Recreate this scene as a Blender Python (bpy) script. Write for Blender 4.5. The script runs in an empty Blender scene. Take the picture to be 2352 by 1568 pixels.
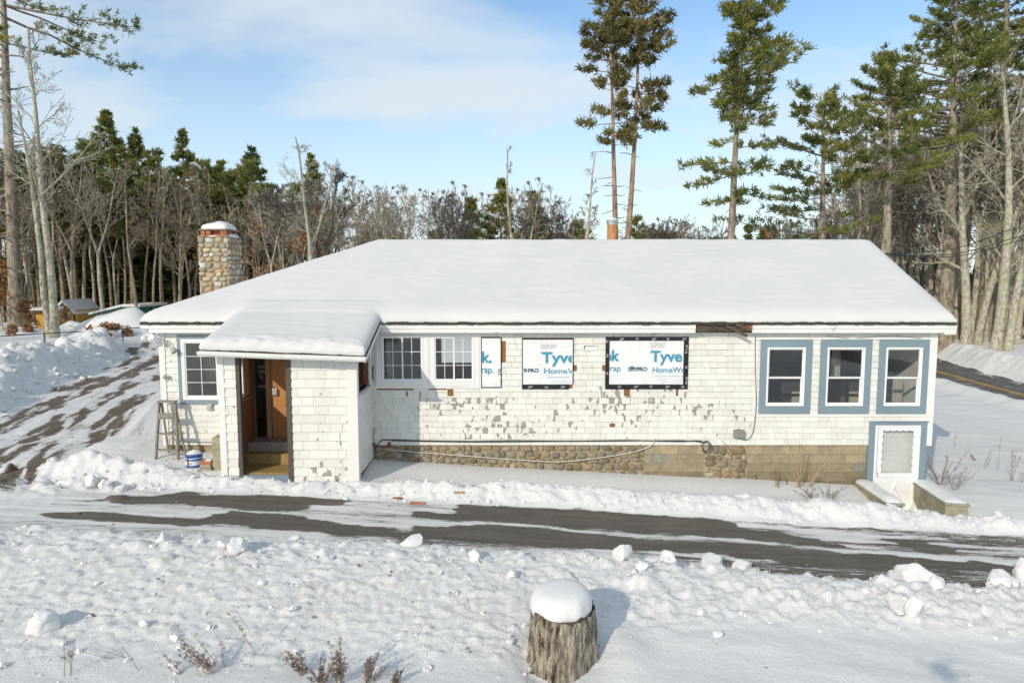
import bpy, bmesh, math, random
import numpy as np
from mathutils import Vector, Matrix, noise as mnoise

S = bpy.context.scene
COL = S.collection
R = math.radians

# ------------------------------------------------------------------ camera
F = 1568.0                      # focal length in units of a 2352 x 1568 picture
PITCH = R(5.5)
CAMZ = 5.0
cam_d = bpy.data.cameras.new("camera")
cam = bpy.data.objects.new("camera", cam_d)
COL.objects.link(cam)
cam.location = (0, 0, CAMZ)
cam.rotation_euler = (R(90) - PITCH, 0, 0)
cam_d.sensor_width = 36.0
cam_d.lens = 24.0
cam_d.clip_start = 0.05
cam_d.clip_end = 3000
S.camera = cam

def ray(px, py):
    a = (px - 1176) / F; b = (784 - py) / F
    return Vector((a, math.cos(PITCH) + b * math.sin(PITCH), -math.sin(PITCH) + b * math.cos(PITCH)))
def at(px, py, Y):
    r = ray(px, py); t = Y / r.y
    return Vector((r.x * t, Y, CAMZ + r.z * t))
def X_at(px, Y, py=784): return at(px, py, Y).x
def Z_at(py, Y): return at(1176, py, Y).z

# ------------------------------------------------------------------ light
SUN_AZ = math.atan2(0.618, 0.950)       # light travels towards +x +y
SUN_EL = R(26.4)
sd = bpy.data.lights.new("sun", 'SUN'); sd.energy = 3.6; sd.angle = R(0.53); sd.color = (1.0, 0.89, 0.73)
so = bpy.data.objects.new("sun", sd); COL.objects.link(so)
ldir = Vector((math.sin(SUN_AZ) * math.cos(SUN_EL), math.cos(SUN_AZ) * math.cos(SUN_EL), -math.sin(SUN_EL)))
so.rotation_euler = ldir.to_track_quat('-Z', 'Y').to_euler()

W = bpy.data.worlds.new("World"); S.world = W; W.use_nodes = True
nt = W.node_tree; nt.nodes.clear()
def N(nt, t, **kw):
    n = nt.nodes.new(t)
    for k, v in kw.items():
        if k == 'ins':
            for kk, vv in v.items(): n.inputs[kk].default_value = vv
        else: setattr(n, k, v)
    return n
out = N(nt, 'ShaderNodeOutputWorld')
bg = N(nt, 'ShaderNodeBackground'); bg.inputs['Strength'].default_value = 0.114
sky = N(nt, 'ShaderNodeTexSky', sky_type='NISHITA', sun_disc=False, sun_elevation=SUN_EL,
        sun_rotation=math.pi + SUN_AZ, altitude=100, air_density=1.0, dust_density=0.6, ozone_density=2.2)
tc = N(nt, 'ShaderNodeTexCoord')
sep = N(nt, 'ShaderNodeSeparateXYZ')
nt.links.new(tc.outputs['Generated'], sep.inputs[0])
zc = N(nt, 'ShaderNodeMath', operation='MAXIMUM'); zc.inputs[1].default_value = 0.0
nt.links.new(sep.outputs['Z'], zc.inputs[0])
za = N(nt, 'ShaderNodeMath', operation='ADD'); za.inputs[1].default_value = 0.22
nt.links.new(zc.outputs[0], za.inputs[0])
dv = N(nt, 'ShaderNodeVectorMath', operation='DIVIDE')
cmb = N(nt, 'ShaderNodeCombineXYZ')
for i in range(3): nt.links.new(za.outputs[0], cmb.inputs[i])
nt.links.new(tc.outputs['Generated'], dv.inputs[0]); nt.links.new(cmb.outputs[0], dv.inputs[1])
mp = N(nt, 'ShaderNodeMapping'); mp.inputs['Scale'].default_value = (0.85, 1.5, 1.0)
mp.inputs['Location'].default_value = (7.7, 1.0, 0)
nt.links.new(dv.outputs[0], mp.inputs[0])
cn = N(nt, 'ShaderNodeTexNoise'); cn.inputs['Scale'].default_value = 1.25; cn.inputs['Detail'].default_value = 7
cn.inputs['Roughness'].default_value = 0.52; cn.inputs['Distortion'].default_value = 0.25
nt.links.new(mp.outputs[0], cn.inputs['Vector'])
cr = N(nt, 'ShaderNodeMapRange', interpolation_type='SMOOTHSTEP')
cr.inputs['From Min'].default_value = 0.30; cr.inputs['From Max'].default_value = 0.66
cr.inputs['To Min'].default_value = 0.0; cr.inputs['To Max'].default_value = 0.85
nt.links.new(cn.outputs['Fac'], cr.inputs['Value'])
hz = N(nt, 'ShaderNodeMapRange', interpolation_type='SMOOTHSTEP')   # thin high overcast gathers towards the horizon
hz.inputs['From Min'].default_value = 0.42; hz.inputs['From Max'].default_value = -0.05
hz.inputs['To Min'].default_value = 0.0; hz.inputs['To Max'].default_value = 0.85
nt.links.new(sep.outputs['Z'], hz.inputs['Value'])
mxm = N(nt, 'ShaderNodeMath', operation='MAXIMUM')
nt.links.new(cr.outputs[0], mxm.inputs[0]); nt.links.new(hz.outputs[0], mxm.inputs[1])
mx = N(nt, 'ShaderNodeMix', data_type='RGBA', blend_type='MIX')
mx.inputs['B'].default_value = (8.2, 8.95, 9.4, 1)
tint = N(nt, 'ShaderNodeMix', data_type='RGBA', blend_type='MULTIPLY'); tint.inputs['Factor'].default_value = 1.0
tint.inputs['B'].default_value = (1.78, 2.0, 2.02, 1)
nt.links.new(sky.outputs[0], tint.inputs['A'])
nt.links.new(mxm.outputs[0], mx.inputs['Factor']); nt.links.new(tint.outputs['Result'], mx.inputs['A'])
nt.links.new(mx.outputs['Result'], bg.inputs['Color']); nt.links.new(bg.outputs[0], out.inputs[0])

S.view_settings.view_transform = 'Standard'
S.view_settings.look = 'None'
S.view_settings.exposure = -0.27
S.view_settings.gamma = 1.0
S.cycles.max_bounces = 6
S.cycles.transparent_max_bounces = 12
S.cycles.use_denoising = True

# ------------------------------------------------------------------ helpers
def tag(o, label=None, cat=None, group=None, kind=None):
    if label: o['label'] = label
    if cat: o['category'] = cat
    if group: o['group'] = group
    if kind: o['kind'] = kind
    return o
def empty(name, loc, label=None, cat=None, group=None, rz=0.0):
    o = bpy.data.objects.new(name, None); COL.objects.link(o)
    o.location = loc; o.rotation_euler = (0, 0, rz); o.empty_display_size = 0.3
    return tag(o, label, cat, group)

class MB:
    """collects faces and links them as ONE mesh object; coordinates are world coordinates unless the parent is moved later"""
    def __init__(s): s.v = []; s.f = []; s.c = []; s.col = (0.5, 0.5, 0.5, 1); s.parts = []
    def add(s, vs, fs, col=None):
        s.parts.append((list(vs), list(fs), col or s.col))
        b = len(s.v); s.v.extend([tuple(v) for v in vs]); s.f.extend([tuple(i + b for i in f) for f in fs])
        c = col or s.col
        s.c.extend([c] * len(vs)); return s
    def box(s, x0, x1, y0, y1, z0, z1, col=None):
        return s.add([(x0,y0,z0),(x1,y0,z0),(x1,y1,z0),(x0,y1,z0),(x0,y0,z1),(x1,y0,z1),(x1,y1,z1),(x0,y1,z1)],
              [(0,3,2,1),(4,5,6,7),(0,1,5,4),(1,2,6,5),(2,3,7,6),(3,0,4,7)], col)
    def beam(s, a, b, w, h, up=(0,0,1), col=None):
        a = Vector(a); b = Vector(b); d = (b - a).normalized()
        side = d.cross(Vector(up))
        if side.length < 1e-4: side = d.cross(Vector((1,0,0)))
        side.normalize(); u = side.cross(d).normalized()
        vs = []
        for p in (a, b):
            for i, j in ((-1,-1),(1,-1),(1,1),(-1,1)): vs.append(p + side * i * w / 2 + u * j * h / 2)
        return s.add(vs, [(0,1,2,3),(7,6,5,4),(0,4,5,1),(1,5,6,2),(2,6,7,3),(3,7,4,0)], col)
    def prism(s, poly, y0, y1, col=None):
        """polygon in x,z (counter-clockwise seen from -y) between y0 (front) and y1"""
        n = len(poly)
        vs = [(p[0], y0, p[1]) for p in poly] + [(p[0], y1, p[1]) for p in poly]
        fs = [tuple(range(n)), tuple(range(2 * n - 1, n - 1, -1))] + [((i + 1) % n, i, i + n, (i + 1) % n + n) for i in range(n)]
        return s.add(vs, fs, col)
    def slab(s, poly, z0, z1, col=None):
        n = len(poly)
        vs = [(p[0], p[1], z0) for p in poly] + [(p[0], p[1], z1) for p in poly]
        fs = [tuple(range(n - 1, -1, -1)), tuple(range(n, 2 * n))] + [(i, (i + 1) % n, (i + 1) % n + n, i + n) for i in range(n)]
        return s.add(vs, fs, col)
    def tube(s, pts, rad, sides=6, caps=True, col=None):
        pts = [Vector(p) for p in pts]; n = len(pts)
        if not hasattr(rad, '__len__'): rad = [rad] * n
        vs = []; ref = None
        for i in range(n):
            d = (pts[min(i + 1, n - 1)] - pts[max(i - 1, 0)])
            d = d.normalized() if d.length > 1e-9 else Vector((0,0,1))
            if ref is None:
                ref = d.cross(Vector((0.31, 0.95, 0.05)))
                if ref.length < 1e-3: ref = d.cross(Vector((1, 0, 0)))
            u = (ref - d * ref.dot(d)).normalized(); w = d.cross(u); ref = u
            for k in range(sides):
                a = 2 * math.pi * k / sides
                vs.append(pts[i] + (u * math.cos(a) + w * math.sin(a)) * rad[i])
        fs = []
        for i in range(n - 1):
            for k in range(sides):
                k2 = (k + 1) % sides
                fs.append((i*sides + k, i*sides + k2, (i+1)*sides + k2, (i+1)*sides + k))
        if caps:
            fs.append(tuple(range(sides - 1, -1, -1))); fs.append(tuple(range((n-1)*sides, n*sides)))
        return s.add(vs, fs, col)
    def lathe(s, c, prof, sides=24, col=None, cap=True, jit=None):
        vs = []; fs = []; n = len(prof)
        for i, (r, z) in enumerate(prof):
            for k in range(sides):
                a = 2*math.pi*k/sides
                rr = r * (1 + (jit(a, i) if jit else 0))
                vs.append((c[0] + rr*math.cos(a), c[1] + rr*math.sin(a), c[2] + z))
        for i in range(n - 1):
            for k in range(sides):
                k2 = (k + 1) % sides
                fs.append((i*sides+k, i*sides+k2, (i+1)*sides+k2, (i+1)*sides+k))
        if cap:
            fs.append(tuple(range(sides-1, -1, -1))); fs.append(tuple(range((n-1)*sides, n*sides)))
        return s.add(vs, fs, col)
    def each(s, name, mat, parent=None, **k):
        for vs, fs, col in s.parts: b = MB(); b.add(vs, fs, col); b.build(name, mat, parent, **k)
    def build(s, name, mat, parent=None, smooth=False, loc=None, bevel=0, subsurf=0):
        me = bpy.data.meshes.new(name)
        me.from_pydata(s.v, [], s.f)
        ca = me.color_attributes.new('Col', 'FLOAT_COLOR', 'POINT')
        ca.data.foreach_set('color', np.array(s.c, dtype=np.float32).ravel())
        if smooth: me.polygons.foreach_set('use_smooth', [True] * len(me.polygons))
        me.update()
        o = bpy.data.objects.new(name, me); COL.objects.link(o)
        for m in (mat if isinstance(mat, (list, tuple)) else [mat]): me.materials.append(m)
        if parent is not None:
            o.parent = parent
            o.matrix_parent_inverse = Matrix.Translation(-Vector(parent.location)) if loc is None else Matrix.Identity(4)
        if loc is not None: o.location = loc
        if bevel:
            b = o.modifiers.new('bevel', 'BEVEL'); b.width = bevel; b.segments = 2; b.limit_method = 'ANGLE'
        if subsurf:
            b = o.modifiers.new('sub', 'SUBSURF'); b.levels = subsurf; b.render_levels = subsurf
        return o

def mesh_np(name, V, Fa, mat, parent=None, cols=None, smooth=False):
    """Fa: (n,3) or (n,4) int array"""
    me = bpy.data.meshes.new(name)
    V = np.asarray(V, dtype=np.float32); Fa = np.asarray(Fa, dtype=np.int32); k = Fa.shape[1]
    me.vertices.add(len(V)); me.vertices.foreach_set('co', V.ravel())
    me.loops.add(Fa.size); me.loops.foreach_set('vertex_index', Fa.ravel())
    me.polygons.add(len(Fa)); me.polygons.foreach_set('loop_start', np.arange(0, Fa.size, k, dtype=np.int32))
    me.polygons.foreach_set('loop_total', np.full(len(Fa), k, dtype=np.int32))
    me.polygons.foreach_set('use_smooth', np.full(len(Fa), bool(smooth)))
    if cols is not None:
        ca = me.color_attributes.new('Col', 'FLOAT_COLOR', 'POINT')
        cc = np.ones((len(V), 4), dtype=np.float32); cc[:, :cols.shape[1]] = cols
        ca.data.foreach_set('color', cc.ravel())
    me.update(); me.validate()
    if mat: me.materials.append(mat)
    o = bpy.data.objects.new(name, me); COL.objects.link(o)
    if parent is not None: o.parent = parent
    return o

# numpy noise
def _h(ix, iy, seed):
    n = (ix.astype(np.int64) * 374761393 + iy.astype(np.int64) * 668265263 + seed * 1442695041) & 0xffffffff
    n = ((n ^ (n >> 13)) * 1274126177) & 0xffffffff
    return ((n ^ (n >> 16)) & 0xffff) / 65535.0
def vnoise(x, y, seed=0):
    ix = np.floor(x); iy = np.floor(y); fx = x - ix; fy = y - iy
    fx = fx*fx*fx*(fx*(fx*6-15)+10); fy = fy*fy*fy*(fy*(fy*6-15)+10)
    a = _h(ix, iy, seed); b = _h(ix+1, iy, seed); c = _h(ix, iy+1, seed); d = _h(ix+1, iy+1, seed)
    return (a*(1-fx)+b*fx)*(1-fy) + (c*(1-fx)+d*fx)*fy
def fbm(x, y, oct=4, seed=0, gain=0.5):
    s = 0; a = 1; t = 0
    for o in range(oct):
        s = s + a * vnoise(x * 2**o + 17.3*o, y * 2**o + 5.1*o, seed + o); t += a; a *= gain
    return s / t            # 0..1
def sstep(e0, e1, x):
    t = np.clip((x - e0) / (e1 - e0), 0, 1); return t*t*(3-2*t)

# ------------------------------------------------------------------ materials
def newmat(name):
    m = bpy.data.materials.new(name); m.use_nodes = True
    t = m.node_tree; t.nodes.clear()
    o = N(t, 'ShaderNodeOutputMaterial'); b = N(t, 'ShaderNodeBsdfPrincipled')
    t.links.new(b.outputs[0], o.inputs[0])
    return m, t, b, o
def ramp(t, src, stops, interp='LINEAR'):
    r = N(t, 'ShaderNodeValToRGB'); r.color_ramp.interpolation = interp
    e = r.color_ramp.elements
    while len(e) > 1: e.remove(e[-1])
    for i, (p, c) in enumerate(stops):
        if not hasattr(c, '__len__'): c = (c, c, c)
        x = e[0] if i == 0 else e.new(p)
        x.position = p; x.color = (*c[:3], 1)
    t.links.new(src, r.inputs[0]); return r.outputs[0]
def coords(t, scale=(1,1,1), kind='Object'):
    c = N(t, 'ShaderNodeTexCoord'); m = N(t, 'ShaderNodeMapping'); m.inputs['Scale'].default_value = scale
    t.links.new(c.outputs[kind], m.inputs[0]); return m.outputs[0]
def noise(t, vec, scale, detail=4, rough=0.55, dist=0.0):
    n = N(t, 'ShaderNodeTexNoise'); n.inputs['Scale'].default_value = scale; n.inputs['Detail'].default_value = detail
    n.inputs['Roughness'].default_value = rough; n.inputs['Distortion'].default_value = dist
    t.links.new(vec, n.inputs['Vector']); return n.outputs['Fac']
def mixc(t, fac, a, b, mode='MIX'):
    m = N(t, 'ShaderNodeMix', data_type='RGBA', blend_type=mode)
    for s, v in (('A', a), ('B', b)):
        if isinstance(v, (tuple, list)): m.inputs[s].default_value = (*v[:3], 1)
        else: t.links.new(v, m.inputs[s])
    if isinstance(fac, (int, float)): m.inputs['Factor'].default_value = fac
    else: t.links.new(fac, m.inputs['Factor'])
    return m.outputs['Result']
def math_(t, op, a, b=None, clamp=False):
    m = N(t, 'ShaderNodeMath', operation=op); m.use_clamp = clamp
    for i, v in enumerate((a, b)):
        if v is None: continue
        if isinstance(v, (int, float)): m.inputs[i].default_value = v
        else: t.links.new(v, m.inputs[i])
    return m.outputs[0]
def attr(t, name='Col'):
    a = N(t, 'ShaderNodeAttribute'); a.attribute_name = name
    s = N(t, 'ShaderNodeSeparateColor'); t.links.new(a.outputs['Color'], s.inputs[0])
    return s.outputs, a.outputs['Color']
def bump(t, b, h, strength=0.3, dist=0.02):
    n = N(t, 'ShaderNodeBump'); n.inputs['Strength'].default_value = strength; n.inputs['Distance'].default_value = dist
    t.links.new(h, n.inputs['Height']); t.links.new(n.outputs[0], b.inputs['Normal'])
def plain(name, c, rough=0.6, metal=0.0, var=0.12, scale=8.0, bmp=0.0, stretch=(1,1,1), spec=0.4):
    m, t, b, o = newmat(name)
    v = coords(t, stretch); n = noise(t, v, scale, 5, 0.6)
    d = tuple(x * (1 - var) for x in c); l = tuple(min(1, x * (1 + var)) for x in c)
    col = ramp(t, n, [(0.3, d), (0.7, l)])
    t.links.new(col, b.inputs['Base Color']); b.inputs['Roughness'].default_value = rough
    b.inputs['Metallic'].default_value = metal; b.inputs['Specular IOR Level'].default_value = spec
    if bmp: bump(t, b, n, bmp, 0.01)
    return m

SNOWC = (0.73, 0.725, 0.705)
def snow_nodes(t, v):
    n1 = noise(t, v, 0.9, 3); n2 = noise(t, v, 14, 8, 0.68); n3 = noise(t, v, 90, 3, 0.6)
    c = ramp(t, n1, [(0.3, (0.685, 0.685, 0.67)), (0.7, SNOWC)])
    h = math_(t, 'ADD', math_(t, 'MULTIPLY', n2, 0.7), math_(t, 'MULTIPLY', n3, 0.35))
    return c, h
def mk_snow(name, strength=0.35, dist=0.03, dirt=False, tone_gain=1.0):
    m, t, b, o = newmat(name)
    v = coords(t)
    c, h = snow_nodes(t, v)
    if tone_gain != 1.0: c = mixc(t, 1.0, c, (tone_gain, tone_gain, tone_gain), 'MULTIPLY')
    if dirt:      # grit and soil scraped up with the ploughed snow, where the mesh says so
        a, _ = attr(t)
        g = noise(t, v, 5.5, 7, 0.72)
        g2 = ramp(t, g, [(0.50, 0.0), (0.70, 1.0)])
        fac = math_(t, 'MULTIPLY', g2, a[1], True)
        dc = ramp(t, noise(t, v, 30, 4), [(0.35, (0.36, 0.29, 0.20)), (0.6, (0.64, 0.59, 0.50))])
        c = mixc(t, math_(t, 'MULTIPLY', fac, 0.85), c, dc)
    t.links.new(c, b.inputs['Base Color']); b.inputs['Roughness'].default_value = 0.62
    b.inputs['Specular IOR Level'].default_value = 0.25
    b.inputs['Subsurface Weight'].default_value = 0.0
    bump(t, b, h, strength, dist)
    return m
M = {}
M['snow_roof'] = mk_snow('snow_roof', 0.16, 0.02, False, 0.90)  # darker copy: the sunlit slope's brightness is held down in the colour
M['snow_ground'] = mk_snow('snow_ground', 0.75, 0.045, True, 1.07)  # lighter copy: sunlight on the lumpy bank is put into the colour
M['snow'] = mk_snow('snow_soft', 0.5, 0.03, False, 1.03)

def mk_mixed_ground(name, dark_stops, dark_scale, thr_noise_scale, stretch, rough=0.85):
    """snow over a dark ground; vertex colour red = how bare the ground is"""
    m, t, b, o = newmat(name)
    v = coords(t); c, h = snow_nodes(t, v)
    vs = coords(t, stretch)
    a, _ = attr(t)
    n = noise(t, vs, thr_noise_scale, 8, 0.72)
    n2_ = noise(t, coords(t, (stretch[0] * 3.0, stretch[1] * 3.0, 1)), thr_noise_scale, 6, 0.75)
    nn = noise(t, v, 55, 4, 0.7)
    s = math_(t, 'ADD', math_(t, 'MULTIPLY', math_(t, 'SUBTRACT', n, 0.5), 1.5), math_(t, 'MULTIPLY', math_(t, 'SUBTRACT', nn, 0.5), 0.7))
    s = math_(t, 'ADD', s, math_(t, 'MULTIPLY', math_(t, 'SUBTRACT', n2_, 0.5), 1.2))
    s = math_(t, 'ADD', s, a[0])
    fac = ramp(t, s, [(0.44, 0.0), (0.60, 1.0)])
    g = noise(t, v, dark_scale, 5, 0.75)
    dc = ramp(t, g, dark_stops)
    dc = mixc(t, math_(t, 'MULTIPLY', noise(t, v, 1.3, 3), 0.45), dc, (0.10, 0.088, 0.068))
    tone_ = noise(t, coords(t, (stretch[0], stretch[1] * .6, 1)), 1.7, 5, 0.65)
    dc = mixc(t, math_(t, 'MULTIPLY', ramp(t, tone_, [(0.38, 0.0), (0.62, 1.0)]), 0.5), dc, (0.17, 0.15, 0.125) if rough < .9 else dc)
    fl = noise(t, coords(t, (1.0, 1.6, 1)), 34, 5, 0.8)
    fac = math_(t, 'MULTIPLY', fac, ramp(t, fl, [(0.60, 1.0), (0.68, 0.35)]))
    # packed, dirty snow between the bare parts
    dirty = mixc(t, math_(t, 'MULTIPLY', ramp(t, s, [(0.0, 0.0), (0.5, 1.0)]), 0.45), c, (0.45, 0.42, 0.38))
    col = mixc(t, fac, dirty, dc)
    t.links.new(col, b.inputs['Base Color'])
    t.links.new(ramp(t, fac, [(0, 0.55), (1, rough)]), b.inputs['Roughness'])
    b.inputs['Specular IOR Level'].default_value = 0.3
    hh = math_(t, 'SUBTRACT', math_(t, 'MULTIPLY', h, 0.6), math_(t, 'MULTIPLY', fac, 0.4))
    hh = math_(t, 'ADD', hh, math_(t, 'MULTIPLY', g, 0.5))
    bump(t, b, hh, 0.5, 0.025)
    return m
M['driveway'] = mk_mixed_ground('driveway_asphalt', [(0.3, (0.05, 0.045, 0.036)), (0.52, (0.095, 0.083, 0.065)), (0.70, (0.24, 0.21, 0.17))], 75, 2.2, (0.7, 6.5, 1))
M['track'] = mk_mixed_ground('dirt_track', [(0.3, (0.06, 0.040, 0.023)), (0.55, (0.145, 0.098, 0.055)), (0.75, (0.27, 0.20, 0.12))], 26, 2.4, (2.6, 0.8, 1))

def mk_road():
    m, t, b, o = newmat('road')
    v = coords(t); a, _ = attr(t)
    c = ramp(t, noise(t, v, 3, 6, 0.7), [(0.3, (0.05, 0.048, 0.045)), (0.7, (0.17, 0.16, 0.145))])
    c = mixc(t, ramp(t, noise(t, v, 1.1, 6, 0.7), [(0.55, 0.0), (0.7, 0.6)]), c, (0.55, 0.55, 0.55))
    t.links.new(c, b.inputs['Base Color']); b.inputs['Roughness'].default_value = 0.8
    bump(t, b, noise(t, v, 40, 4), 0.3, 0.01); return m
M['road'] = mk_road()
M['yellow_line'] = plain('yellow_line', (0.62, 0.38, 0.06), 0.7, var=0.3, scale=14)
M['white_line'] = plain('white_line', (0.6, 0.6, 0.58), 0.7, var=0.3, scale=14)

def mk_shingle():
    m, t, b, o = newmat('painted_shingle')
    a, _ = attr(t)                       # r = random, g = how much paint has gone, b = tone
    v = coords(t, (1.0, 1.0, 0.38))
    off = N(t, 'ShaderNodeCombineXYZ'); t.links.new(math_(t, 'MULTIPLY', a[0], 37.0), off.inputs[1])
    va = N(t, 'ShaderNodeVectorMath', operation='ADD'); t.links.new(v, va.inputs[0]); t.links.new(off.outputs[0], va.inputs[1])
    n = noise(t, va.outputs[0], 8.0, 2.5, 0.5, 0.15)
    fine = noise(t, coords(t, (9, 9, 1.1)), 14, 4, 0.65)
    tone = mixc(t, a[2], (0.665, 0.655, 0.60), (0.79, 0.78, 0.725))
    grime = ramp(t, noise(t, coords(t, (2.2, 2.2, 0.5)), 1.6, 6, 0.65), [(0.45, 0.0), (0.75, 0.30)])
    tone = mixc(t, grime, tone, (0.52, 0.50, 0.44))
    tone = mixc(t, math_(t, 'MULTIPLY', fine, 0.28), tone, (0.58, 0.57, 0.53))
    lim = math_(t, 'SUBTRACT', 0.79, math_(t, 'MULTIPLY', a[1], 0.235))
    fac = math_(t, 'MULTIPLY', math_(t, 'SUBTRACT', n, lim), 30.0, True)
    # hairline cracks
    cr_ = noise(t, coords(t, (26, 26, 2.2)), 3.0, 4, 0.7)
    crk = ramp(t, cr_, [(0.71, 0.0), (0.74, 0.55)])
    wood = ramp(t, fine, [(0.3, (0.20, 0.185, 0.165)), (0.7, (0.40, 0.375, 0.335))])
    col = mixc(t, fac, tone, wood)
    col = mixc(t, math_(t, 'MULTIPLY', crk, math_(t, 'ADD', a[1], 0.25)), col, (0.26, 0.25, 0.23))
    t.links.new(col, b.inputs['Base Color']); b.inputs['Roughness'].default_value = 0.6
    h = math_(t, 'SUBTRACT', math_(t, 'MULTIPLY', fine, 0.5), fac)
    bump(t, b, h, 0.35, 0.006); return m
M['shingle'] = mk_shingle()
def mk_paint(name, c, wear=0.5, scale=7):
    m, t, b, o = newmat(name)
    v = coords(t); n = noise(t, v, scale, 7, 0.7)
    v2 = coords(t, (1, 1, 1)); big = noise(t, v2, 1.2, 3)
    lo = tuple(x * 0.9 for x in c)
    col = ramp(t, big, [(0.3, lo), (0.7, c)])
    th = 0.80 - 0.22 * wear
    col = mixc(t, ramp(t, n, [(th, 0.0), (th + 0.04, 1.0)]), col, (0.27, 0.25, 0.22))
    t.links.new(col, b.inputs['Base Color']); b.inputs['Roughness'].default_value = 0.5
    bump(t, b, n, 0.1, 0.004); return m
M['white'] = mk_paint('white_paint', (0.78, 0.78, 0.75), 0.25)
M['white_worn'] = mk_paint('worn_white_paint', (0.77, 0.77, 0.73), 0.72, 5)
M['vinyl'] = plain('white_vinyl', (0.80, 0.80, 0.79), 0.35, var=0.03)
M['blue'] = mk_paint('blue_paint', (0.205, 0.28, 0.325), 0.12, 6)
M['palegrey'] = plain('faded_grey_board', (0.42, 0.41, 0.39), 0.7, var=0.2, stretch=(1,1,4))
M['dark_trim'] = plain('dark_jamb', (0.085, 0.072, 0.062), 0.7, var=0.25, scale=20)
M['raw_wood'] = plain('bare_cedar', (0.26, 0.105, 0.045), 0.75, var=0.35, scale=22, stretch=(1,1,0.2), bmp=0.2)
M['pine'] = plain('pine_board', (0.47, 0.27, 0.13), 0.65, var=0.25, scale=9, stretch=(4,4,0.5), bmp=0.1)
M['plywood'] = plain('orange_plywood', (0.52, 0.235, 0.085), 0.6, var=0.15, scale=12, stretch=(3,3,0.6))
M['panelling'] = plain('brown_panelling', (0.30, 0.12, 0.06), 0.6, var=0.2, scale=10, stretch=(4,4,0.4))
M['step_yellow'] = plain('ochre_step', (0.34, 0.23, 0.085), 0.7, var=0.25, scale=9, bmp=0.1)
M['step_grey'] = plain('worn_grey_step', (0.33, 0.29, 0.25), 0.75, var=0.3, scale=9, bmp=0.1)
M['old_wood'] = plain('weathered_wood', (0.27, 0.235, 0.19), 0.8, var=0.3, scale=12, stretch=(3,3,0.6), bmp=0.2)
M['rot'] = plain('rotten_wood', (0.10, 0.075, 0.055), 0.85, var=0.5, scale=16, stretch=(1,3,3), bmp=0.4)
M['asphalt_shingle'] = plain('roof_shingle', (0.055, 0.048, 0.042), 0.9, var=0.4, scale=30, bmp=0.4)
M['black'] = plain('black_plastic', (0.016, 0.016, 0.017), 0.5, var=0.2)
M['tape'] = plain('black_tape', (0.016, 0.015, 0.016), 0.38, var=0.3, scale=12)
M['tape_ink'] = plain('tape_print', (0.42, 0.43, 0.46), 0.5, var=0.4, scale=30)
M['wire_black'] = plain('black_cable', (0.02, 0.02, 0.02), 0.5)
M['wire_white'] = plain('white_cable', (0.6, 0.58, 0.53), 0.5)
M['grey_metal'] = plain('grey_box', (0.25, 0.235, 0.20), 0.5, var=0.12)
M['light_metal'] = plain('galvanised', (0.5, 0.5, 0.5), 0.35, metal=0.6)
M['rust'] = plain('rust', (0.28, 0.09, 0.03), 0.8, var=0.4, scale=30)
M['brick'] = plain('red_brick', (0.42, 0.155, 0.085), 0.85, var=0.35, scale=14, bmp=0.3)
M['cap_stone'] = plain('cap_slab', (0.25, 0.19, 0.13), 0.85, var=0.3, scale=9, bmp=0.3)
M['ink_blue'] = plain('blue_print', (0.055, 0.29, 0.42), 0.55, var=0.1, scale=20)
M['ink_navy'] = plain('navy_print', (0.035, 0.12, 0.18), 0.55, var=0.1, scale=20)
M['ink_pale'] = plain('faint_print', (0.53, 0.53, 0.50), 0.6, var=0.05)
M['ink_paleblue'] = plain('pale_blue_print', (0.60, 0.69, 0.72), 0.6, var=0.05)
M['drum_blue'] = plain('drum_blue', (0.02, 0.12, 0.42), 0.35, var=0.12)
M['drum_white'] = plain('drum_white', (0.72, 0.72, 0.72), 0.4, var=0.06)
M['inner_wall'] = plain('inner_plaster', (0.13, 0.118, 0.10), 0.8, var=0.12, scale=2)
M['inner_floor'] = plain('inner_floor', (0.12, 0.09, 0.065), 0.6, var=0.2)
M['beige'] = plain('beige_panel', (0.50, 0.46, 0.38), 0.6, var=0.08)
M['curtain'] = plain('faded_curtain', (0.45, 0.43, 0.38), 0.8, var=0.15, scale=12, stretch=(5,5,0.3))
M['ochre_wall'] = plain('ochre_boards', (0.52, 0.29, 0.055), 0.75, var=0.3, scale=3, stretch=(6,6,0.5))
M['green_wall'] = plain('green_boards', (0.02, 0.12, 0.085), 0.7, var=0.2)
M['fence_metal'] = plain('black_fence', (0.02, 0.02, 0.022), 0.5)
M['orange_clay'] = plain('rusty_flue', (0.46, 0.22, 0.085), 0.75, var=0.4, scale=9, stretch=(1,1,0.3), bmp=0.2)
M['drone'] = plain('drone_shell', (0.2, 0.2, 0.21), 0.4)

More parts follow.
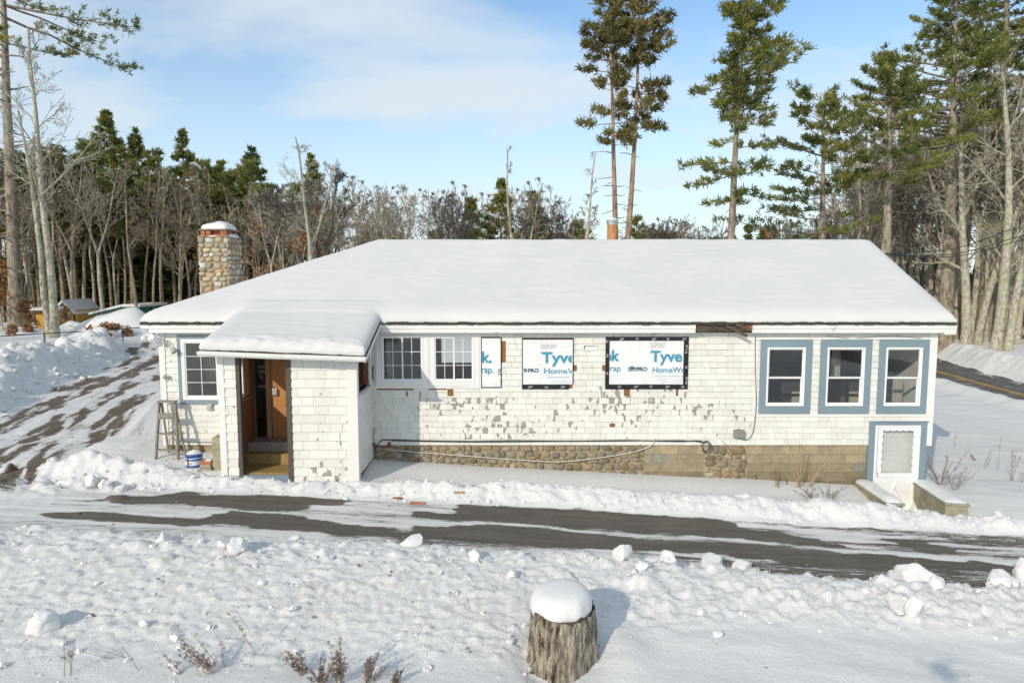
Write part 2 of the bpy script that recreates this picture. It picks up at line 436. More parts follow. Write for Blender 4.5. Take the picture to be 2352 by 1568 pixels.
def mk_wrap():
    m, t, b, o = newmat('house_wrap')
    v = coords(t); n = noise(t, v, 5, 5, 0.6, 0.8)
    c = ramp(t, n, [(0.3, (0.70, 0.71, 0.71)), (0.65, (0.80, 0.81, 0.81))])
    t.links.new(c, b.inputs['Base Color']); b.inputs['Roughness'].default_value = 0.45
    w = noise(t, coords(t, (3, 3, 1.2)), 3.0, 4, 0.6, 1.5)
    bump(t, b, w, 0.55, 0.02); return m
M['wrap'] = mk_wrap()
def mk_glass():
    m, t, b, o = newmat('window_glass')
    t.nodes.remove(b)
    tr = N(t, 'ShaderNodeBsdfTransparent'); tr.inputs[0].default_value = (0.94, 0.95, 0.945, 1)
    gl = N(t, 'ShaderNodeBsdfGlossy'); gl.inputs['Roughness'].default_value = 0.02
    gl.inputs['Color'].default_value = (0.9, 0.92, 0.95, 1)
    g = N(t, 'ShaderNodeNewGeometry'); dp = N(t, 'ShaderNodeVectorMath', operation='DOT_PRODUCT')
    t.links.new(g.outputs['Incoming'], dp.inputs[0]); t.links.new(g.outputs['Normal'], dp.inputs[1])
    c_ = math_(t, 'SUBTRACT', 1.0, math_(t, 'ABSOLUTE', dp.outputs['Value']), True)
    f2 = math_(t, 'ADD', math_(t, 'MULTIPLY', math_(t, 'POWER', c_, 5.0), 0.9), 0.055)
    mx = N(t, 'ShaderNodeMixShader'); t.links.new(f2, mx.inputs[0]); t.links.new(tr.outputs[0], mx.inputs[1]); t.links.new(gl.outputs[0], mx.inputs[2])
    t.links.new(mx.outputs[0], o.inputs[0]); return m
M['glass'] = mk_glass()
def mk_vcol(name, rough=0.8, var=0.35, scale=24, bmp=0.3, tint=None):
    """colour comes from the piece's own vertex colour (each stone, each block)"""
    m, t, b, o = newmat(name)
    _, c = attr(t); v = coords(t); n = noise(t, v, scale, 6, 0.68)
    col = mixc(t, 1.0, c, ramp(t, n, [(0.28, 1 - var), (0.72, 1 + var * 0.4)]), 'MULTIPLY')
    t.links.new(col, b.inputs['Base Color']); b.inputs['Roughness'].default_value = rough
    b.inputs['Specular IOR Level'].default_value = 0.25
    bump(t, b, n, bmp, 0.012); return m
M['stone'] = mk_vcol('field_stone')
M['block'] = mk_vcol('concrete_block', 0.9, 0.3, 7, 0.25)
M['mortar'] = plain('mortar', (0.33, 0.265, 0.175), 0.9, var=0.35, scale=16, bmp=0.5)
def mk_bark(name, dark, light, lichen=None, scale=14, stretch=(1,1,0.22), la=0.55, b_=0.6):
    m, t, b, o = newmat(name)
    v = coords(t, stretch); n = noise(t, v, scale, 6, 0.7, 0.2)
    c = ramp(t, n, [(0.38, dark), (0.62, light)])
    if lichen:
        c = mixc(t, ramp(t, noise(t, coords(t, (1, 1, 0.6)), 2.2, 5, 0.6), [(0.48, 0.0), (0.6, la)]), c, lichen)
    t.links.new(c, b.inputs['Base Color']); b.inputs['Roughness'].default_value = 0.9
    b.inputs['Specular IOR Level'].default_value = 0.15
    bump(t, b, n, b_, 0.03); return m
M['bark_pine'] = mk_bark('pine_bark', (0.12, 0.09, 0.068), (0.38, 0.315, 0.245), (0.33, 0.335, 0.235), 5, (1,1,0.35), 0.5)
M['bark_red'] = mk_bark('red_pine_bark', (0.17, 0.11, 0.075), (0.43, 0.30, 0.22), None, 6)
M['bark_grey'] = mk_bark('grey_bark', (0.20, 0.165, 0.125), (0.50, 0.435, 0.34), None, 8)
M['bark_brown'] = mk_bark('brown_bark', (0.13, 0.10, 0.07), (0.35, 0.28, 0.20), None, 8)
M['bark_dark'] = mk_bark('dark_bark', (0.06, 0.052, 0.045), (0.18, 0.155, 0.13), None, 8)
M['bark_pale'] = mk_bark('pale_bark', (0.22, 0.19, 0.15), (0.54, 0.50, 0.41), (0.37, 0.39, 0.24), 7, (1,1,0.6), 0.6)
M['bark_stump'] = mk_bark('stump_bark', (0.03, 0.021, 0.015), (0.46, 0.40, 0.31), (0.36, 0.33, 0.27), 19, (1,1,0.22), 0.4, 1.0)
def mk_leaf(name, dark, light, transl=0.25):
    m, t, b, o = newmat(name)
    a, _ = attr(t)
    col = mixc(t, a[0], dark, light)
    t.links.new(col, b.inputs['Base Color']); b.inputs['Roughness'].default_value = 0.7
    b.inputs['Specular IOR Level'].default_value = 0.2
    tr = N(t, 'ShaderNodeBsdfTranslucent'); t.links.new(col, tr.inputs[0])
    mx = N(t, 'ShaderNodeMixShader'); mx.inputs[0].default_value = transl
    t.links.new(b.outputs[0], mx.inputs[1]); t.links.new(tr.outputs[0], mx.inputs[2]); t.links.new(mx.outputs[0], o.inputs[0])
    return m
M['needle'] = mk_leaf('pine_needles', (0.085, 0.115, 0.038), (0.40, 0.39, 0.115), .42)
M['needle_dark'] = mk_leaf('dark_needles', (0.06, 0.085, 0.033), (0.27, 0.29, 0.10), .4)
M['needle_red'] = mk_leaf('red_pine_needles', (0.08, 0.08, 0.035), (0.36, 0.30, 0.11), .4)
M['dead_leaf'] = mk_leaf('dead_leaves', (0.20, 0.085, 0.035), (0.56, 0.30, 0.15), 0.35)
M['weed'] = plain('dry_weed', (0.25, 0.18, 0.13), 0.8, var=0.35)
M['weed_pale'] = plain('dry_grass', (0.45, 0.34, 0.21), 0.8, var=0.25)
# ------------------------------------------------------------------ terrain
def road_c(Y): return np.interp(Y, [-60, 0, 20, 30, 38, 48, 60, 120], [21, 22.2, 22.5, 22.9, 23.8, 26.3, 32, 80])
TRK = [(-9.2, 9.5), (-10.9, 12.5), (-11.6, 16), (-12.9, 20), (-14.1, 25), (-15.8, 31), (-19.0, 38)]
def trk_c(Y): return np.interp(Y, [p[1] for p in TRK], [p[0] for p in TRK])
TRK_W = 2.1
def base(X, Y):
    z = np.interp(X, [-120, -30, -14, -9, -5, -2, 2, 6, 9, 12, 16, 25, 60, 300], [1.6, 1.32, 1.22, 1.08, .95, .79, .57, .36, .2, .05, -.12, -.2, .0, 4])
    z = z - 0.15 * sstep(2, 9, X) * sstep(20, 30, Y)
    z = z - 0.12 * sstep(9.5, 7.2, Y)
    d = X - road_c(Y)
    z = z + 0.75 * sstep(1.9, 3.6, d) * sstep(0, 8, 60 - Y) 
    z = z + 2.5 * sstep(60, 300, Y)
    return z
def far_edge(X): return np.interp(X, [-14, -9, -4, 1, 9, 14], [12.3, 12.5, 12.42, 12.5, 12.12, 12.0])
def near_edge(X): return np.interp(X, [-14, -8, 0, 4.5, 9, 14], [10.1, 10.15, 10.15, 9.88, 9.75, 9.6])
def track_t(X, Y):
    return X - trk_c(Y)
def G(X, Y, fine=False):
    z = base(X, Y)
    lowf = fbm(X * 0.35, Y * 0.35, 3, 5) - 0.5
    fe = far_edge(X) + (fbm(X * 0.9, X * 0, 3, 9) - 0.5) * 0.35; ne = near_edge(X) + (fbm(X * 1.1, X * 0 + 3, 3, 19) - 0.5) * 0.3
    t = track_t(X, Y)
    on_track = sstep(TRK_W + 0.3, TRK_W - 0.4, np.abs(t)) * sstep(11.6, 13.0, Y) * sstep(40, 30, Y) * sstep(-8.2, -8.9, X + 0 * Y)
    on_drive = sstep(fe + 0.02, fe - 0.12, Y) * sstep(ne - 0.08, ne + 0.1, Y)
    on_road = sstep(2.15, 1.7, np.abs(X - road_c(Y)))
    open_ = (1 - on_track) * (1 - on_drive) * (1 - on_road)
    # undisturbed snow lies higher than the ploughed ground
    z = z + open_ * 0.13 * sstep(12.6, 13.4, Y)
    z = z + open_ * lowf * 0.10
    # drift against the house wall
    z = z + 0.06 * sstep(13.4, 14.4, Y) * sstep(16, 15, Y)
    # bank left by the plough on the house side
    cb = fe + 0.42 + 0.28 * (fbm(X * 0.5, X * 0 + 9, 2, 3) - 0.5)
    wv = 0.24 + 0.13 * sstep(-3, 4, X)
    amp = (0.17 + 0.13 * sstep(-4, 2, X)) * (0.75 + 0.5 * fbm(X * 1.3, X * 0, 3, 77))
    leftfade = sstep(-9.7, -8.6, X)
    z = z + amp * np.exp(-((Y - cb) / wv) ** 2) * leftfade * (Y < 15)
    # street-side bank: steep to the driveway, long and lumpy towards the viewer
    e = ne - Y
    width = np.interp(X, [-12, -3, 0.5, 3, 9], [4.2, 3.4, 2.7, 1.6, 1.5])
    nb = sstep(0.0, 0.32, e) * (1 - sstep(0.25, 1.0, e / width))
    ampn = np.interp(X, [-12, -6, 0, 4, 9], [0.22, 0.20, 0.22, 0.17, 0.22])
    z = z + nb * ampn * (0.8 + 0.4 * fbm(X * 0.8, Y * 0.8, 2, 31)) + sstep(0.0, 0.5, e) * 0.07
    # ridge at the corner where driveway and dirt track part
    for (cx, cy, rx, ry, h) in ((-8.7, 13.1, .9, .38, .15), (-9.6, 12.6, .8, .35, .2), (-9.9, 11.9, .5, .3, .2), (-10.4, 11.3, .5, .3, .18), (-7.6, 13.1, 1.0, .28, .14), (-8.3, 13.9, 0.35, 1.1, .10)):
        z = z + h * np.exp(-((X - cx) / rx) ** 2 - ((Y - cy) / ry) ** 2) * (0.6 + 0.8 * fbm(X * 3, Y * 3, 3, 41))
    # high ploughed piles on the outer side of the track
    u = -(t + TRK_W)
    along = sstep(15.2, 17.2, Y) * (1 - sstep(33.5, 37, Y))
    pile = np.exp(-((u - 1.5) / 1.0) ** 2) * along * (0.55 + 0.9 * fbm(X * 0.35, Y * 0.35, 3, 51))
    z = z + 0.85 * pile
    z = z + 0.6 * np.exp(-((X + 13.0) / 2.4) ** 2 - ((Y - 34.5) / 1.1) ** 2)
    # great mound in front of the green-roofed shed, and a small one by the ochre shed
    for (px, Yc, rx, ry, h) in ((278, 41.5, 2.0, 1.6, 1.0), (215, 41.2, 1.9, 1.4, 0.4), (166, 42.5, 0.9, 0.9, 0.75), (22, 43, 0.8, 0.8, 0.5), (318, 42, 1.6, 1.4, .55)):
        xc = (px - 1176) / F * Yc
        z = z + h * np.exp(-(((X - xc) / rx) ** 2) ** 1.15 - (((Y - Yc) / ry) ** 2) ** 1.15) * (.8 + .4 * fbm(X * .7, Y * .7, 3, 71))
    # dirty bank beyond the road
    d = X - road_c(Y)
    z = z + 0.35 * np.exp(-((d - 2.9) / 0.7) ** 2) * (0.6 + 0.8 * fbm(X, Y, 3, 61)) * (Y < 70)
    z = z + 0.22 * np.exp(-((d + 2.5) / 0.5) ** 2) * (Y < 70) * (0.5 + fbm(X * .8, Y * .8, 2, 63))
    # stair well in front of the basement door
    w = sstep(7.62, 7.75, X) * sstep(8.85, 8.6, X) * sstep(12.75, 13.1, Y) * sstep(15.2, 14.9, Y)
    zw = np.interp(Y, [12.7, 13.3, 14.5, 15], [.42, .22, -.10, -.1])
    z = z * (1 - w) + zw * w
    # snow thrown up round the stump
    r = np.hypot((X - 0.58) / 1.0, (Y - 7.62) / 1.0)
    z = z + 0.10 * np.exp(-((r - 0.75) / 0.3) ** 2) * sstep(0.3, 0.9, X)  * sstep(6.8, 7.6, Y) - 0.06 * np.exp(-((r - 0.45) / 0.12) ** 2) * sstep(0.9, 0.3, X)
    z = z - 0.09 * np.exp(-((X - .55) / .9) ** 2 - ((Y - 7.1) / .6) ** 2)
    return z

def gz(x, y): return float(G(np.array([float(x)]), np.array([float(y)]))[0])
def ground_at(px, py, it=14):
    """world point where the line of sight through a picture point meets the ground"""
    r = ray(px, py); z = 0.6
    for _ in range(it):
        t = (z - CAMZ) / r.z
        z = 0.5 * z + 0.5 * float(base(np.array([r.x * t]), np.array([r.y * t]))[0])
    t = (z - CAMZ) / r.z
    return (r.x * t, r.y * t)

def growing(a, b, s0, ratio, cap):
    o = [a]; s = s0
    while o[-1] < b: o.append(o[-1] + s); s = min(s * ratio, cap)
    return o
gx = list(np.arange(-11.5, 11.5, 0.042))
gx += growing(11.5, 30, 0.06, 1.02, 0.22) + growing(30.5, 900, 0.6, 1.12, 60)
gx = [-v for v in growing(22.5, 900, 0.5, 1.12, 60)][::-1] + [-v for v in growing(11.54, 22, 0.06, 1.006, 0.13)][::-1] + gx
gy = [-v for v in growing(-4.8, 400, 0.4, 1.15, 60)][::-1] + list(np.arange(5.0, 13.3, 0.034)) + growing(13.33, 46, 0.04, 1.014, 0.2) + growing(46.4, 1200, 0.5, 1.1, 60)
gx = np.unique(np.round(np.array(gx), 4)); gy = np.unique(np.round(np.array(gy), 4))
XX, YY = np.meshgrid(gx, gy)
ZZ = G(XX, YY)
fe = far_edge(XX); ne = near_edge(XX)
near = (YY > 4.5) & (YY < 50) & (np.abs(XX) < 30)
t = track_t(XX, YY)
e = ne - YY
width = np.interp(XX, [-12, -3, 0.5, 3, 9], [4.2, 3.4, 2.7, 1.6, 1.5])
m_near = sstep(0.05, 0.3, e) * (1 - sstep(0.72, 1.03, e / width + 0.25 * (fbm(XX * .7, YY * .7, 3, 8) - .5)))
m_far = sstep(0.0, 0.15, YY - fe) * sstep(1.05, 0.6, YY - fe) * sstep(-12, -9, XX)
m_pile = sstep(TRK_W + 0.1, TRK_W + 0.5, -t) * sstep(TRK_W + 3.4, TRK_W + 2.4, -t) * sstep(14, 16, YY) * (1 - sstep(35, 38, YY))
m_corner = np.exp(-((XX + 9) / 1.7) ** 2 - ((YY - 12.7) / 0.8) ** 2)
m_road = sstep(2.0, 2.4, XX - road_c(YY)) * sstep(5, 4, XX - road_c(YY)) * (YY < 60)
mb_ = np.clip(m_near + m_far * 0.8 + m_pile + m_corner, 0, 1)
bil = np.abs(fbm(XX * 2.6, YY * 2.6, 4, 101) - 0.5) * 2
bil2 = np.abs(fbm(XX * 7, YY * 7, 3, 111) - 0.5) * 2
lft = 1 - .5 * m_near * sstep(0.3, -1.5, XX) - .15 * m_near
bil3 = np.abs(fbm(XX * 16, YY * 16, 2, 115) - 0.5) * 2
ZZ += mb_ * ((bil - 0.25) * 0.085 * (lft - .2 * m_near) + (bil2 - .25) * 0.055 + (bil3 - .25) * .045 * np.clip(1.25 - .5 * fbm(XX, YY, 2, 5), 0, 1))
ZZ += m_pile * (np.abs(fbm(XX * 1.1, YY * 1.1, 4, 121) - 0.5) * 2 - 0.2) * 0.75
# wind-raked streaks on the right part of the street-side bank
st = fbm(XX * 3.0 + YY * 1.6, YY * 9 - XX * 5.0, 4, 131) - 0.5
ZZ += m_near * sstep(-1, 2, XX) * st * 0.09 + m_far * (fbm(XX * 2.5 + YY * 5, YY * 7 - XX * 3, 3, 133) - 0.5) * 0.12
ZZ += m_road * (fbm(XX * 2, YY * 2, 4, 141) - 0.5) * 0.35
# soft drifting elsewhere
open_ = near * (1 - mb_) * (YY < 13) * (e > 0)
ZZ += open_ * (fbm(XX * 1.2 + YY, YY * 2.4, 3, 151) - 0.5) * 0.05
ZZ += ((XX > 9) & (YY > 12.5) & (YY < 40)) * (fbm(XX * 0.8, YY * 2.2, 3, 153) - 0.5) * 0.06
# chunks half sunk in the banks
rng = np.random.RandomState(5)
def bumps(n, xr, yr, rr, mask, pw=2.2, sq=0.8):
    for _ in range(n):
        cx = rng.uniform(*xr); cy = rng.uniform(*yr)
        r = rr[0] + (rr[1] - rr[0]) * rng.rand() ** pw
        i0 = np.searchsorted(gx, cx - 2 * r); i1 = np.searchsorted(gx, cx + 2 * r)
        j0 = np.searchsorted(gy, cy - 2 * r); j1 = np.searchsorted(gy, cy + 2 * r)
        ic = min(np.searchsorted(gx, cx), len(gx) - 1); jc = min(np.searchsorted(gy, cy), len(gy) - 1)
        if rng.rand() > mask[jc, ic]: continue
        a = rng.rand() * 3.14; s = 1 + rng.rand() * 0.5
        dx = XX[j0:j1, i0:i1] - cx; dy = YY[j0:j1, i0:i1] - cy
        u = (dx * math.cos(a) + dy * math.sin(a)) / (r * s); v = (-dx * math.sin(a) + dy * math.cos(a)) / r
        q = u * u + v * v + 0.3 * (np.abs(u) + np.abs(v)) * rng.rand()
        tl_ = rng.uniform(-.5, .5); q = q + .35 * (fbm((dx + cx) * 9, (dy + cy) * 9, 2, 7) - .5)
        ZZ[j0:j1, i0:i1] += np.clip(1 - q, 0, 1) ** .38 * r * (sq * rng.uniform(0.35, .9)) * (1 + tl_ * np.clip(u, -1, 1))
bumps(3000, (-11.4, 11), (6.0, 10.4), (0.02, 0.075), m_near, 3.0, .6)
bumps(160, (-11.4, 11), (8.9, 10.3), (0.06, 0.15), m_near, 1.5, .7)
bumps(500, (-9.5, 11), (12.2, 13.6), (0.03, 0.10), m_far * 0.7, 2.5)
bumps(120, (-11.5, -7), (11.2, 14.5), (0.05, 0.2), m_corner, 1.5)
bumps(900, (-22, -12), (15, 36), (0.08, 0.38), m_pile, 2.4)
# wheel ruts and tread on the packed parts
on_trk = sstep(TRK_W + 0.3, TRK_W - 0.2, np.abs(t)) * (YY > 11.5) * (YY < 42) * (XX < -8.2)
ru = fbm(t * 3.2, YY * 0.28, 4, 161)
ZZ += on_trk * ((ru - 0.5) * 0.07 + (fbm(XX * 3.5, YY * 3.5, 4, 165) - .5) * .05)
trn = sstep(0, .3, -8.1 - XX) * sstep(0.2, 0.5, t - TRK_W + .4) * sstep(3.2, 2.2, t) * (YY > 13) * (YY < 22)
ZZ += trn * (fbm(t * 5, YY * 0.6, 3, 163) - 0.5) * 0.10
lane = (YY > ne - 0.05) & (YY < fe + 0.05) & (XX > -12.5) & (XX < 26)
ru2 = fbm(XX * 0.35, (YY + 0.03 * XX) * 7, 4, 171)
ZZ += lane * (ru2 - 0.5) * 0.035

# how bare the ground is
pc = []
def P(*pts): pc.append([ground_at(*p) for p in pts])
P((236,1149),(322,1139),(430,1128),(480,1139),(573,1137),(609,1127),(820,1137),(737,1164),(662,1174),(537,1167),(412,1155),(286,1155))
P((72,1185),(154,1174),(251,1174),(394,1189),(501,1189),(537,1174),(627,1178),(698,1189),(766,1201),(902,1212),(916,1229),(966,1212),(1034,1204),(1160,1208),(1303,1219),(1410,1229),(1482,1240),(1608,1244),(1706,1253),(1880,1263),(2089,1279),(2352,1298),(2400,1300),
  (2400,1318),(2352,1315),(2159,1308),(2037,1307),(1880,1298),(1740,1285),(1608,1270),(1375,1260),(1249,1253),(1124,1243),(945,1238),(766,1224),(627,1214),(494,1202),(412,1209),(340,1202),(215,1194),(107,1188))
P((966,1176),(1017,1179),(1102,1158),(1231,1169),(1410,1179),(1608,1194),(1671,1204),(1810,1228),(1950,1253),(1967,1262),(1845,1251),(1671,1234),(1531,1227),(1482,1221),(1375,1214),(1267,1208),(1124,1196),(1017,1191),(966,1188))
P((2037,1236),(2124,1242),(2211,1263),(2190,1270),(2089,1264))
P((1450,1262),(1700,1288),(1900,1305),(2100,1318),(2400,1330),(2400,1345),(2100,1340),(1900,1322),(1700,1300),(1450,1272))
def inside(poly, X, Y):
    c = np.zeros(X.shape, bool); n = len(poly)
    for i in range(n):
        x0, y0 = poly[i]; x1, y1 = poly[(i + 1) % n]
        if y0 == y1: continue
        k = ((y0 > Y) != (y1 > Y)) & (X < (x1 - x0) * (Y - y0) / (y1 - y0) + x0)
        c ^= k
    return c
bare = np.full(XX.shape, 0.0)
wx = (fbm(XX * 1.6, YY * 5, 4, 201) - 0.5) * 0.9; wy = (fbm(XX * 1.8, YY * 4, 4, 203) - 0.5) * 0.24
rows = (gy > 9.3) & (gy < 13.2)
XL = (XX + wx)[rows]; YL = (YY + wy)[rows]
acc = np.zeros(XL.shape)
for i, p in enumerate(pc):
    acc = np.maximum(acc, inside(p, XL, YL) * (1.0 if i < 4 else 0.62))
lane_n = fbm(XX[rows] * 0.5, (YY[rows] + 0.03 * XX[rows]) * 9, 4, 211)
acc = np.maximum(acc, np.clip(0.36 + .16 * sstep(.95, .35, (YY - ne)[rows]) + (lane_n - 0.45) * 1.6, 0.0, 0.68) * (0.55 + 0.45 * sstep(-7, 6, XX[rows])))
# blur a little so the shader can fray the edge
for _ in range(2):
    acc[1:-1, 1:-1] = (acc[1:-1, 1:-1] * 2 + acc[:-2, 1:-1] + acc[2:, 1:-1] + acc[1:-1, :-2] + acc[1:-1, 2:]) / 6
bare[rows] = acc
edgef = sstep(0.0, 0.12, fe - YY) * sstep(0.0, 0.12, YY - ne) * sstep(-10.4, -9.4, XX)
bare = bare * np.where((YY > 9.3) & (YY < 13.2), edgef, 1)
tn = fbm(t * 2.2, (YY + 0.2 * XX) * 0.34, 4, 221)
tn2 = fbm(t * 6, YY * 1.2, 4, 223)
trk_bare = np.clip((tn - 0.50) * 2.8 + (tn2 - 0.5) * 2.4 + 0.30 , 0.10, 0.9) * sstep(TRK_W + 0.2, TRK_W - 0.3, np.abs(t)) * sstep(11.7, 12.5, YY)
trk_reg = (np.abs(t) < TRK_W + 0.25) & (YY > 11.4) & (YY < 38) & (XX < -8.0)
bare = np.where(trk_reg, trk_bare, bare)
dirt = np.clip(0.55 * m_near * sstep(0.3, 0.75, fbm(XX * 0.5, YY * 0.8, 3, 231)) + m_pile * 0.42 + m_corner * 0.3 + m_road * 1.0 + m_near * 0.45 * np.exp(-((XX - 4.6) / 1.6) ** 2 - ((YY - 8.85) / 0.35) ** 2) + m_near * 0.4 * sstep(5, 8, XX) + m_near * .2 + m_far * .08, 0, 1)

ny, nx = XX.shape
idx = np.arange(nx * ny).reshape(ny, nx)
quads = np.stack([idx[:-1, :-1], idx[:-1, 1:], idx[1:, 1:], idx[1:, :-1]], -1).reshape(-1, 4)
def cell(a): return ((a[:-1, :-1] + a[1:, 1:] + a[:-1, 1:] + a[1:, :-1]) / 4).ravel()
cX = cell(XX); cY = cell(YY)
reg_drive = (cY > near_edge(cX) - 0.02) & (cY < far_edge(cX) + 0.04) & (cX > -10.9) & (cX < 20)
reg_road = (np.abs(cX - road_c(cY)) < 1.95) & (cY < 110) & (cY > -50)
reg_trk = (np.abs(cX - trk_c(cY)) < TRK_W + 0.2) & (cY > 11.6) & (cY < 37.5) & (cX < -8.1) & ~reg_drive
regs = {'driveway': reg_drive, 'dirt_track': reg_trk}
rest = ~(regs['driveway'] | regs['dirt_track'])
regs['snowy_ground'] = rest
VV = np.stack([XX.ravel(), YY.ravel(), ZZ.ravel()], -1)
CC = np.stack([bare.ravel(), dirt.ravel(), np.zeros(nx * ny)], -1)
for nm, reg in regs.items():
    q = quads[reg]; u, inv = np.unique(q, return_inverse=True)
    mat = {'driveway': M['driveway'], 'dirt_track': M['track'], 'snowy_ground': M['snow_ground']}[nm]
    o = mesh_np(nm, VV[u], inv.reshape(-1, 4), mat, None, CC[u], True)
    o['kind'] = 'structure'
def hz_(x, y):
    """height of the finished ground mesh"""
    i = min(max(np.searchsorted(gx, x), 1), nx - 1); j = min(max(np.searchsorted(gy, y), 1), ny - 1)
    fx = (x - gx[i-1]) / (gx[i] - gx[i-1]); fy = (y - gy[j-1]) / (gy[j] - gy[j-1])
    return float(ZZ[j-1,i-1]*(1-fx)*(1-fy) + ZZ[j-1,i]*fx*(1-fy) + ZZ[j,i-1]*(1-fx)*fy + ZZ[j,i]*fx*fy)

# painted lines of the road
vs = []; ys = np.arange(-50, 110, 0.5)
for y in ys:
    c = float(road_c(y))
    for k in range(9):
        o_ = -2.0 + 4.0 * k / 8 + .12 * (mnoise.noise(Vector((k * 3.0, y * .7, 0))) if k in (0, 8) else 0); vs.append((c + o_, y, hz_(c + o_, y) + (0.03 if k not in (0, 8) else -.03)))
o = mesh_np('road', vs, [(9*i + k, 9*i + k + 1, 9*i + k + 10, 9*i + k + 9) for i in range(len(ys) - 1) for k in range(8)], M['road'], smooth=True); o['kind'] = 'structure'
def strip(name, off0, off1, y0, y1, mat):
    vs = []; ys = np.arange(y0, y1, 0.5)
    for y in ys:
        c = float(road_c(y))
        for o_ in (off0, off1): vs.append((c + o_, y, hz_(c + o_, y) + 0.045))
    fs = [(2*i, 2*i+1, 2*i+3, 2*i+2) for i in range(len(ys) - 1)]
    o = mesh_np(name, vs, fs, mat); o['kind'] = 'structure'; return o
strip('road_centre_line', -0.10, 0.02, 14, 70, M['yellow_line'])
strip('road_centre_line', -0.30, -0.20, 14, 70, M['yellow_line'])
strip('road_edge_line', 1.62, 1.72, 14, 70, M['white_line'])
# ------------------------------------------------------------------ the house
WY = 14.5                   # plane of the front wall
EY = 14.27                  # eave line
rnd = random.Random(11)
def rc(px0, py0, px1, py1, Y=WY):
    pm = (py0 + py1) / 2
    return (at(px0, pm, Y).x, at(px1, pm, Y).x, Z_at(py1, Y), Z_at(py0, Y))       # x0,x1,z0,z1
def subtract(rects, holes):
    out_ = list(rects)
    for hx0, hx1, h0, h1 in holes:
        nxt = []
        for x0, x1, z0, z1 in out_:
            if hx1 <= x0 or hx0 >= x1 or h1 <= z0 or h0 >= z1: nxt.append((x0, x1, z0, z1)); continue
            if x0 < hx0: nxt.append((x0, hx0, z0, z1))
            if x1 > hx1: nxt.append((hx1, x1, z0, z1))
            a, b = max(x0, hx0), min(x1, hx1)
            if z0 < h0: nxt.append((a, b, z0, h0))
            if z1 > h1: nxt.append((a, b, h1, z1))
        out_ = nxt
    return out_

house = empty('house', (0.8, WY, 1.2), 'white shingled single-storey house under deep roof snow', 'house')
XL_, XR_ = at(371, 900, WY).x, at(2145, 900, WY).x
ZB = Z_at(1021, WY); ZT = 3.82

WIN = dict(
    blue_a=rc(1744, 779, 1862, 949), blue_b=rc(1881, 779, 1998, 949), blue_c=rc(2015, 779, 2129, 949),
    pair=rc(863, 765, 1105, 891), wrap1=rc(1105, 772, 1152, 891), wrap2=rc(1199, 776, 1317, 893), wrap3=rc(1390, 773, 1580, 893),
    left=rc(411, 769, 585, 927), vent=rc(1340, 793, 1370, 803))
DOOR = rc(1989, 966, 2120, 1230)
PDOOR = rc(586, 826, 662, 1003)
def grow_(r, a): return (r[0] - a, r[1] + a, r[2] - a, r[3] + a)

# shingles ----------------------------------------------------------
def shingles(name, x0, x1, z0, z1, holes, frame, parent, peel=None, expo=0.1285, seed=1, missing=(), wmul=1.0):
    """frame(u, d, z) -> world point; d = distance in front of the sheathing"""
    r = random.Random(seed); V = []; Fc = []; C = []
    n = int(round((z1 - z0) / expo)); expo = (z1 - z0) / n
    for i in range(n):
        a = z0 + i * expo; b = a + expo
        x = x0 - r.random() * 0.2
        zj = (r.random() - .5) * 0.003
        while x < x1:
            w = r.choice((0.13, 0.17, 0.2, 0.23, 0.26, 0.3, 0.34)) * r.uniform(.9, 1.1) * wmul
            s0, s1 = max(x, x0), min(x + w - 0.004, x1)
            x += w
            if s1 - s0 < 0.02: continue
            cx, cz = (s0 + s1) / 2, (a + b) / 2
            if any(m[0] < cx < m[1] and m[2] < cz < m[3] for m in missing): continue
            rv = r.random(); tone = r.random(); pv = peel(cx, cz) if peel else 0.0
            dz = r.uniform(0, 0.002) + zj; out_ = r.uniform(0.022, 0.028)
            if r.random() < 0.05: out_ += 0.008; dz += r.uniform(-.006, .006)
            for q0, q1, c0, c1 in subtract([(s0, s1, a + dz, b + 0.004)], holes):
                k0 = (c0 - a) / expo; k1 = (c1 - a) / expo
                d0 = out_ * (1 - k0) + 0.003 * k0; d1 = out_ * (1 - k1) + 0.004 * k1
                bs = len(V)
                for (u, d, zz) in ((q0, d0, c0), (q1, d0, c0), (q1, d1, c1), (q0, d1, c1), (q0, -0.002, c0), (q1, -0.002, c0), (q1, -0.002, c1), (q0, -0.002, c1)):
                    V.append(frame(u, d, zz)); C.append((rv, pv, tone))
                for f in ((0,1,2,3), (4,5,1,0), (5,6,2,1), (7,4,0,3), (6,7,3,2)): Fc.append(tuple(bs + k for k in f))
    o = mesh_np(name, V, Fc, M['shingle'], None, np.array(C))
    o.parent = parent; o.matrix_parent_inverse = Matrix.Translation(-Vector(parent.location))
    return o

px_of = lambda x: 1176 + x / WY * F            # rough picture column of a wall point, for placing wear
def peel_main(x, z):
    g = lambda cx, cz, rx, rz: math.exp(-((x - cx) / rx) ** 2 - ((z - cz) / rz) ** 2)
    v = 0.30
    v += 0.75 * g(-1.0, 2.28, 1.5, 0.28) + 0.6 * g(0.1, 1.75, 1.3, 0.3) + 0.55 * g(2.9, 2.1, 1.9, 0.35) + 0.75 * g(2.6, 2.5, 0.9, .2)
    v += 0.5 * g(-.8, 1.65, 1.2, 0.25) + 0.3 * g(4.6, 2.0, 1.2, .4)
    if x > 5.2: v *= 0.35
    if x < -5: v = 0.35 + 0.5 * g(-5.9, 2.0, .8, .5)
    if z > 2.75: v = min(v, 0.22)
    return min(v, 1.0)
front = lambda u, d, z: (u, WY - d, z)
holes = [grow_(WIN[k], -0.01) for k in ('blue_a', 'blue_b', 'blue_c', 'pair', 'wrap1', 'wrap2', 'wrap3', 'left', 'vent')] + [DOOR, (PDOOR[0], PDOOR[1], PDOOR[2], 4)]
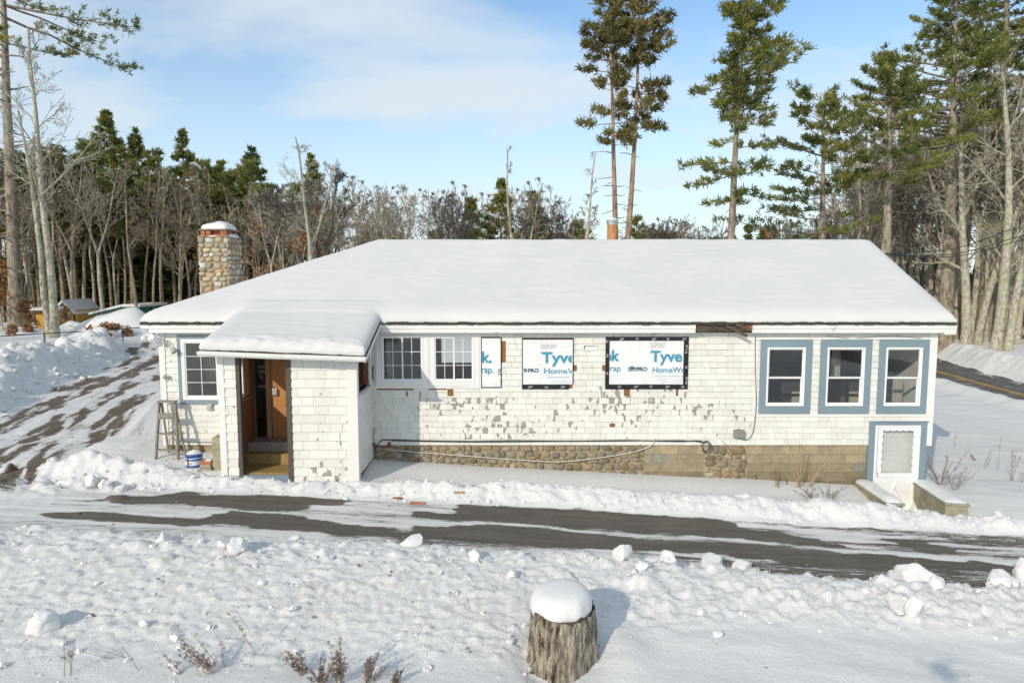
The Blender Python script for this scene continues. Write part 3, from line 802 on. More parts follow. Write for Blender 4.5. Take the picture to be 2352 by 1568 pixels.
miss = [rc(1152, 783, 1162, 832), rc(1317, 838, 1325, 852), rc(1028, 893, 1042, 909), rc(1433, 893, 1447, 909), rc(1552, 893, 1558, 909), rc(1400, 972, 1413, 980), rc(1383, 838, 1390, 852)]
side_x = XR_ - 0.17
shingles('shingle_siding', XL_ + 0.12, side_x, ZB, ZT, holes + miss, front, house, peel_main, seed=4)
b = MB()
allholes = [grow_(WIN[k], -0.06) for k in ('blue_a', 'blue_b', 'blue_c', 'left')] + [rc(878, 770, 972, 875), rc(996, 770, 1089, 875)] + [DOOR, PDOOR]
for x0, x1, z0, z1 in subtract([(XL_ + .02, XR_ - .02, ZB, ZT + 0.1)], allholes): b.box(x0, x1, WY, WY + 0.10, z0, z1)
b.build('wall', M['raw_wood'], house)
# end walls and back wall, boarded and painted
side_r = lambda u, d, z: (XR_ - 0.02 + d, u, z)
shingles('shingle_siding', WY + .02, 21.1, ZB, ZT, [], side_r, house, lambda x, z: .15, seed=7)
side_l = lambda u, d, z: (XL_ + 0.02 - d, 35.6 - u, z)
shingles('shingle_siding', WY + .02, 21.1, ZB, ZT, [], side_l, house, lambda x, z: .3, seed=8)
b = MB(); b.box(XR_ - .12, XR_ - .021, WY + .1, 21.1, ZB, ZT + .1); b.box(XL_ + .021, XL_ + .12, WY + .1, 21.1, ZB, ZT + .1)
BW = [(-6.2, -4.9, 2.4, 3.4), (-2.2, -0.6, 2.3, 3.4), (1.2, 2.4, 2.3, 3.4), (4.4, 5.5, 2.3, 3.5), (6.5, 7.5, 2.3, 3.5)]
for x0, x1, z0, z1 in subtract([(XL_ + .02, XR_ - .02, ZB, ZT + 0.1)], BW): b.box(x0, x1, 21.1, 21.2, z0, z1)
b.prism([(14.6, 0)] * 0 or [(0,0),(0.01,0),(0,0.01)], 20, 20.01) if False else None
b.build('wall', M['white'], house)
gb = MB()                                       # right gable
gb.add([(XR_ - .05, WY, 3.9), (XR_ - .05, 21.1, 3.9), (XR_ - .05, 17.8, 5.55), (XR_ - .12, WY, 3.9), (XR_ - .12, 21.1, 3.9), (XR_ - .12, 17.8, 5.55)],
       [(0,1,2), (5,4,3), (0,3,4,1), (1,4,5,2), (2,5,3,0)])
gb.build('gable', M['white'], house)

# corner boards, belt and frieze
b = MB()
b.box(XL_, XL_ + 0.125, WY - .035, WY, ZB - .01, ZT); b.box(XL_, XL_ + .02, WY, WY + .12, ZB - .01, ZT)
x0, x1, z0, z1 = rc(2128, 900, 2146, 1019)
b.box(XR_ - .18, XR_, WY - .035, WY, ZB - .01, ZT)
b.each('corner_board', M['white'], house)
b = MB()
fx0, fx1, _, _ = rc(1729, 774, 2128, 780)
b.box(fx0, XR_ - .182, WY - .03, WY, Z_at(780, WY), Z_at(773, WY))
b.box(at(1730, 955, WY).x, XR_ - .182, WY - .028, WY, Z_at(956, WY), Z_at(950, WY))
b.box(at(1738, 860, WY).x - .05, at(1741, 860, WY).x - .02, WY - .026, WY, Z_at(950, WY), Z_at(781, WY))
b.each('window_belt', M['white'], house)

# foundation -----------------------------------------------------------
ico = bmesh.new(); bmesh.ops.create_icosphere(ico, subdivisions=2, radius=1.0)
ICO_V = [v.co.copy() for v in ico.verts]; ICO_F = [tuple(v.index for v in f.verts) for f in ico.faces]; ico.free()
STONE_C = [(.33,.27,.18), (.30,.24,.155), (.28,.25,.20), (.32,.23,.14), (.25,.225,.165), (.37,.32,.23), (.27,.21,.14)]
STONE_L = [(.52,.42,.28), (.47,.40,.29), (.42,.39,.32), (.54,.44,.28), (.50,.38,.24), (.44,.37,.25)] + [(.60,.58,.53), (.62,.61,.58), (.50,.45,.35), (.52,.35,.19)]
def stones(mb, u0, u1, z0, z1, frame, r, size=0.16, cols=STONE_C, depth=0.05, dark=None):
    z = z0
    while z < z1 - 0.03:
        h = size * r.uniform(0.55, 1.15); h = min(h, z1 - z)
        u = u0 - r.random() * 0.08
        while u < u1 - 0.02:
            w = size * r.uniform(0.7, 1.8)
            a, c = max(u, u0), min(u + w, u1); u += w
            if c - a < 0.05: continue
            cu = (a + c) / 2; cz = z + h / 2 + r.uniform(-.02, .02); seed = r.random() * 90
            rw = (c - a) / 2 * r.uniform(.92, 1.02); rh = h / 2 * r.uniform(.9, 1.1); rot = r.uniform(-.25, .25)
            col = r.choice(cols); k = r.uniform(.7, 1.2) * (dark(cz) if dark else 1); col = (col[0]*k, col[1]*k, col[2]*k, 1)
            vs = []
            for p in ICO_V:
                q = Vector((math.copysign(abs(p.x) ** .62, p.x), math.copysign(abs(p.y) ** .7, p.y), math.copysign(abs(p.z) ** .62, p.z)))
                q *= 0.86 + 0.42 * mnoise.noise(p * 1.6 + Vector((seed, 0, 0)))
                uu = q.x * rw; zz = q.z * rh
                vs.append(frame(cu + uu * math.cos(rot) - zz * math.sin(rot), max(-0.02, q.y * depth * 1.0), cz + uu * math.sin(rot) + zz * math.cos(rot)))
            mb.add(vs, ICO_F, col)
        z += h * 0.97
FY = WY + 0.03
ff = lambda u, d, z: (u, FY - d, z)
stain = lambda z: 0.62 + 0.38 * min(1, max(0, (z - 0.55) / 0.5))
r = random.Random(3)
sb = MB(); stones(sb, at(858, 1050, FY).x, at(1478, 1060, FY).x, 0.25, ZB - 0.02, ff, r, 0.15, depth=0.045); sb.build('stone_foundation', M['stone'], house, smooth=True)
sb = MB(); stones(sb, at(1617, 1060, FY).x, at(1713, 1060, FY).x, 0.1, ZB - 0.02, ff, r, 0.17, STONE_C + [(.45,.4,.33)], depth=0.05); sb.build('stone_foundation', M['stone'], house, smooth=True)
sb = MB(); stones(sb, XL_ + .05, at(470, 1040, FY).x, 0.8, ZB - 0.02, ff, r, 0.15, depth=0.06)
sb.build('stone_foundation', M['stone'], house, smooth=True)
mb = MB()
for x0, x1, z0, z1 in subtract([(XL_ + .05, XR_ - .22, -0.6, ZB)], [DOOR]): mb.box(x0, x1, FY, FY + .2, z0, z1)
mb.box(XR_ - .42, XR_ - .22, FY + .2, 21.0, -0.6, ZB); mb.box(XL_ + .05, XL_ + .25, FY + .2, 21, 0.2, ZB); mb.box(XL_ + .05, XR_ - .22, 20.9, 21.08, -.2, ZB)
mb.build('foundation_wall', M['mortar'], house)
def blocks(mb, u0, u1, z0, z1, frame, r, bw=0.40, bh=0.20, proud=0.012, dark=None):
    z = z1; row = 0
    while z > z0:
        u = u0 - (bw / 2 if row % 2 else 0) - .07
        while u < u1:
            a, c = max(u + .0025, u0), min(u + bw - .0025, u1); u += bw
            if c - a < .02: continue
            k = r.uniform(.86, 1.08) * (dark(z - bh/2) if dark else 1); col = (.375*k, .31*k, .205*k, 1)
            if r.random() < .06: col = (.31*k, .29*k, .24*k, 1)
            zz0 = max(z - bh + .004, z0); p = proud * .6 + r.uniform(0, .004)
            vs = [frame(a, p, zz0), frame(c, p, zz0), frame(c, p, z - .004), frame(a, p, z - .004), frame(a, -.01, zz0), frame(c, -.01, zz0), frame(c, -.01, z - .004), frame(a, -.01, z - .004)]
            mb.add(vs, [(0,1,2,3), (4,5,1,0), (5,6,2,1), (7,4,0,3), (6,7,3,2)], col)
        z -= bh; row += 1
bb = MB(); r = random.Random(5)
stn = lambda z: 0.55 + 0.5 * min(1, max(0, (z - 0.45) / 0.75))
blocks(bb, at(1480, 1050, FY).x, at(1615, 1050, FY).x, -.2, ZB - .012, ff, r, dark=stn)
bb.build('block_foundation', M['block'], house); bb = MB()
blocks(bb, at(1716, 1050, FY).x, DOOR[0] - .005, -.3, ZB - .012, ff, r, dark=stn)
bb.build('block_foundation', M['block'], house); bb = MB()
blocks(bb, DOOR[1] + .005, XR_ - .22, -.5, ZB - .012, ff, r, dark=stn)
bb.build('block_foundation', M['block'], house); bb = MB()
fr = lambda u, d, z: (XR_ - .22 + d, u, z)
blocks(bb, FY, 21, -.6, ZB - .012, fr, r)
bb.build('block_foundation', M['block'], house)

# interior shell --------------------------------------------------------
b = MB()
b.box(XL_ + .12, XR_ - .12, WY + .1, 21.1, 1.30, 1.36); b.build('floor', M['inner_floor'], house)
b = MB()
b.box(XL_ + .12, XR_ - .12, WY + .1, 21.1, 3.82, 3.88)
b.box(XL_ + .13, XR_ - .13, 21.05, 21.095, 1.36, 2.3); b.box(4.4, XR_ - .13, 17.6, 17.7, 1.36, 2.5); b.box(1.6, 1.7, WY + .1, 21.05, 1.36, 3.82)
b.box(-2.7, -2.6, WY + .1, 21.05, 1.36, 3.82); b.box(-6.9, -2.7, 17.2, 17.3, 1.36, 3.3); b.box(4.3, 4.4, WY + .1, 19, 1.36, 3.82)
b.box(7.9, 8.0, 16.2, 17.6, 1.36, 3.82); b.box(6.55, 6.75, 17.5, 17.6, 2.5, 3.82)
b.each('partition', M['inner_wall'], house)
b = MB()
Yp = 16.6
for (a0, a1, c0, c1) in ((1795, 1840, 878, 904), (1795, 1840, 912, 924), (1951, 1985, 878, 904), (1951, 1985, 912, 925)):
    x0, x1, z0, z1 = rc(a0, c0, a1, c1, Yp); b.box(x0, x1, Yp, Yp + .2, z0, z1)
b.each('cabinet', M['beige'], house)
b = MB()
rr = random.Random(2)
for (a0, a1, y0, y1) in ((1890 + 20, 1924 + 6, 780, 868), (2050, 2072, 868, 930)):
    x0, x1, z0, z1 = rc(a0, y0, a1, y1, 15.2)
    n = 12; pts = [(x0 + (x1 - x0) * i / n, 15.2 + .03 * math.sin(i * 1.9)) for i in range(n + 1)]
    for i in range(n):
        p, q = pts[i], pts[i + 1]
        b.add([(p[0], p[1], z0), (q[0], q[1], z0), (q[0], q[1], z1), (p[0], p[1], z1)], [(0,1,2,3)])
b.build('curtain', M['curtain'], house)

# windows -----------------------------------------------------------------
def frame_rect(mb, x0, x1, z0, z1, w, y0, y1, wt=None, wb=None):
    wt = wt or w; wb = wb or w
    mb.box(x0, x1, y0, y1, z1 - wt, z1); mb.box(x0, x1, y0, y1, z0, z0 + wb)
    mb.box(x0, x0 + w, y0, y1, z0 + wb, z1 - wt); mb.box(x1 - w, x1, y0, y1, z0 + wb, z1 - wt)
def hung_window(R_, fr_px, label):
    b = MB(); x0, x1, z0, z1 = R_; X0, X1, Z0, Z1 = fr_px
    y0, y1 = WY - .045, WY + .002
    b.box(x0, x1, y0, y1, Z1, z1); b.box(x0, x1, y0, y1, z0, Z0); b.box(x0, X0, y0, y1, Z0, Z1); b.box(X1, x1, y0, y1, Z0, Z1)
    w = b.build('window', M['blue'], house, bevel=.002); w['label'] = label
    b = MB(); frame_rect(b, X0, X1, Z0, Z1, .032, WY - .062, WY + .05)
    mid = Z0 + (Z1 - Z0) * 0.475
    # lower sash behind, upper sash in front of it
    s0, s1 = X0 + .032, X1 - .032
    frame_rect(b, s0, s1, mid - .01, Z1 - .032, .022, WY - .035, WY - .008)
    frame_rect(b, s0 + .001, s1 - .001, Z0 + .032, mid + .028, .03, WY - .004, WY + .024)
    b.build('frame', M['vinyl'], w, bevel=.002)
    b = MB()
    b.box(s0 + .02, s1 - .02, WY - .022, WY - .018, mid, Z1 - .05); b.box(s0 + .03, s1 - .03, WY + .008, WY + .012, Z0 + .06, mid + .01)
    b.build('pane', M['glass'], w)
hung_window(WIN['blue_a'], rc(1759, 797, 1846, 931), 'blue-trimmed sash window farthest from the right corner')
hung_window(WIN['blue_b'], rc(1896, 797, 1982, 931), 'middle of the three blue-trimmed sash windows')
hung_window(WIN['blue_c'], rc(2030, 797, 2113, 931), 'blue-trimmed sash window nearest the right corner')

def grid_slider(parent_, X0, X1, Z0, Z1, cols, rows_, yf=WY - .02):
    """two sliding sashes with white glazing bars"""
    mid = (X0 + X1) / 2
    b = MB(); frame_rect(b, X0, X1, Z0, Z1, .025, yf - .03, yf + .06)
    for k, (a, c, y) in enumerate(((X0 + .025, mid + .018, yf), (mid - .018, X1 - .025, yf + .028))):
        frame_rect(b, a, c, Z0 + .025, Z1 - .025, .026, y - .012, y + .012)
    b.build('frame', M['vinyl'], parent_)
    b = MB(); g = MB()
    for k, (a, c, y) in enumerate(((X0 + .051, mid - .008, yf), (mid + .008, X1 - .051, yf + .028))):
        for i in range(1, cols):
            x = a + (c - a) * i / cols; b.box(x - .006, x + .006, y - .008, y - .002, Z0 + .05, Z1 - .05)
        for j in range(1, rows_):
            z = Z0 + .05 + (Z1 - Z0 - .1) * j / rows_; b.box(a, c, y - .0085, y - .0025, z - .006, z + .006)
        g.box(a, c, y - .001, y + .002, Z0 + .05, Z1 - .05)
    b.build('glazing_bar', M['vinyl'], parent_); g.build('pane', M['glass'], parent_)
# the pair of grid windows in one broad white casing
x0, x1, z0, z1 = WIN['pair']
A = rc(877, 771, 972, 875); B_ = rc(996, 771, 1089, 875)
b = MB()
for q in subtract([(x0, x1, z0, z1)], [A, B_]): b.box(q[0], q[1], WY - .04, WY + .003, q[2], q[3])
for q in (A, B_): frame_rect(b, q[0] - .11, q[1] + .11, q[2] - .1, q[3] + .06, .03, WY - .05, WY - .038)
w = b.build('window', M['white'], house, bevel=.002); w['label'] = 'pair of white grid windows in one broad casing'
grid_slider(w, *A, 2, 3); grid_slider(w, *B_, 2, 3)
b = MB()      # raw strips under the casing where shingles are gone
for q in (rc(866, 892, 950, 895), rc(986, 892, 1026, 895), rc(933, 896, 937, 909)): b.box(q[0], q[1], WY - .024, WY, q[2], q[3])
b.each('bare_strip', M['raw_wood'], house)
# left window, partly behind the porch
x0, x1, z0, z1 = WIN['left']
q = rc(420, 778, 577, 917)
b = MB()
for s in subtract([(x0, x1, z0, z1)], [q]): b.box(s[0], s[1], WY - .045, WY + .002, s[2], s[3])
w = b.build('window', M['blue'], house, bevel=.002); w['label'] = 'blue-trimmed grid window beside the porch'
q2 = grow_(q, -.04)
b = MB(); frame_rect(b, *q, .04, WY - .055, WY + .03); b.build('casing', M['vinyl'], w)
grid_slider(w, *q2, 2, 4, WY - .02)
b = MB()
for i in range(7):
    xx = q[0] + .2 + i * .06; b.beam((xx, 14.9, z1), (xx + .15, 14.95, z0 + .35), .045, .01)
b.build('blind', M['curtain'], w)

# vent opening
v = WIN['vent']; b = MB(); frame_rect(b, *grow_(v, .012), .014, WY - .03, WY - .0); b.box(v[0] + .03, v[1], WY - .012, WY - .004, v[2], v[3] - .02)
b.build('vent_opening', M['wrap'], house)

# house wrap with printing ---------------------------------------------------
def text_mesh(mb, s, x0, x1, z0, z1, y, bold=0.0, clip=None, shear=0.0, arch=0.0):
    cu = bpy.data.curves.new('t', 'FONT'); cu.body = s; cu.offset = bold; cu.resolution_u = 4; cu.fill_mode = 'FRONT'
    cu.shear = shear
    ob = bpy.data.objects.new('t', cu); COL.objects.link(ob)
    bpy.context.view_layer.update()
    me = bpy.data.meshes.new_from_object(ob.evaluated_get(bpy.context.evaluated_depsgraph_get()))
    bpy.data.objects.remove(ob); bpy.data.curves.remove(cu)
    bm = bmesh.new(); bm.from_mesh(me); bpy.data.meshes.remove(me)
    xs = [v.co.x for v in bm.verts]; ys = [v.co.y for v in bm.verts]
    ax, bx, ay, by = min(xs), max(xs), min(ys), max(ys)
    for v in bm.verts:
        k = (v.co.x - ax) / (bx - ax); X_ = x0 + k * (x1 - x0); zz = z0 + (v.co.y - ay) / (by - ay) * (z1 - z0)
        if arch: zz = zz - arch * (2 * k - 1) ** 2 * 0.5 * (1 - (v.co.y - ay) / (by - ay))* -1
        v.co = Vector((X_, y, zz))
    if clip:
        for co, no in (((clip[0], 0, 0), (-1, 0, 0)), ((clip[1], 0, 0), (1, 0, 0))):
            bmesh.ops.bisect_plane(bm, geom=bm.verts[:] + bm.edges[:] + bm.faces[:], plane_co=co, plane_no=no, clear_outer=True)
    bm.verts.index_update()
    mb.add([v.co.copy() for v in bm.verts], [tuple(v.index for v in f.verts) for f in bm.faces]); bm.free()
def sheet_mesh(x0, x1, z0, z1, y, seed):
    n, m = max(6, int((x1 - x0) / .03)), max(6, int((z1 - z0) / .03)); vs = []
    for j in range(m + 1):
        for i in range(n + 1):
            X_ = x0 + (x1 - x0) * i / n; Z_ = z0 + (z1 - z0) * j / m
            e = min(i, n - i, j, m - j)
            vs.append((X_, y - (0.006 * mnoise.noise(Vector((X_ * 5, Z_ * 2.2, seed))) + .004 * mnoise.noise(Vector((X_ * 13, Z_ * 9, seed))) if e else 0), Z_))
    fs = [(j*(n+1)+i, j*(n+1)+i+1, (j+1)*(n+1)+i+1, (j+1)*(n+1)+i) for j in range(m) for i in range(n)]
    return vs, fs
def zx(x): return 1179 + x * 0.1823
def zy(y): return 750.3 + y * 0.1823
def T(mb, s, a0, b0, a1, b1, bold=0.0, clip=None, y=WY - .034, zoom=True, **k):
    """picture box of the finished word -> wall"""
    if zoom: a0, a1, b0, b1 = zx(a0), zx(a1), zy(b0), zy(b1)
    q = rc(a0, b0, a1, b1)
    c = None
    if clip: c = (at(zx(clip[0]) if zoom else clip[0], 830, WY).x, at(zx(clip[1]) if zoom else clip[1], 830, WY).x)
    text_mesh(mb, s, q[0], q[1], q[2], q[3], y, bold, c, **k)
def icon(mb, a0, b0, a1, b1, clip=None, y=WY - .034):
    x0, x1, z0, z1 = rc(zx(a0), zy(b0), zx(a1), zy(b1)); w = x1 - x0; h = z1 - z0
    cl = at(zx(clip), 830, WY).x if clip else -99
    def bx(u0, u1, v0, v1):
        p, q = max(x0 + u0 * w, cl), x0 + u1 * w
        if q > p: mb.add([(p, y, z0 + v0 * h), (q, y, z0 + v0 * h), (q, y, z0 + v1 * h), (p, y, z0 + v1 * h)], [(0,1,2,3)])
    bx(.0, .55, 0, .12); bx(.62, .7, 0, .12); bx(.76, .84, 0, .12); bx(.9, 1, 0, .12)
    bx(.04, .96, .26, .36); bx(.04, .14, .36, .62); bx(.86, .96, .36, .62); bx(.24, .78, .42, .56); bx(0, 1, .62, .74); bx(.12, .88, .74, .84); bx(.36, .64, .84, 1)
def wrap_sheet(R_, inner, label, seed):
    b = MB(); vs, fs = sheet_mesh(*inner, WY - .022, seed); b.add(vs, fs)
    b.box(inner[0] + .002, inner[1] - .002, WY - .013, WY - .004, inner[2] + .002, inner[3] - .002)
    o = b.build('house_wrap_sheet', M['wrap'], house, smooth=False); o['label'] = label; return o
def tape_marks(parent_, segs):
    m = MB()
    for (s, a0, b0, a1, b1) in segs:
        T(m, s, a0, b0, a1, b1, 0.02, y=WY - .039, shear=0.3)
    m.build('tape_print', M['tape_ink'], parent_)
# sheet 1: narrow strip
s1 = wrap_sheet(WIN['wrap1'], rc(1106, 776, 1150, 888), 'narrow white house wrap strip beside the grid windows', 1)
m = MB()
T(m, 'k.', 1107, 806.5, 1129, 833, .03, zoom=False); T(m, 'rap.', 1106, 845, 1133, 861, .008, (1107, 1150), zoom=False)
m.build('blue_lettering', M['ink_blue'], s1)
m = MB(); frame_rect(m, *rc(1104.5, 774, 1152, 890), .02, WY - .030, WY - .024); m.build('tape', M['tape'], s1)
m = MB(); xx0, xx1, zz0, zz1 = rc(1144, 845, 1149, 860)
for k in range(3): m.add([(xx0, WY - .034, zz0 + .05*k), (xx1, WY - .034, zz0 + .05*k), (xx1, WY - .034, zz0 + .05*k + .022), (xx0, WY - .034, zz0 + .05*k + .022)], [(0,1,2,3)])
m.build('logo', M['ink_navy'], s1)
# sheet 2
s2 = wrap_sheet(WIN['wrap2'], rc(1201, 780, 1315, 882), 'square white house wrap sheet with tape only below', 2)
m = MB(); T(m, 'Tyve', 352, 315, 792, 497, .028, (120, 733)); T(m, 'HomeW', 388, 519, 806, 588, .006, (120, 733)); m.build('blue_lettering', M['ink_blue'], s2)
m = MB(); T(m, 'PRO', 185, 522, 318, 573, .035); icon(m, 100, 518, 172, 575, 132); m.build('logo', M['ink_navy'], s2)
m = MB(); T(m, 'DUPONT', 350, 215, 545, 276, .0); m.build('faint_lettering', M['ink_pale'], s2)
m = MB()
for (a, c, y_) in ((415, 720, 622), (415, 700, 632), (470, 715, 672), (470, 700, 694)):
    q = rc(zx(a), zy(y_), zx(c), zy(y_ + 7)); m.add([(q[0], WY - .034, q[2]), (q[1], WY - .034, q[2]), (q[1], WY - .034, q[3]), (q[0], WY - .034, q[3])], [(0,1,2,3)])
m.build('small_print', M['ink_paleblue'], s2)
m = MB(); q = rc(1199, 882, 1306, 893); m.box(q[0], q[1], WY - .036, WY - .02, q[2], q[3])
q = WIN['wrap2']; m.box(q[0], q[0] + .012, WY - .032, WY - .012, q[2], q[3]); m.box(q[1] - .012, q[1], WY - .032, WY - .012, q[2] + .1, q[3]); m.box(q[0], q[1], WY - .032, WY - .012, q[3] - .012, q[3])
m.build('tape', M['tape'], s2)
tape_marks(s2, [('ZIP', 180, 742, 240, 768), ('WL', 395, 745, 440, 772), ('ZIP', 590, 742, 650, 768)])
# sheet 3
s3 = wrap_sheet(WIN['wrap3'], rc(1399, 782, 1570, 882), 'wide white house wrap sheet framed in black tape', 3)
m = MB(); T(m, 'ek', 1148, 288, 1335, 432, .03, (1213, 1400)); T(m, 'rap', 1215, 505, 1348, 580, .006); T(m, 'Tyve', 1725, 298, 2122, 482, .028); T(m, 'HomeWr', 1752, 503, 2150, 575, .006, (1700, 2135))
m.build('blue_lettering', M['ink_blue'], s3)
m = MB(); T(m, 'PRO', 1548, 503, 1685, 556, .035); icon(m, 1443, 494, 1540, 555); m.build('logo', M['ink_navy'], s3)
m = MB(); T(m, 'DUPONT', 1720, 195, 1915, 262, .0); m.build('faint_lettering', M['ink_pale'], s3)
m = MB()
for (a, c, y_) in ((1775, 2125, 605), (1775, 2110, 615), (1815, 2120, 655), (1830, 2120, 683), (1218, 1340, 605), (1218, 1320, 640), (1218, 1270, 672)):
    q = rc(zx(a), zy(y_), zx(c), zy(y_ + 7)); m.add([(q[0], WY - .034, q[2]), (q[1], WY - .034, q[2]), (q[1], WY - .034, q[3]), (q[0], WY - .034, q[3])], [(0,1,2,3)])
m.build('small_print', M['ink_paleblue'], s3)
m = MB(); q = WIN['wrap3']; qi = rc(1399, 782, 1569, 882)
m.box(q[0], q[1], WY - .034, WY - .02, qi[3], q[3]); m.box(q[0], q[1], WY - .034, WY - .02, q[2], qi[2]); m.box(q[0], qi[0], WY - .034, WY - .02, qi[2], qi[3]); m.box(qi[1], q[1], WY - .034, WY - .02, qi[2], qi[3])
m.build('tape', M['tape'], s3)
tape_marks(s3, [('ZIP', 1330, 140, 1390, 168), ('WL', 1540, 135, 1575, 168), ('ZIP', 1735, 140, 1795, 168), ('WL', 1930, 135, 1965, 168), ('ZIP', 2120, 140, 2175, 165),
  ('WL', 1315, 735, 1350, 765), ('ZIP', 1510, 738, 1570, 766), ('WL', 1715, 733, 1750, 765), ('ZIP', 1905, 738, 1965, 766), ('WL', 2110, 738, 2150, 768),
  ('WL', 1165, 165, 1195, 200), ('ZI', 1165, 340, 1195, 380), ('WL', 1165, 565, 1195, 600), ('ZI', 2160, 230, 2190, 330), ('WL', 2160, 490, 2190, 525), ('ZI', 2160, 630, 2190, 715)])

# basement door ---------------------------------------------------------------
x0, x1, z0, z1 = DOOR; z0 = -0.5
tw = 0.125
b = MB(); b.box(x0, x0 + tw, WY - .05, WY + .05, z0, z1); b.box(x1 - tw, x1, WY - .05, WY + .05, z0, z1); b.box(x0 + tw, x1 - tw, WY - .05, WY + .05, z1 - .085, z1)
b.box(x0 + .1, x1 + .02, WY - .07, WY - .05, z1 - .012, z1 + .006)
dr = b.build('basement_door', M['blue'], house, bevel=.002)
i0, i1 = x0 + tw, x1 - tw; iz = z1 - .087
b = MB(); fw = .07
b.box(i0, i0 + fw, WY - .035, WY + .04, z0, iz); b.box(i1 - fw * .7, i1, WY - .035, WY + .04, z0, iz); b.box(i0 + fw, i1 - fw * .7, WY - .035, WY + .04, iz - .05, iz)
d0, d1, dzt = i0 + fw + .003, i1 - fw * .7 - .003, iz - .053
zk = Z_at(1095, WY)                       # top of the kick panel
st = .075
yy0, yy1 = WY - .045, WY - .02
b.box(d0, d1, yy0, yy1, zk, zk + .06); b.box(d0, d0 + st, yy0, yy1, z0, zk); b.box(d1 - st, d1, yy0, yy1, z0, zk)
b.box(d0 + st, d1 - st, WY - .03, WY - .02, z0, zk)
for (p, q_) in (((d0 + st + .02, -.25), (d0 + .48, zk - .03)), ((d1 - st - .02, -.25), (d0 + .42, zk - .22))):
    b.beam((p[0], WY - .034, p[1]), (q_[0], WY - .034, q_[1]), .012, .07, up=(0, 1, 0))
b.build('storm_door', M['vinyl'], dr, bevel=.002)
# scalloped opening: the sheet metal border as a ring between a rectangle and a wavy outline
b = MB()
X0, X1, Z0, Z1 = d0, d1, zk + .06, dzt
def wavy(k):            # k in 0..1 round the opening
    pass
inn = []; outl = []
nx_, nz_ = 40, 66
gx0, gx1, gz0, gz1 = X0 + .085, X1 - .085, Z0 + .03, Z1 - .05
for i in range(nx_): f = i / nx_; inn.append((gx0 + (gx1 - gx0) * f, gz0 + .012 * abs(math.sin(f * math.pi * 5)))); outl.append((X0 + (X1 - X0) * f, Z0))
for i in range(nz_): f = i / nz_; inn.append((gx1 - .018 * abs(math.sin(f * math.pi * 6)), gz0 + (gz1 - gz0) * f)); outl.append((X1, Z0 + (Z1 - Z0) * f))
for i in range(nx_): f = i / nx_; inn.append((gx1 - (gx1 - gx0) * f, gz1 - .026 * abs(math.sin(f * math.pi * 5 + .6)))); outl.append((X1 - (X1 - X0) * f, Z1))
for i in range(nz_): f = i / nz_; inn.append((gx0 + .018 * abs(math.sin(f * math.pi * 6)), gz1 - (gz1 - gz0) * f)); outl.append((X0, Z1 - (Z1 - Z0) * f))
n = len(inn); vs = [(p[0], yy0, p[1]) for p in outl] + [(p[0], yy0, p[1]) for p in inn] + [(p[0], yy0 + .03, p[1]) for p in inn]
b.add(vs, [(i, (i+1) % n, n + (i+1) % n, n + i) for i in range(n)] + [(n + i, n + (i+1) % n, 2*n + (i+1) % n, 2*n + i) for i in range(n)])
b.build('scalloped_border', M['vinyl'], dr)
b = MB(); b.box(gx0 - .03, gx1 + .03, WY - .012, WY - .009, gz0 - .02, gz1 + .02); b.build('pane', M['glass'], dr)
b = MB(); py_ = WY + .095
b.box(i0 + .02, i1 - .02, py_, py_ + .04, z0, iz)
pw = (gx1 - gx0 + .16) / 3
for c in range(3):
    for (za, zb) in ((1.50, 1.79 - .06), (1.10, 1.45), (0.68, 1.05), (.3, .62)):
        xa = gx0 - .08 + c * pw + .025; frame_rect(b, xa, xa + pw - .05, za, zb, .014, py_ - .012, py_ + .002)
        b.box(xa + .035, xa + pw - .085, py_ - .008, py_ + .002, za + .035, zb - .035)
b.build('inner_door', M['white'], dr, bevel=.002)
b = MB(); b.box(d0 + .012, d0 + .024, yy0 - .02, yy0, zk + .02, zk + .12); b.tube([(d0 + .018, yy0 - .02, zk + .03), (d0 + .018, yy0 - .04, zk + .05), (d0 + .018, yy0 - .02, zk + .11)], .004, 6)
b.build('handle', M['light_metal'], dr)

# porch ---------------------------------------------------------------------
PY = 13.0
p0, p1 = at(504, 950, PY).x, at(820, 950, PY).x          # outer corners
o0, o1 = at(546, 950, PY).x, at(671, 950, PY).x          # doorway
pz0 = 0.95
eL, eR = -5.87, -2.74; EYP = 12.70
def pr_z(x, y):     # porch roof deck
    k = (x - eL) / (eR - eL); e = 3.62 - .12 * k
    return e + (4.17 - e) * (y - EYP) / 1.9
pztop = 3.55
def peel_p(x, z):
    g = lambda cx, cz, rx, rz: math.exp(-((x - cx) / rx) ** 2 - ((z - cz) / rz) ** 2)
    v = .3 + .55 * g(-3.5, 2.0, .5, .5) + .9 * sstep(1.5, 1.15, z)
    return float(min(1, v if x > -4.4 else .3 + .3 * sstep(1.7, 1.2, z)))
pf = lambda u, d, z: (u, PY - d, z)
shingles('porch_siding', p0 + .12, o0 - .008, pz0, pztop, [], pf, house, peel_p, seed=21, expo=.172)
shingles('porch_siding', o1 + .008, p1 - .17, pz0, pztop, [], pf, house, peel_p, seed=22, expo=.172, wmul=1.25)
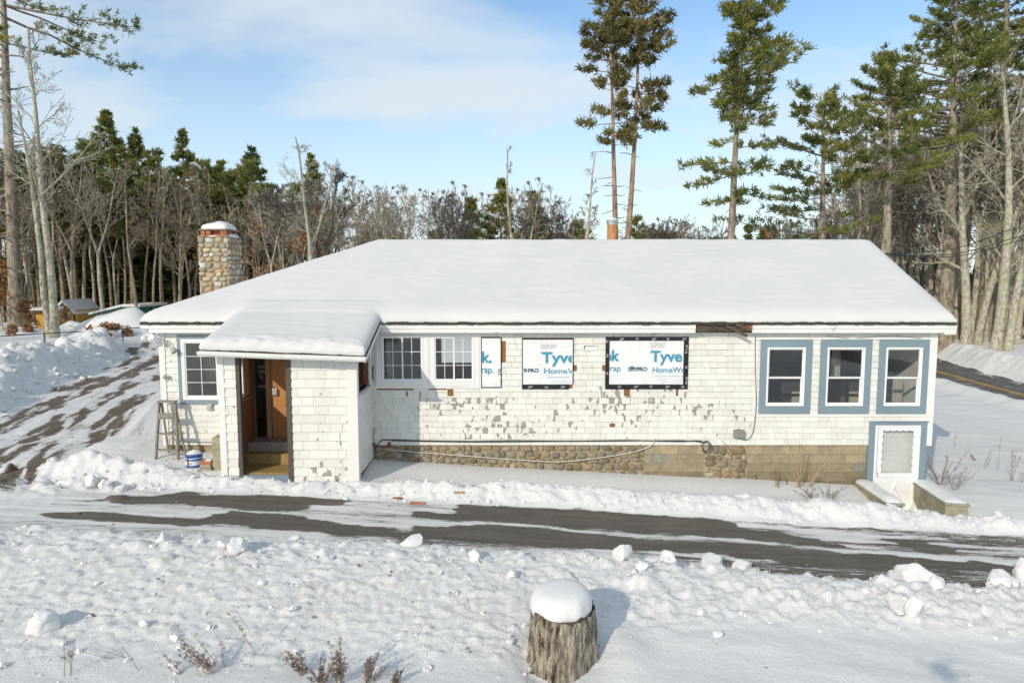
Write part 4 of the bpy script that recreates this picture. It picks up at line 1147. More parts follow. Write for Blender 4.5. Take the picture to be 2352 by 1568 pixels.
# right side wall with an open window hole
h0, h1 = 13.13, 14.12
hz0, hz1 = Z_at(906, 13.1) + .03, 3.62
ps = lambda u, d, z: (p1 - .02 + d, u, z)
shingles('porch_siding', PY + .1, WY - .01, pz0 + .15, 3.6, [(h0, h1, hz0, 9)], ps, house, lambda x, z: .12 + .5 * float(sstep(1.5, 1.1, z)), seed=23, expo=.172, wmul=1.8)
pl_ = lambda u, d, z: (p0 + .02 - d, 27.5 - u, z)
shingles('porch_siding', PY + .02, WY - .01, pz0 + .15, 3.6, [(27.5 - 13.88, 27.5 - 13.24, 2.6, 3.25)], pl_, house, lambda x, z: .4, seed=24, expo=.172)
b = MB()
b.box(p0 + .02, o0 - .01, PY, PY + .09, pz0, pztop); b.box(o1 + .01, p1 - .03, PY, PY + .09, pz0, pztop)
for q in subtract([(PY + .09, WY - .02, pz0, 3.6)], [(h0, h1, hz0, 9)]): b.box(p1 - .11, p1 - .025, q[0], q[1], q[2], q[3])
for q in subtract([(PY + .09, WY - .02, pz0, 3.6)], [(13.25, 13.87, 2.61, 3.24)]): b.box(p0 + .025, p0 + .10, q[0], q[1], q[2], q[3])
b.each('porch_frame', M['raw_wood'], house)
b = MB(); b.box(p0, p0 + .125, PY - .03, PY, pz0, pztop); b.box(p1 - .175, p1, PY - .032, PY, pz0, pztop); b.box(p1, p1 + .022, PY - .032, PY + .11, pz0, pztop)
b.box(p1 - .03, p1 + .04, h1, h1 + .1, hz0 - .02, 3.75)
b.each('porch_corner_board', M['white_worn'], house)
b = MB(); b.box(p1 - .13, p1 + .05, h0 - .02, h1 + .01, hz0 - .045, hz0); b.build('porch_sill', M['palegrey'], house)
b = MB(); b.box(p1 - .9, p1 - .12, 14.3, 14.36, 1.6, 3.55); b.build('porch_lining', M['panelling'], house)
b = MB()
b.box(o0 - .01, o0 + .065, PY - .012, PY + .02, pz0, pztop); b.box(o1 - .10, o1 + .012, PY - .012, PY + .06, pz0, pztop)
b.box(o0 + .02, o0 + .065, PY + .02, PY + .1, pz0, pztop)
b.each('porch_door_jamb', M['dark_trim'], house)
# lining of the left inner side: lower panelling, upper white strip and pine boards
b = MB(); b.box(p0 + .10, p0 + .13, PY + .1, WY - .03, 1.14, 2.45); b.box(p0 + .10, p0 + .14, 14.22, 14.47, 2.45, 3.55); b.build('porch_lining', M['panelling'], house)
b = MB(); b.box(p0 + .10, p0 + .13, 13.92, 14.2, 2.5, 3.5)
b.beam((p0 + .15, 13.3, 2.47), (p0 + .15, 14.2, 2.47), .05, .03); b.build('porch_board', M['pine'], house)
b = MB(); b.box(p0 + .10, p0 + .14, 13.86, 13.92, 2.5, 3.5); b.build('porch_window_stile', M['vinyl'], house)
# steps
b = MB(); b.box(p0 + .12, o1 + .3, 13.11, 13.8, .9, 1.145); b.build('porch_step', M['step_yellow'], house)
b = MB(); b.box(p0 + .12, o1 + .5, 13.74, 14.1, .9, 1.352); b.build('porch_step', M['step_yellow'], house)
b = MB(); b.box(p0 + .12, o1 + 1.2, 14.0, WY, .9, 1.535); b.build('porch_step', M['step_grey'], house)
b = MB(); b.box(o0 + .06, o1 - .10, PY - .015, PY + .02, .95, 1.135); b.build('threshold', M['blue'], house)
# inside: studs, plywood door with lockbox
x0, x1, z0, z1 = PDOOR
xs0 = at(613, 900, WY).x; xs1 = at(624, 900, WY).x
b = MB(); b.box(xs0, xs1, WY - .06, WY + .02, z0, z1 + .1); b.build('door_post', M['pine'], house)
b = MB(); b.box(xs1 + .01, o1 + .75, WY - .035, WY - .005, z0 - .02, z1 + .05); pd = b.build('entrance_door', M['plywood'], house)
lk = at(631, 898, WY - .07); b = MB(); b.box(lk.x - .055, lk.x + .055, WY - .09, WY - .036, lk.z - .09, lk.z + .05)
b.tube([(lk.x - .035, WY - .06, lk.z + .05), (lk.x - .035, WY - .06, lk.z + .11), (lk.x, WY - .06, lk.z + .135), (lk.x + .035, WY - .06, lk.z + .11), (lk.x + .035, WY - .06, lk.z + .05)], .008, 6)
for k in range(4): b.box(lk.x - .04, lk.x + .04, WY - .096, WY - .09, lk.z - .07 + k * .028, lk.z - .057 + k * .028)
b.build('lock_box', M['light_metal'], pd, bevel=.004)
b = MB(); hx = at(604, 880, WY).x
for k in (0, .1, .42): b.box(hx - .08, hx + .09, WY - .05, WY - .036, 3.06 - k - .02, 3.06 - k + .03)
b.tube([(hx, WY - .05, 3.0), (hx - .03, WY - .06, 2.9), (hx + .01, WY - .05, 2.8)], .022, 6)
b.build('door_bracket', M['old_wood'], house)
b = MB(); b.box(o0 + .06, xs0, WY + .02, WY + .06, 2.42, 3.5); b.build('door_board', M['panelling'], house)
b = MB(); b.box(p0 + .1, p1 - .11, PY + .05, WY - .02, pztop + .002, pztop + .03); b.build('porch_ceiling', M['panelling'], house)
b = MB(); c = at(1730 * .2686 / 1 + 306 if False else 771, 832, 12.95); b.tube([(c.x, 12.93, 3.50), (c.x, 12.93, 3.43)], .035, 10); b.build('porch_light', M['vinyl'], house)

# roof -----------------------------------------------------------------------
ZE, SL, YR, YB = 4.01, 0.49, 17.80, 21.33
XE0, XE1 = -7.80, 9.33; XRG = -3.42
def main_z(X, Y):
    zf = ZE + SL * (Y - EY); zb = ZE + SL * (YB - Y); zl = ZE + (YR - EY) * SL / (XRG - XE0) * (X - XE0)
    return np.minimum(np.minimum(zf, zb), zl)
zr = ZE + SL * (YR - EY)
b = MB()
def slab_poly(pts, th=.035):
    n = len(pts); b.add([p for p in pts] + [(p[0], p[1], p[2] - th) for p in pts], [tuple(range(n)), tuple(range(2*n-1, n-1, -1))] + [(i, i + n, (i+1) % n + n, (i+1) % n) for i in range(n)])
slab_poly([(XE0, EY, ZE), (XE1, EY, ZE), (XE1, YR, zr), (XRG, YR, zr)])
slab_poly([(XE1, YB, ZE), (XE0, YB, ZE), (XRG, YR, zr), (XE1, YR, zr)])
slab_poly([(XE0, YB, ZE), (XE0, EY, ZE), (XRG, YR, zr)])
slab_poly([(eL, EYP, 3.62), (eR, EYP, 3.50), (eR, 14.6, 4.175), (eL, 14.6, 4.175)], .03)
rr = random.Random(9)             # curled, broken shingle butts along the eave
x = XE0 + .02
while x < XE1 - .1:
    w = rr.uniform(.08, .24)
    if not (eL < x < eR): b.box(x, min(x + w - .006, XE1), EY - .022 - rr.random() * .014, EY + .05, ZE - .028 - rr.random() * .012, ZE + .014 + rr.random() * .02)
    x += w
b.build('roof', M['asphalt_shingle'], house)

def roof_snow():
    xs = np.unique(np.round(np.concatenate([np.arange(XE0 + .02, XE1, .06), [XE1 - .02, eL + .02, eR - .02]]), 4))
    ys = np.unique(np.round(np.concatenate([np.arange(EYP + .015, YB, .06), np.arange(EY + .005, EY + .3, .03), np.arange(EYP + .015, EYP + .3, .025), [YB - .02]]), 4))
    xs = xs[(xs <= XE1 - .019)]; ys = ys[ys <= YB - .019]
    X, Y = np.meshgrid(xs, ys)
    x0, x1, a, c = eL + .02, eR - .02, EYP + .015, EY + .005
    segs = [((xs[0], c), (x0, c)), ((x0, c), (x0, a)), ((x0, a), (x1, a)), ((x1, a), (x1, c)), ((x1, c), (xs[-1], c)), ((xs[-1], c), (xs[-1], ys[-1])), ((xs[-1], ys[-1]), (xs[0], ys[-1])), ((xs[0], ys[-1]), (xs[0], c))]
    D = np.full(X.shape, 9.0)
    for (p, q) in segs:
        dx, dy = q[0] - p[0], q[1] - p[1]; L = dx*dx + dy*dy
        t_ = np.clip(((X - p[0]) * dx + (Y - p[1]) * dy) / L, 0, 1)
        D = np.minimum(D, np.hypot(X - p[0] - t_ * dx, Y - p[1] - t_ * dy))
    # smooth minimum rounds hips and ridge
    zf = ZE + SL * (Y - EY); zb = ZE + SL * (YB - Y); zl = ZE + (YR - EY) * SL / (XRG - XE0) * (X - XE0)
    k = 14.0
    zm = -np.log(np.exp(-k * (zf - 5)) + np.exp(-k * (zb - 5)) + np.exp(-k * (zl - 5))) / k + 5
    kx = np.clip((X - eL) / (eR - eL), 0, 1); e_ = 3.62 - .12 * kx
    zp = e_ + (4.17 - e_) * (np.minimum(Y, 14.7) - EYP) / 1.9 - 2.0 * np.maximum(Y - 14.7, 0)
    # where the porch roof runs into the main roof
    k2 = 13.0
    both = np.log(np.exp(k2 * (zm - 4.4)) + np.exp(k2 * (zp - 4.4))) / k2 + 4.4
    side = sstep(-0.25, 0.45, np.minimum(X - eL, eR - X))
    zz = np.where(Y < EY - .001, zp, zm + (both - zm) * side)
    zroof = np.where(Y < EY - .001, zp, np.maximum(main_z(X, Y), np.where((X > eL) & (X < eR), zp - .06, 0)))
    T_ = .085 + .115 * np.sqrt(1 - (1 - np.clip(D / .30, 0, 1)) ** 2)
    T_ = T_ + .02 * (fbm(X * .45, Y * .6, 3, 301) - .5) * np.clip(D / .4, 0, 1) + .010 * (fbm(X * 1.4, Y * 1.8, 3, 305) - .5) * np.clip(D / .3, 0, 1) + .012 * (fbm(X * 2.6, Y * 4, 3, 303) - .5)
    rip = fbm(X * 1.6, Y * 10, 3, 311)
    T_ = T_ + .012 * sstep(.62, .78, rip) * sstep(.2, .5, D)
    por = (Y < EY + .4) & (X > eL) & (X < eR)
    T_ = T_ + np.where(por, (fbm(X * 6, Y * 8, 4, 321) - .35) * .13 * sstep(.45, .05, Y - EYP), 0)
    ztop = np.maximum(zz, zroof) + T_
    keep = ((X >= xs[0]) & (Y >= c - 1e-6)) | ((X >= x0 - 1e-6) & (X <= x1 + 1e-6))
    # keep cells whose four corners are inside
    kk = keep[:-1, :-1] & keep[:-1, 1:] & keep[1:, :-1] & keep[1:, 1:]
    n_y, n_x = X.shape; ix = np.arange(n_x * n_y).reshape(n_y, n_x)
    q = np.stack([ix[:-1, :-1], ix[:-1, 1:], ix[1:, 1:], ix[1:, :-1]], -1)[kk]
    # snow never lower than its edge; overhanging lip bulges outwards a little
    top = np.stack([X.ravel(), Y.ravel(), ztop.ravel()], -1)
    ed = {}
    for f in q:
        for i in range(4):
            a_, b_ = int(f[i]), int(f[(i + 1) % 4])
            if (b_, a_) in ed: del ed[(b_, a_)]
            else: ed[(a_, b_)] = 1
    vs = list(map(tuple, top)); fs = [tuple(int(i) for i in f) for f in q]; low = {}
    zr_ = zroof.ravel()
    for (a_, b_) in ed:
        for i in (a_, b_):
            if i not in low:
                x_, y_, z_ = vs[i]
                ml = (x_ + .01 - .03 * (x_ < 0) * 0, y_)
                low[i] = (len(vs), len(vs) + 1)
                cx_, cy_ = (0 if abs(x_) < 7 else math.copysign(.02, x_)), (-.02 - .025 * mnoise.noise(Vector((x_ * 3, 0, 2))) if y_ < 15 else .02)
                zj = zr_[i] + .004 + .022 * mnoise.noise(Vector((x_ * 4, y_ * 4, 1))) + .012 * mnoise.noise(Vector((x_ * 13, y_ * 13, 1)))
                vs.append((x_ + cx_, y_ + cy_, (z_ * .55 + zj * .45))); vs.append((x_ + cx_ * .2, y_ + cy_ * .2, max(zr_[i] - .01, zj)))
        fs.append((b_, a_, low[a_][0], low[b_][0])); fs.append((low[b_][0], low[a_][0], low[a_][1], low[b_][1]))
    me = bpy.data.meshes.new('roof_snow'); me.from_pydata(vs, [], fs); me.polygons.foreach_set('use_smooth', [True] * len(fs)); me.update()
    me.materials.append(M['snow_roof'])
    o = bpy.data.objects.new('roof_snow', me); COL.objects.link(o); o.parent = house; o.matrix_parent_inverse = Matrix.Translation(-Vector(house.location))
roof_snow()

# eaves trim
b = MB()
sp = [(XE0 + .01, eL + .1), (at(868, 750, EY).x, at(1598, 750, EY).x), (at(1729, 750, EY).x, XE1 - .005)]
for k, (a, c) in enumerate(sp):
    b.box(a, c, EY - .005, EY + .025, ZE - .115, ZE - .036)
    b.box(a + (.17 if k == 0 else 0), c, EY + .008, EY + .03, ZE - .205, ZE - .118)
b.box(XE0 + .18, XE1 - .01, EY + .03, WY, ZE - .2, ZE - .185)
b.box(XE1 - .25, XE1 - .005, EY + .012, EY + .3, ZE - .24, ZE - .2)
b.each('eave_board', M['white_worn'], house)
b = MB()       # rake board on the right gable
b.add([(XE1 - .03, EY, ZE - .04), (XE1 - .03, YR, zr - .04), (XE1 - .03, YR, zr - .22), (XE1 - .03, EY, ZE - .22), (XE1 - .06, EY, ZE - .04), (XE1 - .06, YR, zr - .04), (XE1 - .06, YR, zr - .22), (XE1 - .06, EY, ZE - .22)],
      [(3,2,1,0), (4,5,6,7), (0,1,5,4), (2,3,7,6), (0,4,7,3), (1,2,6,5)])
b.build('rake_board', M['white_worn'], house)
b = MB()       # rotten stretch of eave with a hanging splinter
a, c = at(1598, 755, EY).x, at(1729, 755, EY).x
b.box(a, c, EY + .03, EY + .05, ZE - .2, ZE - .04)
rr = random.Random(3)
for k in range(14):
    xa = a + (c - a) * rr.random() * .9; b.beam((xa, EY + .01, ZE - .06 - rr.random() * .12), (xa + rr.uniform(.1, .3), EY + rr.uniform(-.01, .02), ZE - .06 - rr.random() * .12), .02, rr.uniform(.01, .035))
p = at(1668, 748, EY - .03); q = at(1716, 772, EY - .05)
b.beam(p, q, .05, .06); b.beam(at(1690, 744, EY - .02), at(1722, 757, EY - .04), .03, .07)
b.build('rotten_eave', M['rot'], house)
b = MB(); b.box(a, c, EY + .052, EY + .07, ZE - .2, ZE - .03); b.box(at(1700, 750, EY).x, c, EY + .012, EY + .028, ZE - .17, ZE - .04); b.build('eave_sheathing', M['raw_wood'], house)
# porch gutter and edge boards
b = MB()
def gut(xa, za, xb, zb):
    prof = [(0, .0), (-.012, -.05), (-.04, -.085), (-.085, -.085), (-.115, -.05), (-.125, .0), (-.115, .004), (-.105, -.045), (-.08, -.075), (-.042, -.075), (-.02, -.045), (-.008, .0)]
    n = len(prof); vs = [(xa, EYP + .0 + p[0], za + p[1]) for p in prof] + [(xb, EYP + p[0], zb + p[1]) for p in prof]
    b.add(vs, [(i, i + n, (i+1) % n + n, (i+1) % n) for i in range(n)] + [tuple(range(n)), tuple(range(2*n-1, n-1, -1))])
gut(eL + .02, 3.60, -4.3, 3.535); gut(-4.29, 3.538, eR, 3.485)
b.build('porch_gutter', M['white_worn'], house, smooth=False)
b = MB()
for X_, s in ((eR - .015, 1), (eL + .015, -1)):
    za = 3.5 if s > 0 else 3.62
    b.add([(X_ - .012, EYP + .01, za - .04), (X_ + .012, EYP + .01, za - .04), (X_ + .012, EYP + .01, za - .13), (X_ - .012, EYP + .01, za - .13),
           (X_ - .012, 14.4, 4.09), (X_ + .012, 14.4, 4.09), (X_ + .012, 14.4, 3.98), (X_ - .012, 14.4, 3.98)], [(0,1,2,3)[::-1], (4,5,6,7), (0,1,5,4), (1,2,6,5), (2,3,7,6), (3,0,4,7)])
b.box(eL + .04, eR - .03, EYP + .02, PY, 3.53 - .0, 3.548)
b.build('porch_rake', M['white_worn'], house)
b = MB()          # cheeks of the porch roof above its side walls
for X_ in (p1 - .06, p0 + .06):
    b.add([(X_, PY, 3.55), (X_, WY, 3.55), (X_, WY, 4.02), (X_, PY, 3.56), (X_ - .03, PY, 3.55), (X_ - .03, WY, 3.55), (X_ - .03, WY, 4.02), (X_ - .03, PY, 3.56)], [(0,1,2,3), (7,6,5,4), (0,4,5,1), (2,6,7,3)])
b.build('porch_cheek', M['white_worn'], house)

# chimney ---------------------------------------------------------------------
cx0, cx1, cy0, cy1, ct = -8.40, -7.57, 18.40, 19.30, 6.05
b = MB(); b.box(cx0 + .03, cx1 - .03, cy0 + .03, cy1 - .03, .9, ct - .02); ch = b.build('chimney', M['mortar'], house)
b = MB(); r = random.Random(17)
stones(b, cx0, cx1, 1.0, ct, lambda u, d, z: (u, cy0 + .03 - d, z), r, .165, STONE_L, .055)
stones(b, cy0, cy1, 1.0, ct, lambda u, d, z: (cx1 - .03 + d, u, z), r, .165, STONE_L, .055)
stones(b, cy0, cy1, 1.0, ct, lambda u, d, z: (cx0 + .03 - d, u, z), r, .19, STONE_L, .055)
b.build('stonework', M['stone'], ch, smooth=True)
b = MB()
for (x_, y_) in ((cx0 + .12, cy0 + .1), (cx0 + .23, cy0 + .1), (cx0 + .42, cy0 + .2), (cx1 - .18, cy0 + .1), (cx1 - .18, cy0 + .32), (cx1 - .18, cy1 - .2), (cx0 + .14, cy1 - .2), (cx0 + .45, cy0 + .19)):
    for k in range(2): b.box(x_ - .05, x_ + .1, y_ - .05, y_ + .1, ct + k * .075 + .003, ct + k * .075 + .07)
b.each('brick_pier', M['brick'], ch, bevel=.005)
b = MB(); b.slab([(cx0 + .03, cy0 + .01), (cx1 - .06, cy0 - .01), (cx1 - .02, cy1 - .1), (cx0 + .06, cy1 - .08)], ct + .155, ct + .195); b.build('cap_slab', M['cap_stone'], ch, bevel=.006)
def snow_cushion(name, parent_, x0, x1, y0, y1, z, h, seed=0, power=3.0, n=22, loc=None, round_=0.5, tiltx=0, tilty=0):
    vs = []; fs = []
    for j in range(n + 1):
        for i in range(n + 1):
            u = 2 * i / n - 1; v = 2 * j / n - 1
            d = 1 - (abs(u) ** power + abs(v) ** power) ** (1 / power) if (u or v) else 1
            hh = h * (max(0, d) ** round_) if d > 0 else 0
            if d <= 0.0:
                s = (abs(u) ** power + abs(v) ** power) ** (1 / power); u /= s; v /= s; hh = 0
            X_ = (x0 + x1) / 2 + u * (x1 - x0) / 2; Y_ = (y0 + y1) / 2 + v * (y1 - y0) / 2
            hh *= 1 + .25 * mnoise.noise(Vector((X_ * 3, Y_ * 3, seed)))
            vs.append((X_, Y_, z + hh + tiltx * (X_ - (x0 + x1) / 2) + tilty * (Y_ - (y0 + y1) / 2)))
    for j in range(n):
        for i in range(n): a = j * (n + 1) + i; fs.append((a, a + 1, a + n + 2, a + n + 1))
    b = MB(); b.add(vs, fs); return b.build(name, M['snow'], parent_, smooth=True, loc=loc)
snow_cushion('chimney_snow', ch, cx0 + .05, cx1 - .03, cy0 + .01, cy1 - .1, ct + .195, .21, 1, 5, round_=.3)
b = MB()
snow_cushion('chimney_snow', ch, cx1 - .22, cx1 + .0, cy0 + .1, cy1, ct - .01, .12, 2, 4)
snow_cushion('chimney_snow', ch, cx0 + .25, cx1 - .28, cy0 + .0, cy0 + .14, ct - .01, .04, 2, 4)

# flue pipe behind the ridge
fl = at(1406, 553, 18.6)
b = MB(); b.lathe((fl.x, 18.6, 5.2), [(.14, 0), (.14, Z_at(514, 18.6) - 5.2)], 20); f = b.build('flue_pipe', M['orange_clay'], house, smooth=True)
zt_ = Z_at(514, 18.6)
b = MB(); b.lathe((fl.x, 18.6, zt_ - .02), [(.145, -.02), (.15, .0), (.15, .02), (.165, .03), (.165, .05), (.15, .06), (.15, .075), (.168, .085), (.168, .11), (.13, .125)], 20); b.build('flue_collar', M['light_metal'], f, smooth=False)
snow_cushion('flue_snow', f, fl.x - .14, fl.x + .14, 18.46, 18.74, zt_ + .1, .07, 1, 2)

# lamps, boxes and cables on the wall -----------------------------------------
b = MB(); p = at(384, 782, WY - .02); q = at(392, 797, WY - .12)
b.tube([(p.x, WY - .01, p.z), (p.x + .02, WY - .08, p.z + .01), q], .012, 6)
d = (Vector(q) - Vector((p.x, WY - .06, p.z))).normalized()
b.tube([q, q + d * .05, q + d * .12, q + d * .15], [.02, .04, .06, .062], 12); b.build('wall_lamp', M['palegrey'], house)
b = MB(); p = at(344, 768, EY + .03)
for s in (-1, 1):
    b.tube([p + Vector((s * .03, 0, 0)), p + Vector((s * .09, -.03, -.03)), p + Vector((s * .10, -.05, -.06)), p + Vector((s * .10, -.10, -.12))], [.02, .03, .05, .055], 10)
b.tube([p, p + Vector((0.02, -.02, -.1)), p + Vector((.03, -.03, -.16))], [.03, .045, .012], 8)
b.build('flood_lamp', M['vinyl'], house)
q = rc(1683, 985, 1707, 1003); b = MB(); b.box(q[0], q[1], WY - .12, WY - .02, q[2], q[3]); b.box(q[0] + .08, q[0] + .12, WY - .09, WY - .05, q[3], q[3] + .03); b.build('junction_box', M['grey_metal'], house, bevel=.012)
q = rc(477, 925, 492, 941); b = MB(); b.box(q[0], q[1] - .02, WY - .06, WY - .018, q[2], q[3]); b.tube([((q[0]+q[1])/2, WY - .06, (q[2]+q[3])/2), ((q[0]+q[1])/2, WY - .075, (q[2]+q[3])/2)], .03, 12); b.build('outdoor_socket', M['palegrey'], house, bevel=.005)
b = MB(); p = at(375, 866, WY - .04)
b.tube([p, p + Vector((.08, -.03, .01)), p + Vector((.17, -.02, -.01))], [.018, .024, .018], 8); b.tube([p + Vector((.03, 0, .05)), p + Vector((.05, -.03, -.06))], .01, 6); b.tube([p + Vector((.13, 0, .04)), p + Vector((.12, -.03, -.06))], .01, 6)
b.build('wall_hook', M['grey_metal'], house)
def wire(name, pts, rad, mat, parent_=house, sides=6, sub=6):
    P_ = [Vector(p) for p in pts]; out_ = []
    for i in range(len(P_) - 1):
        p0_, p1_, p2_, p3_ = P_[max(i-1, 0)], P_[i], P_[i+1], P_[min(i+2, len(P_)-1)]
        for k in range(sub):
            t_ = k / sub
            out_.append(0.5 * ((2*p1_) + (-p0_ + p2_)*t_ + (2*p0_ - 5*p1_ + 4*p2_ - p3_)*t_*t_ + (-p0_ + 3*p1_ - 3*p2_ + p3_)*t_**3))
    out_.append(P_[-1]); b = MB(); b.tube(out_, rad, sides); return b.build(name, mat, parent_, smooth=True)
wy = WY - .045
wire('black_cable', [at(860, 1034, wy), at(868, 1020, wy), at(878, 1011, wy), at(900, 1010, wy), at(960, 1011.5, wy), at(1080, 1013, wy), at(1180, 1011.5, wy), at(1300, 1012.5, wy), at(1440, 1011, wy), at(1560, 1013, wy), at(1605, 1012, wy), at(1620, 1018, wy)], .011, M['wire_black'])
wire('black_cable', [at(900, 1012, wy), at(1100, 1015, wy), at(1260, 1013.5, wy), at(1420, 1012.5, wy), at(1560, 1011, wy), at(1612, 1015, wy)], .006, M['wire_black'])
wire('white_cable', [at(880, 1031, wy), at(960, 1038, wy), at(1060, 1046, wy), at(1180, 1055, wy), at(1280, 1060, wy), at(1360, 1053, wy), at(1440, 1041, wy), at(1480, 1030, wy), at(1500, 1018, wy), at(1504, 1006, wy)], .010, M['wire_white'])
for k in range(3):
    cc = at(1620, 1025, wy); rr_ = .08 + .012 * k
    wire('cable_coil', [cc + Vector((rr_ * math.cos(a) + .01 * k, -.01 * k, rr_ * math.sin(a) * 1.25)) for a in [i * math.pi / 4 for i in range(9)]], .006, M['wire_black'])
wire('thin_wire', [at(1735, 772, wy), at(1735, 850, wy), at(1737, 920, wy), at(1733, 975, wy), at(1726, 1000, wy), at(1714, 1010, wy), at(1700, 1007, wy), at(1692, 1002, wy)], .006, M['wire_black'])
wire('thin_wire', [at(1658, 1012, wy), at(1670, 1024, wy), at(1685, 1040, wy), at(1700, 1054, wy), at(1716, 1062, wy)], .005, M['wire_black'])
wire('thin_wire', [at(392, 1005, wy), at(420, 1014, wy), at(470, 1015, wy), at(520, 1014, wy)], .006, M['wire_black'])
wire('thin_wire', [at(1900, 771, EY), at(1960, 777, WY - .02), at(2040, 771, EY), at(2120, 777, WY - .02)], .004, M['wire_black'])
for px in (858, 894):
    c = at(px, 1020, wy); b = MB(); b.lathe((c.x, c.y, c.z - .05), [(.02, 0), (.042, .02), (.045, .06), (.02, .1)], 10); b.build('vent_cap', M['rust'], house)
wire('thin_wire', [at(859, 985, wy), at(858, 1003, wy), at(858, 1018, wy)], .006, M['wire_black'])
wire('thin_wire', [at(857, 840, wy), at(856, 855, wy), at(857, 873, wy)], .012, M['wire_black'])
# meter box on the right end wall
b = MB(); mz = Z_at(962, 14.8); b.box(XR_, XR_ + .12, 14.72, 15.05, mz - .42, mz + .42)
b.tube([(XR_ + .12, 14.88, mz + .14), (XR_ + .2, 14.88, mz + .14)], .09, 16); b.build('meter_box', M['grey_metal'], house, bevel=.01)
# service drop: three wires from the gable to a pole out of view on the right
def px3(px, py, Y): return at(px, py, Y)
g0 = Vector((XE1 - .1, YR - .2, 5.55))
for (pe, Ye, name) in (((2352, 517), 21, 'upper'), ((2352, 541), 21, 'mid'), ((2352, 551), 21, 'low')):
    far = px3(pe[0], pe[1], Ye); ext = far + (far - g0) * 0.8; ext.z = far.z + (far.z - g0.z) * .9 + .25
    mid = (g0 + far) / 2 - Vector((0, 0, .28))
    wire('service_wire', [g0, mid, far, ext], .012, M['wire_black'], house, 5)
pz = at(2100, 580, 30)
# ------------------------------------------------------------------ trees
class TB:
    """fast collector for branches and needle tufts"""
    def __init__(s): s.V = []; s.F = []; s.n = 0
    def tube(s, pts, rad, sides):
        P_ = np.array(pts); n = len(P_)
        D = np.gradient(P_, axis=0); D /= np.maximum(np.linalg.norm(D, axis=1), 1e-9)[:, None]
        ref = np.array([0.3, 0.9, 0.1]) if abs(D[0][2]) > .6 else np.array([0., 0., 1.])
        U = np.cross(D, ref); U /= np.maximum(np.linalg.norm(U, axis=1), 1e-9)[:, None]
        W_ = np.cross(D, U)
        a = np.arange(sides) * 2 * np.pi / sides
        ring = U[:, None, :] * np.cos(a)[None, :, None] + W_[:, None, :] * np.sin(a)[None, :, None]
        s.V.append((P_[:, None, :] + ring * np.array(rad)[:, None, None]).reshape(-1, 3))
        k = np.arange(sides); k2 = (k + 1) % sides
        base_ = s.n + np.arange(n - 1)[:, None] * sides
        f = np.stack([base_ + k, base_ + k2, base_ + sides + k2, base_ + sides + k], -1).reshape(-1, 4)
        s.F.append(f); s.n += n * sides
    def arrays(s): return np.concatenate(s.V), np.concatenate(s.F)
    def build(s, name, mat, parent=None, smooth=True):
        V, Fa = s.arrays(); return mesh_np(name, V, Fa, mat, parent, None, smooth)

def tufts(centers, dirs, rg, n_per, length, width, spread, shade):
    """slender blades leaving each centre; returns V,F,C"""
    Cn = np.repeat(np.array(centers), n_per, 0); Dn = np.repeat(np.array(dirs), n_per, 0); sh = np.repeat(np.array(shade), n_per, 0)
    m = len(Cn)
    R1 = rg.normal(size=(m, 3)); d = Dn + R1 * spread; d /= np.linalg.norm(d, axis=1)[:, None]
    s_ = np.cross(d, rg.normal(size=(m, 3))); s_ /= np.maximum(np.linalg.norm(s_, axis=1), 1e-6)[:, None]
    L = length * rg.uniform(.6, 1.3, m)[:, None]; w = width * rg.uniform(.6, 1.3, m)[:, None]
    st = Cn + rg.normal(size=(m, 3)) * length * .22
    V = np.stack([st - s_ * w * .5, st + s_ * w * .5, st + d * L + s_ * w * .35, st + d * L - s_ * w * .35], 1).reshape(-1, 3)
    Fa = np.arange(4 * m).reshape(-1, 4)
    c = np.clip(sh + rg.uniform(-.22, .22, m), 0, 1); C = np.repeat(np.stack([c, c, c], -1), 4, 0)
    return V, Fa, C

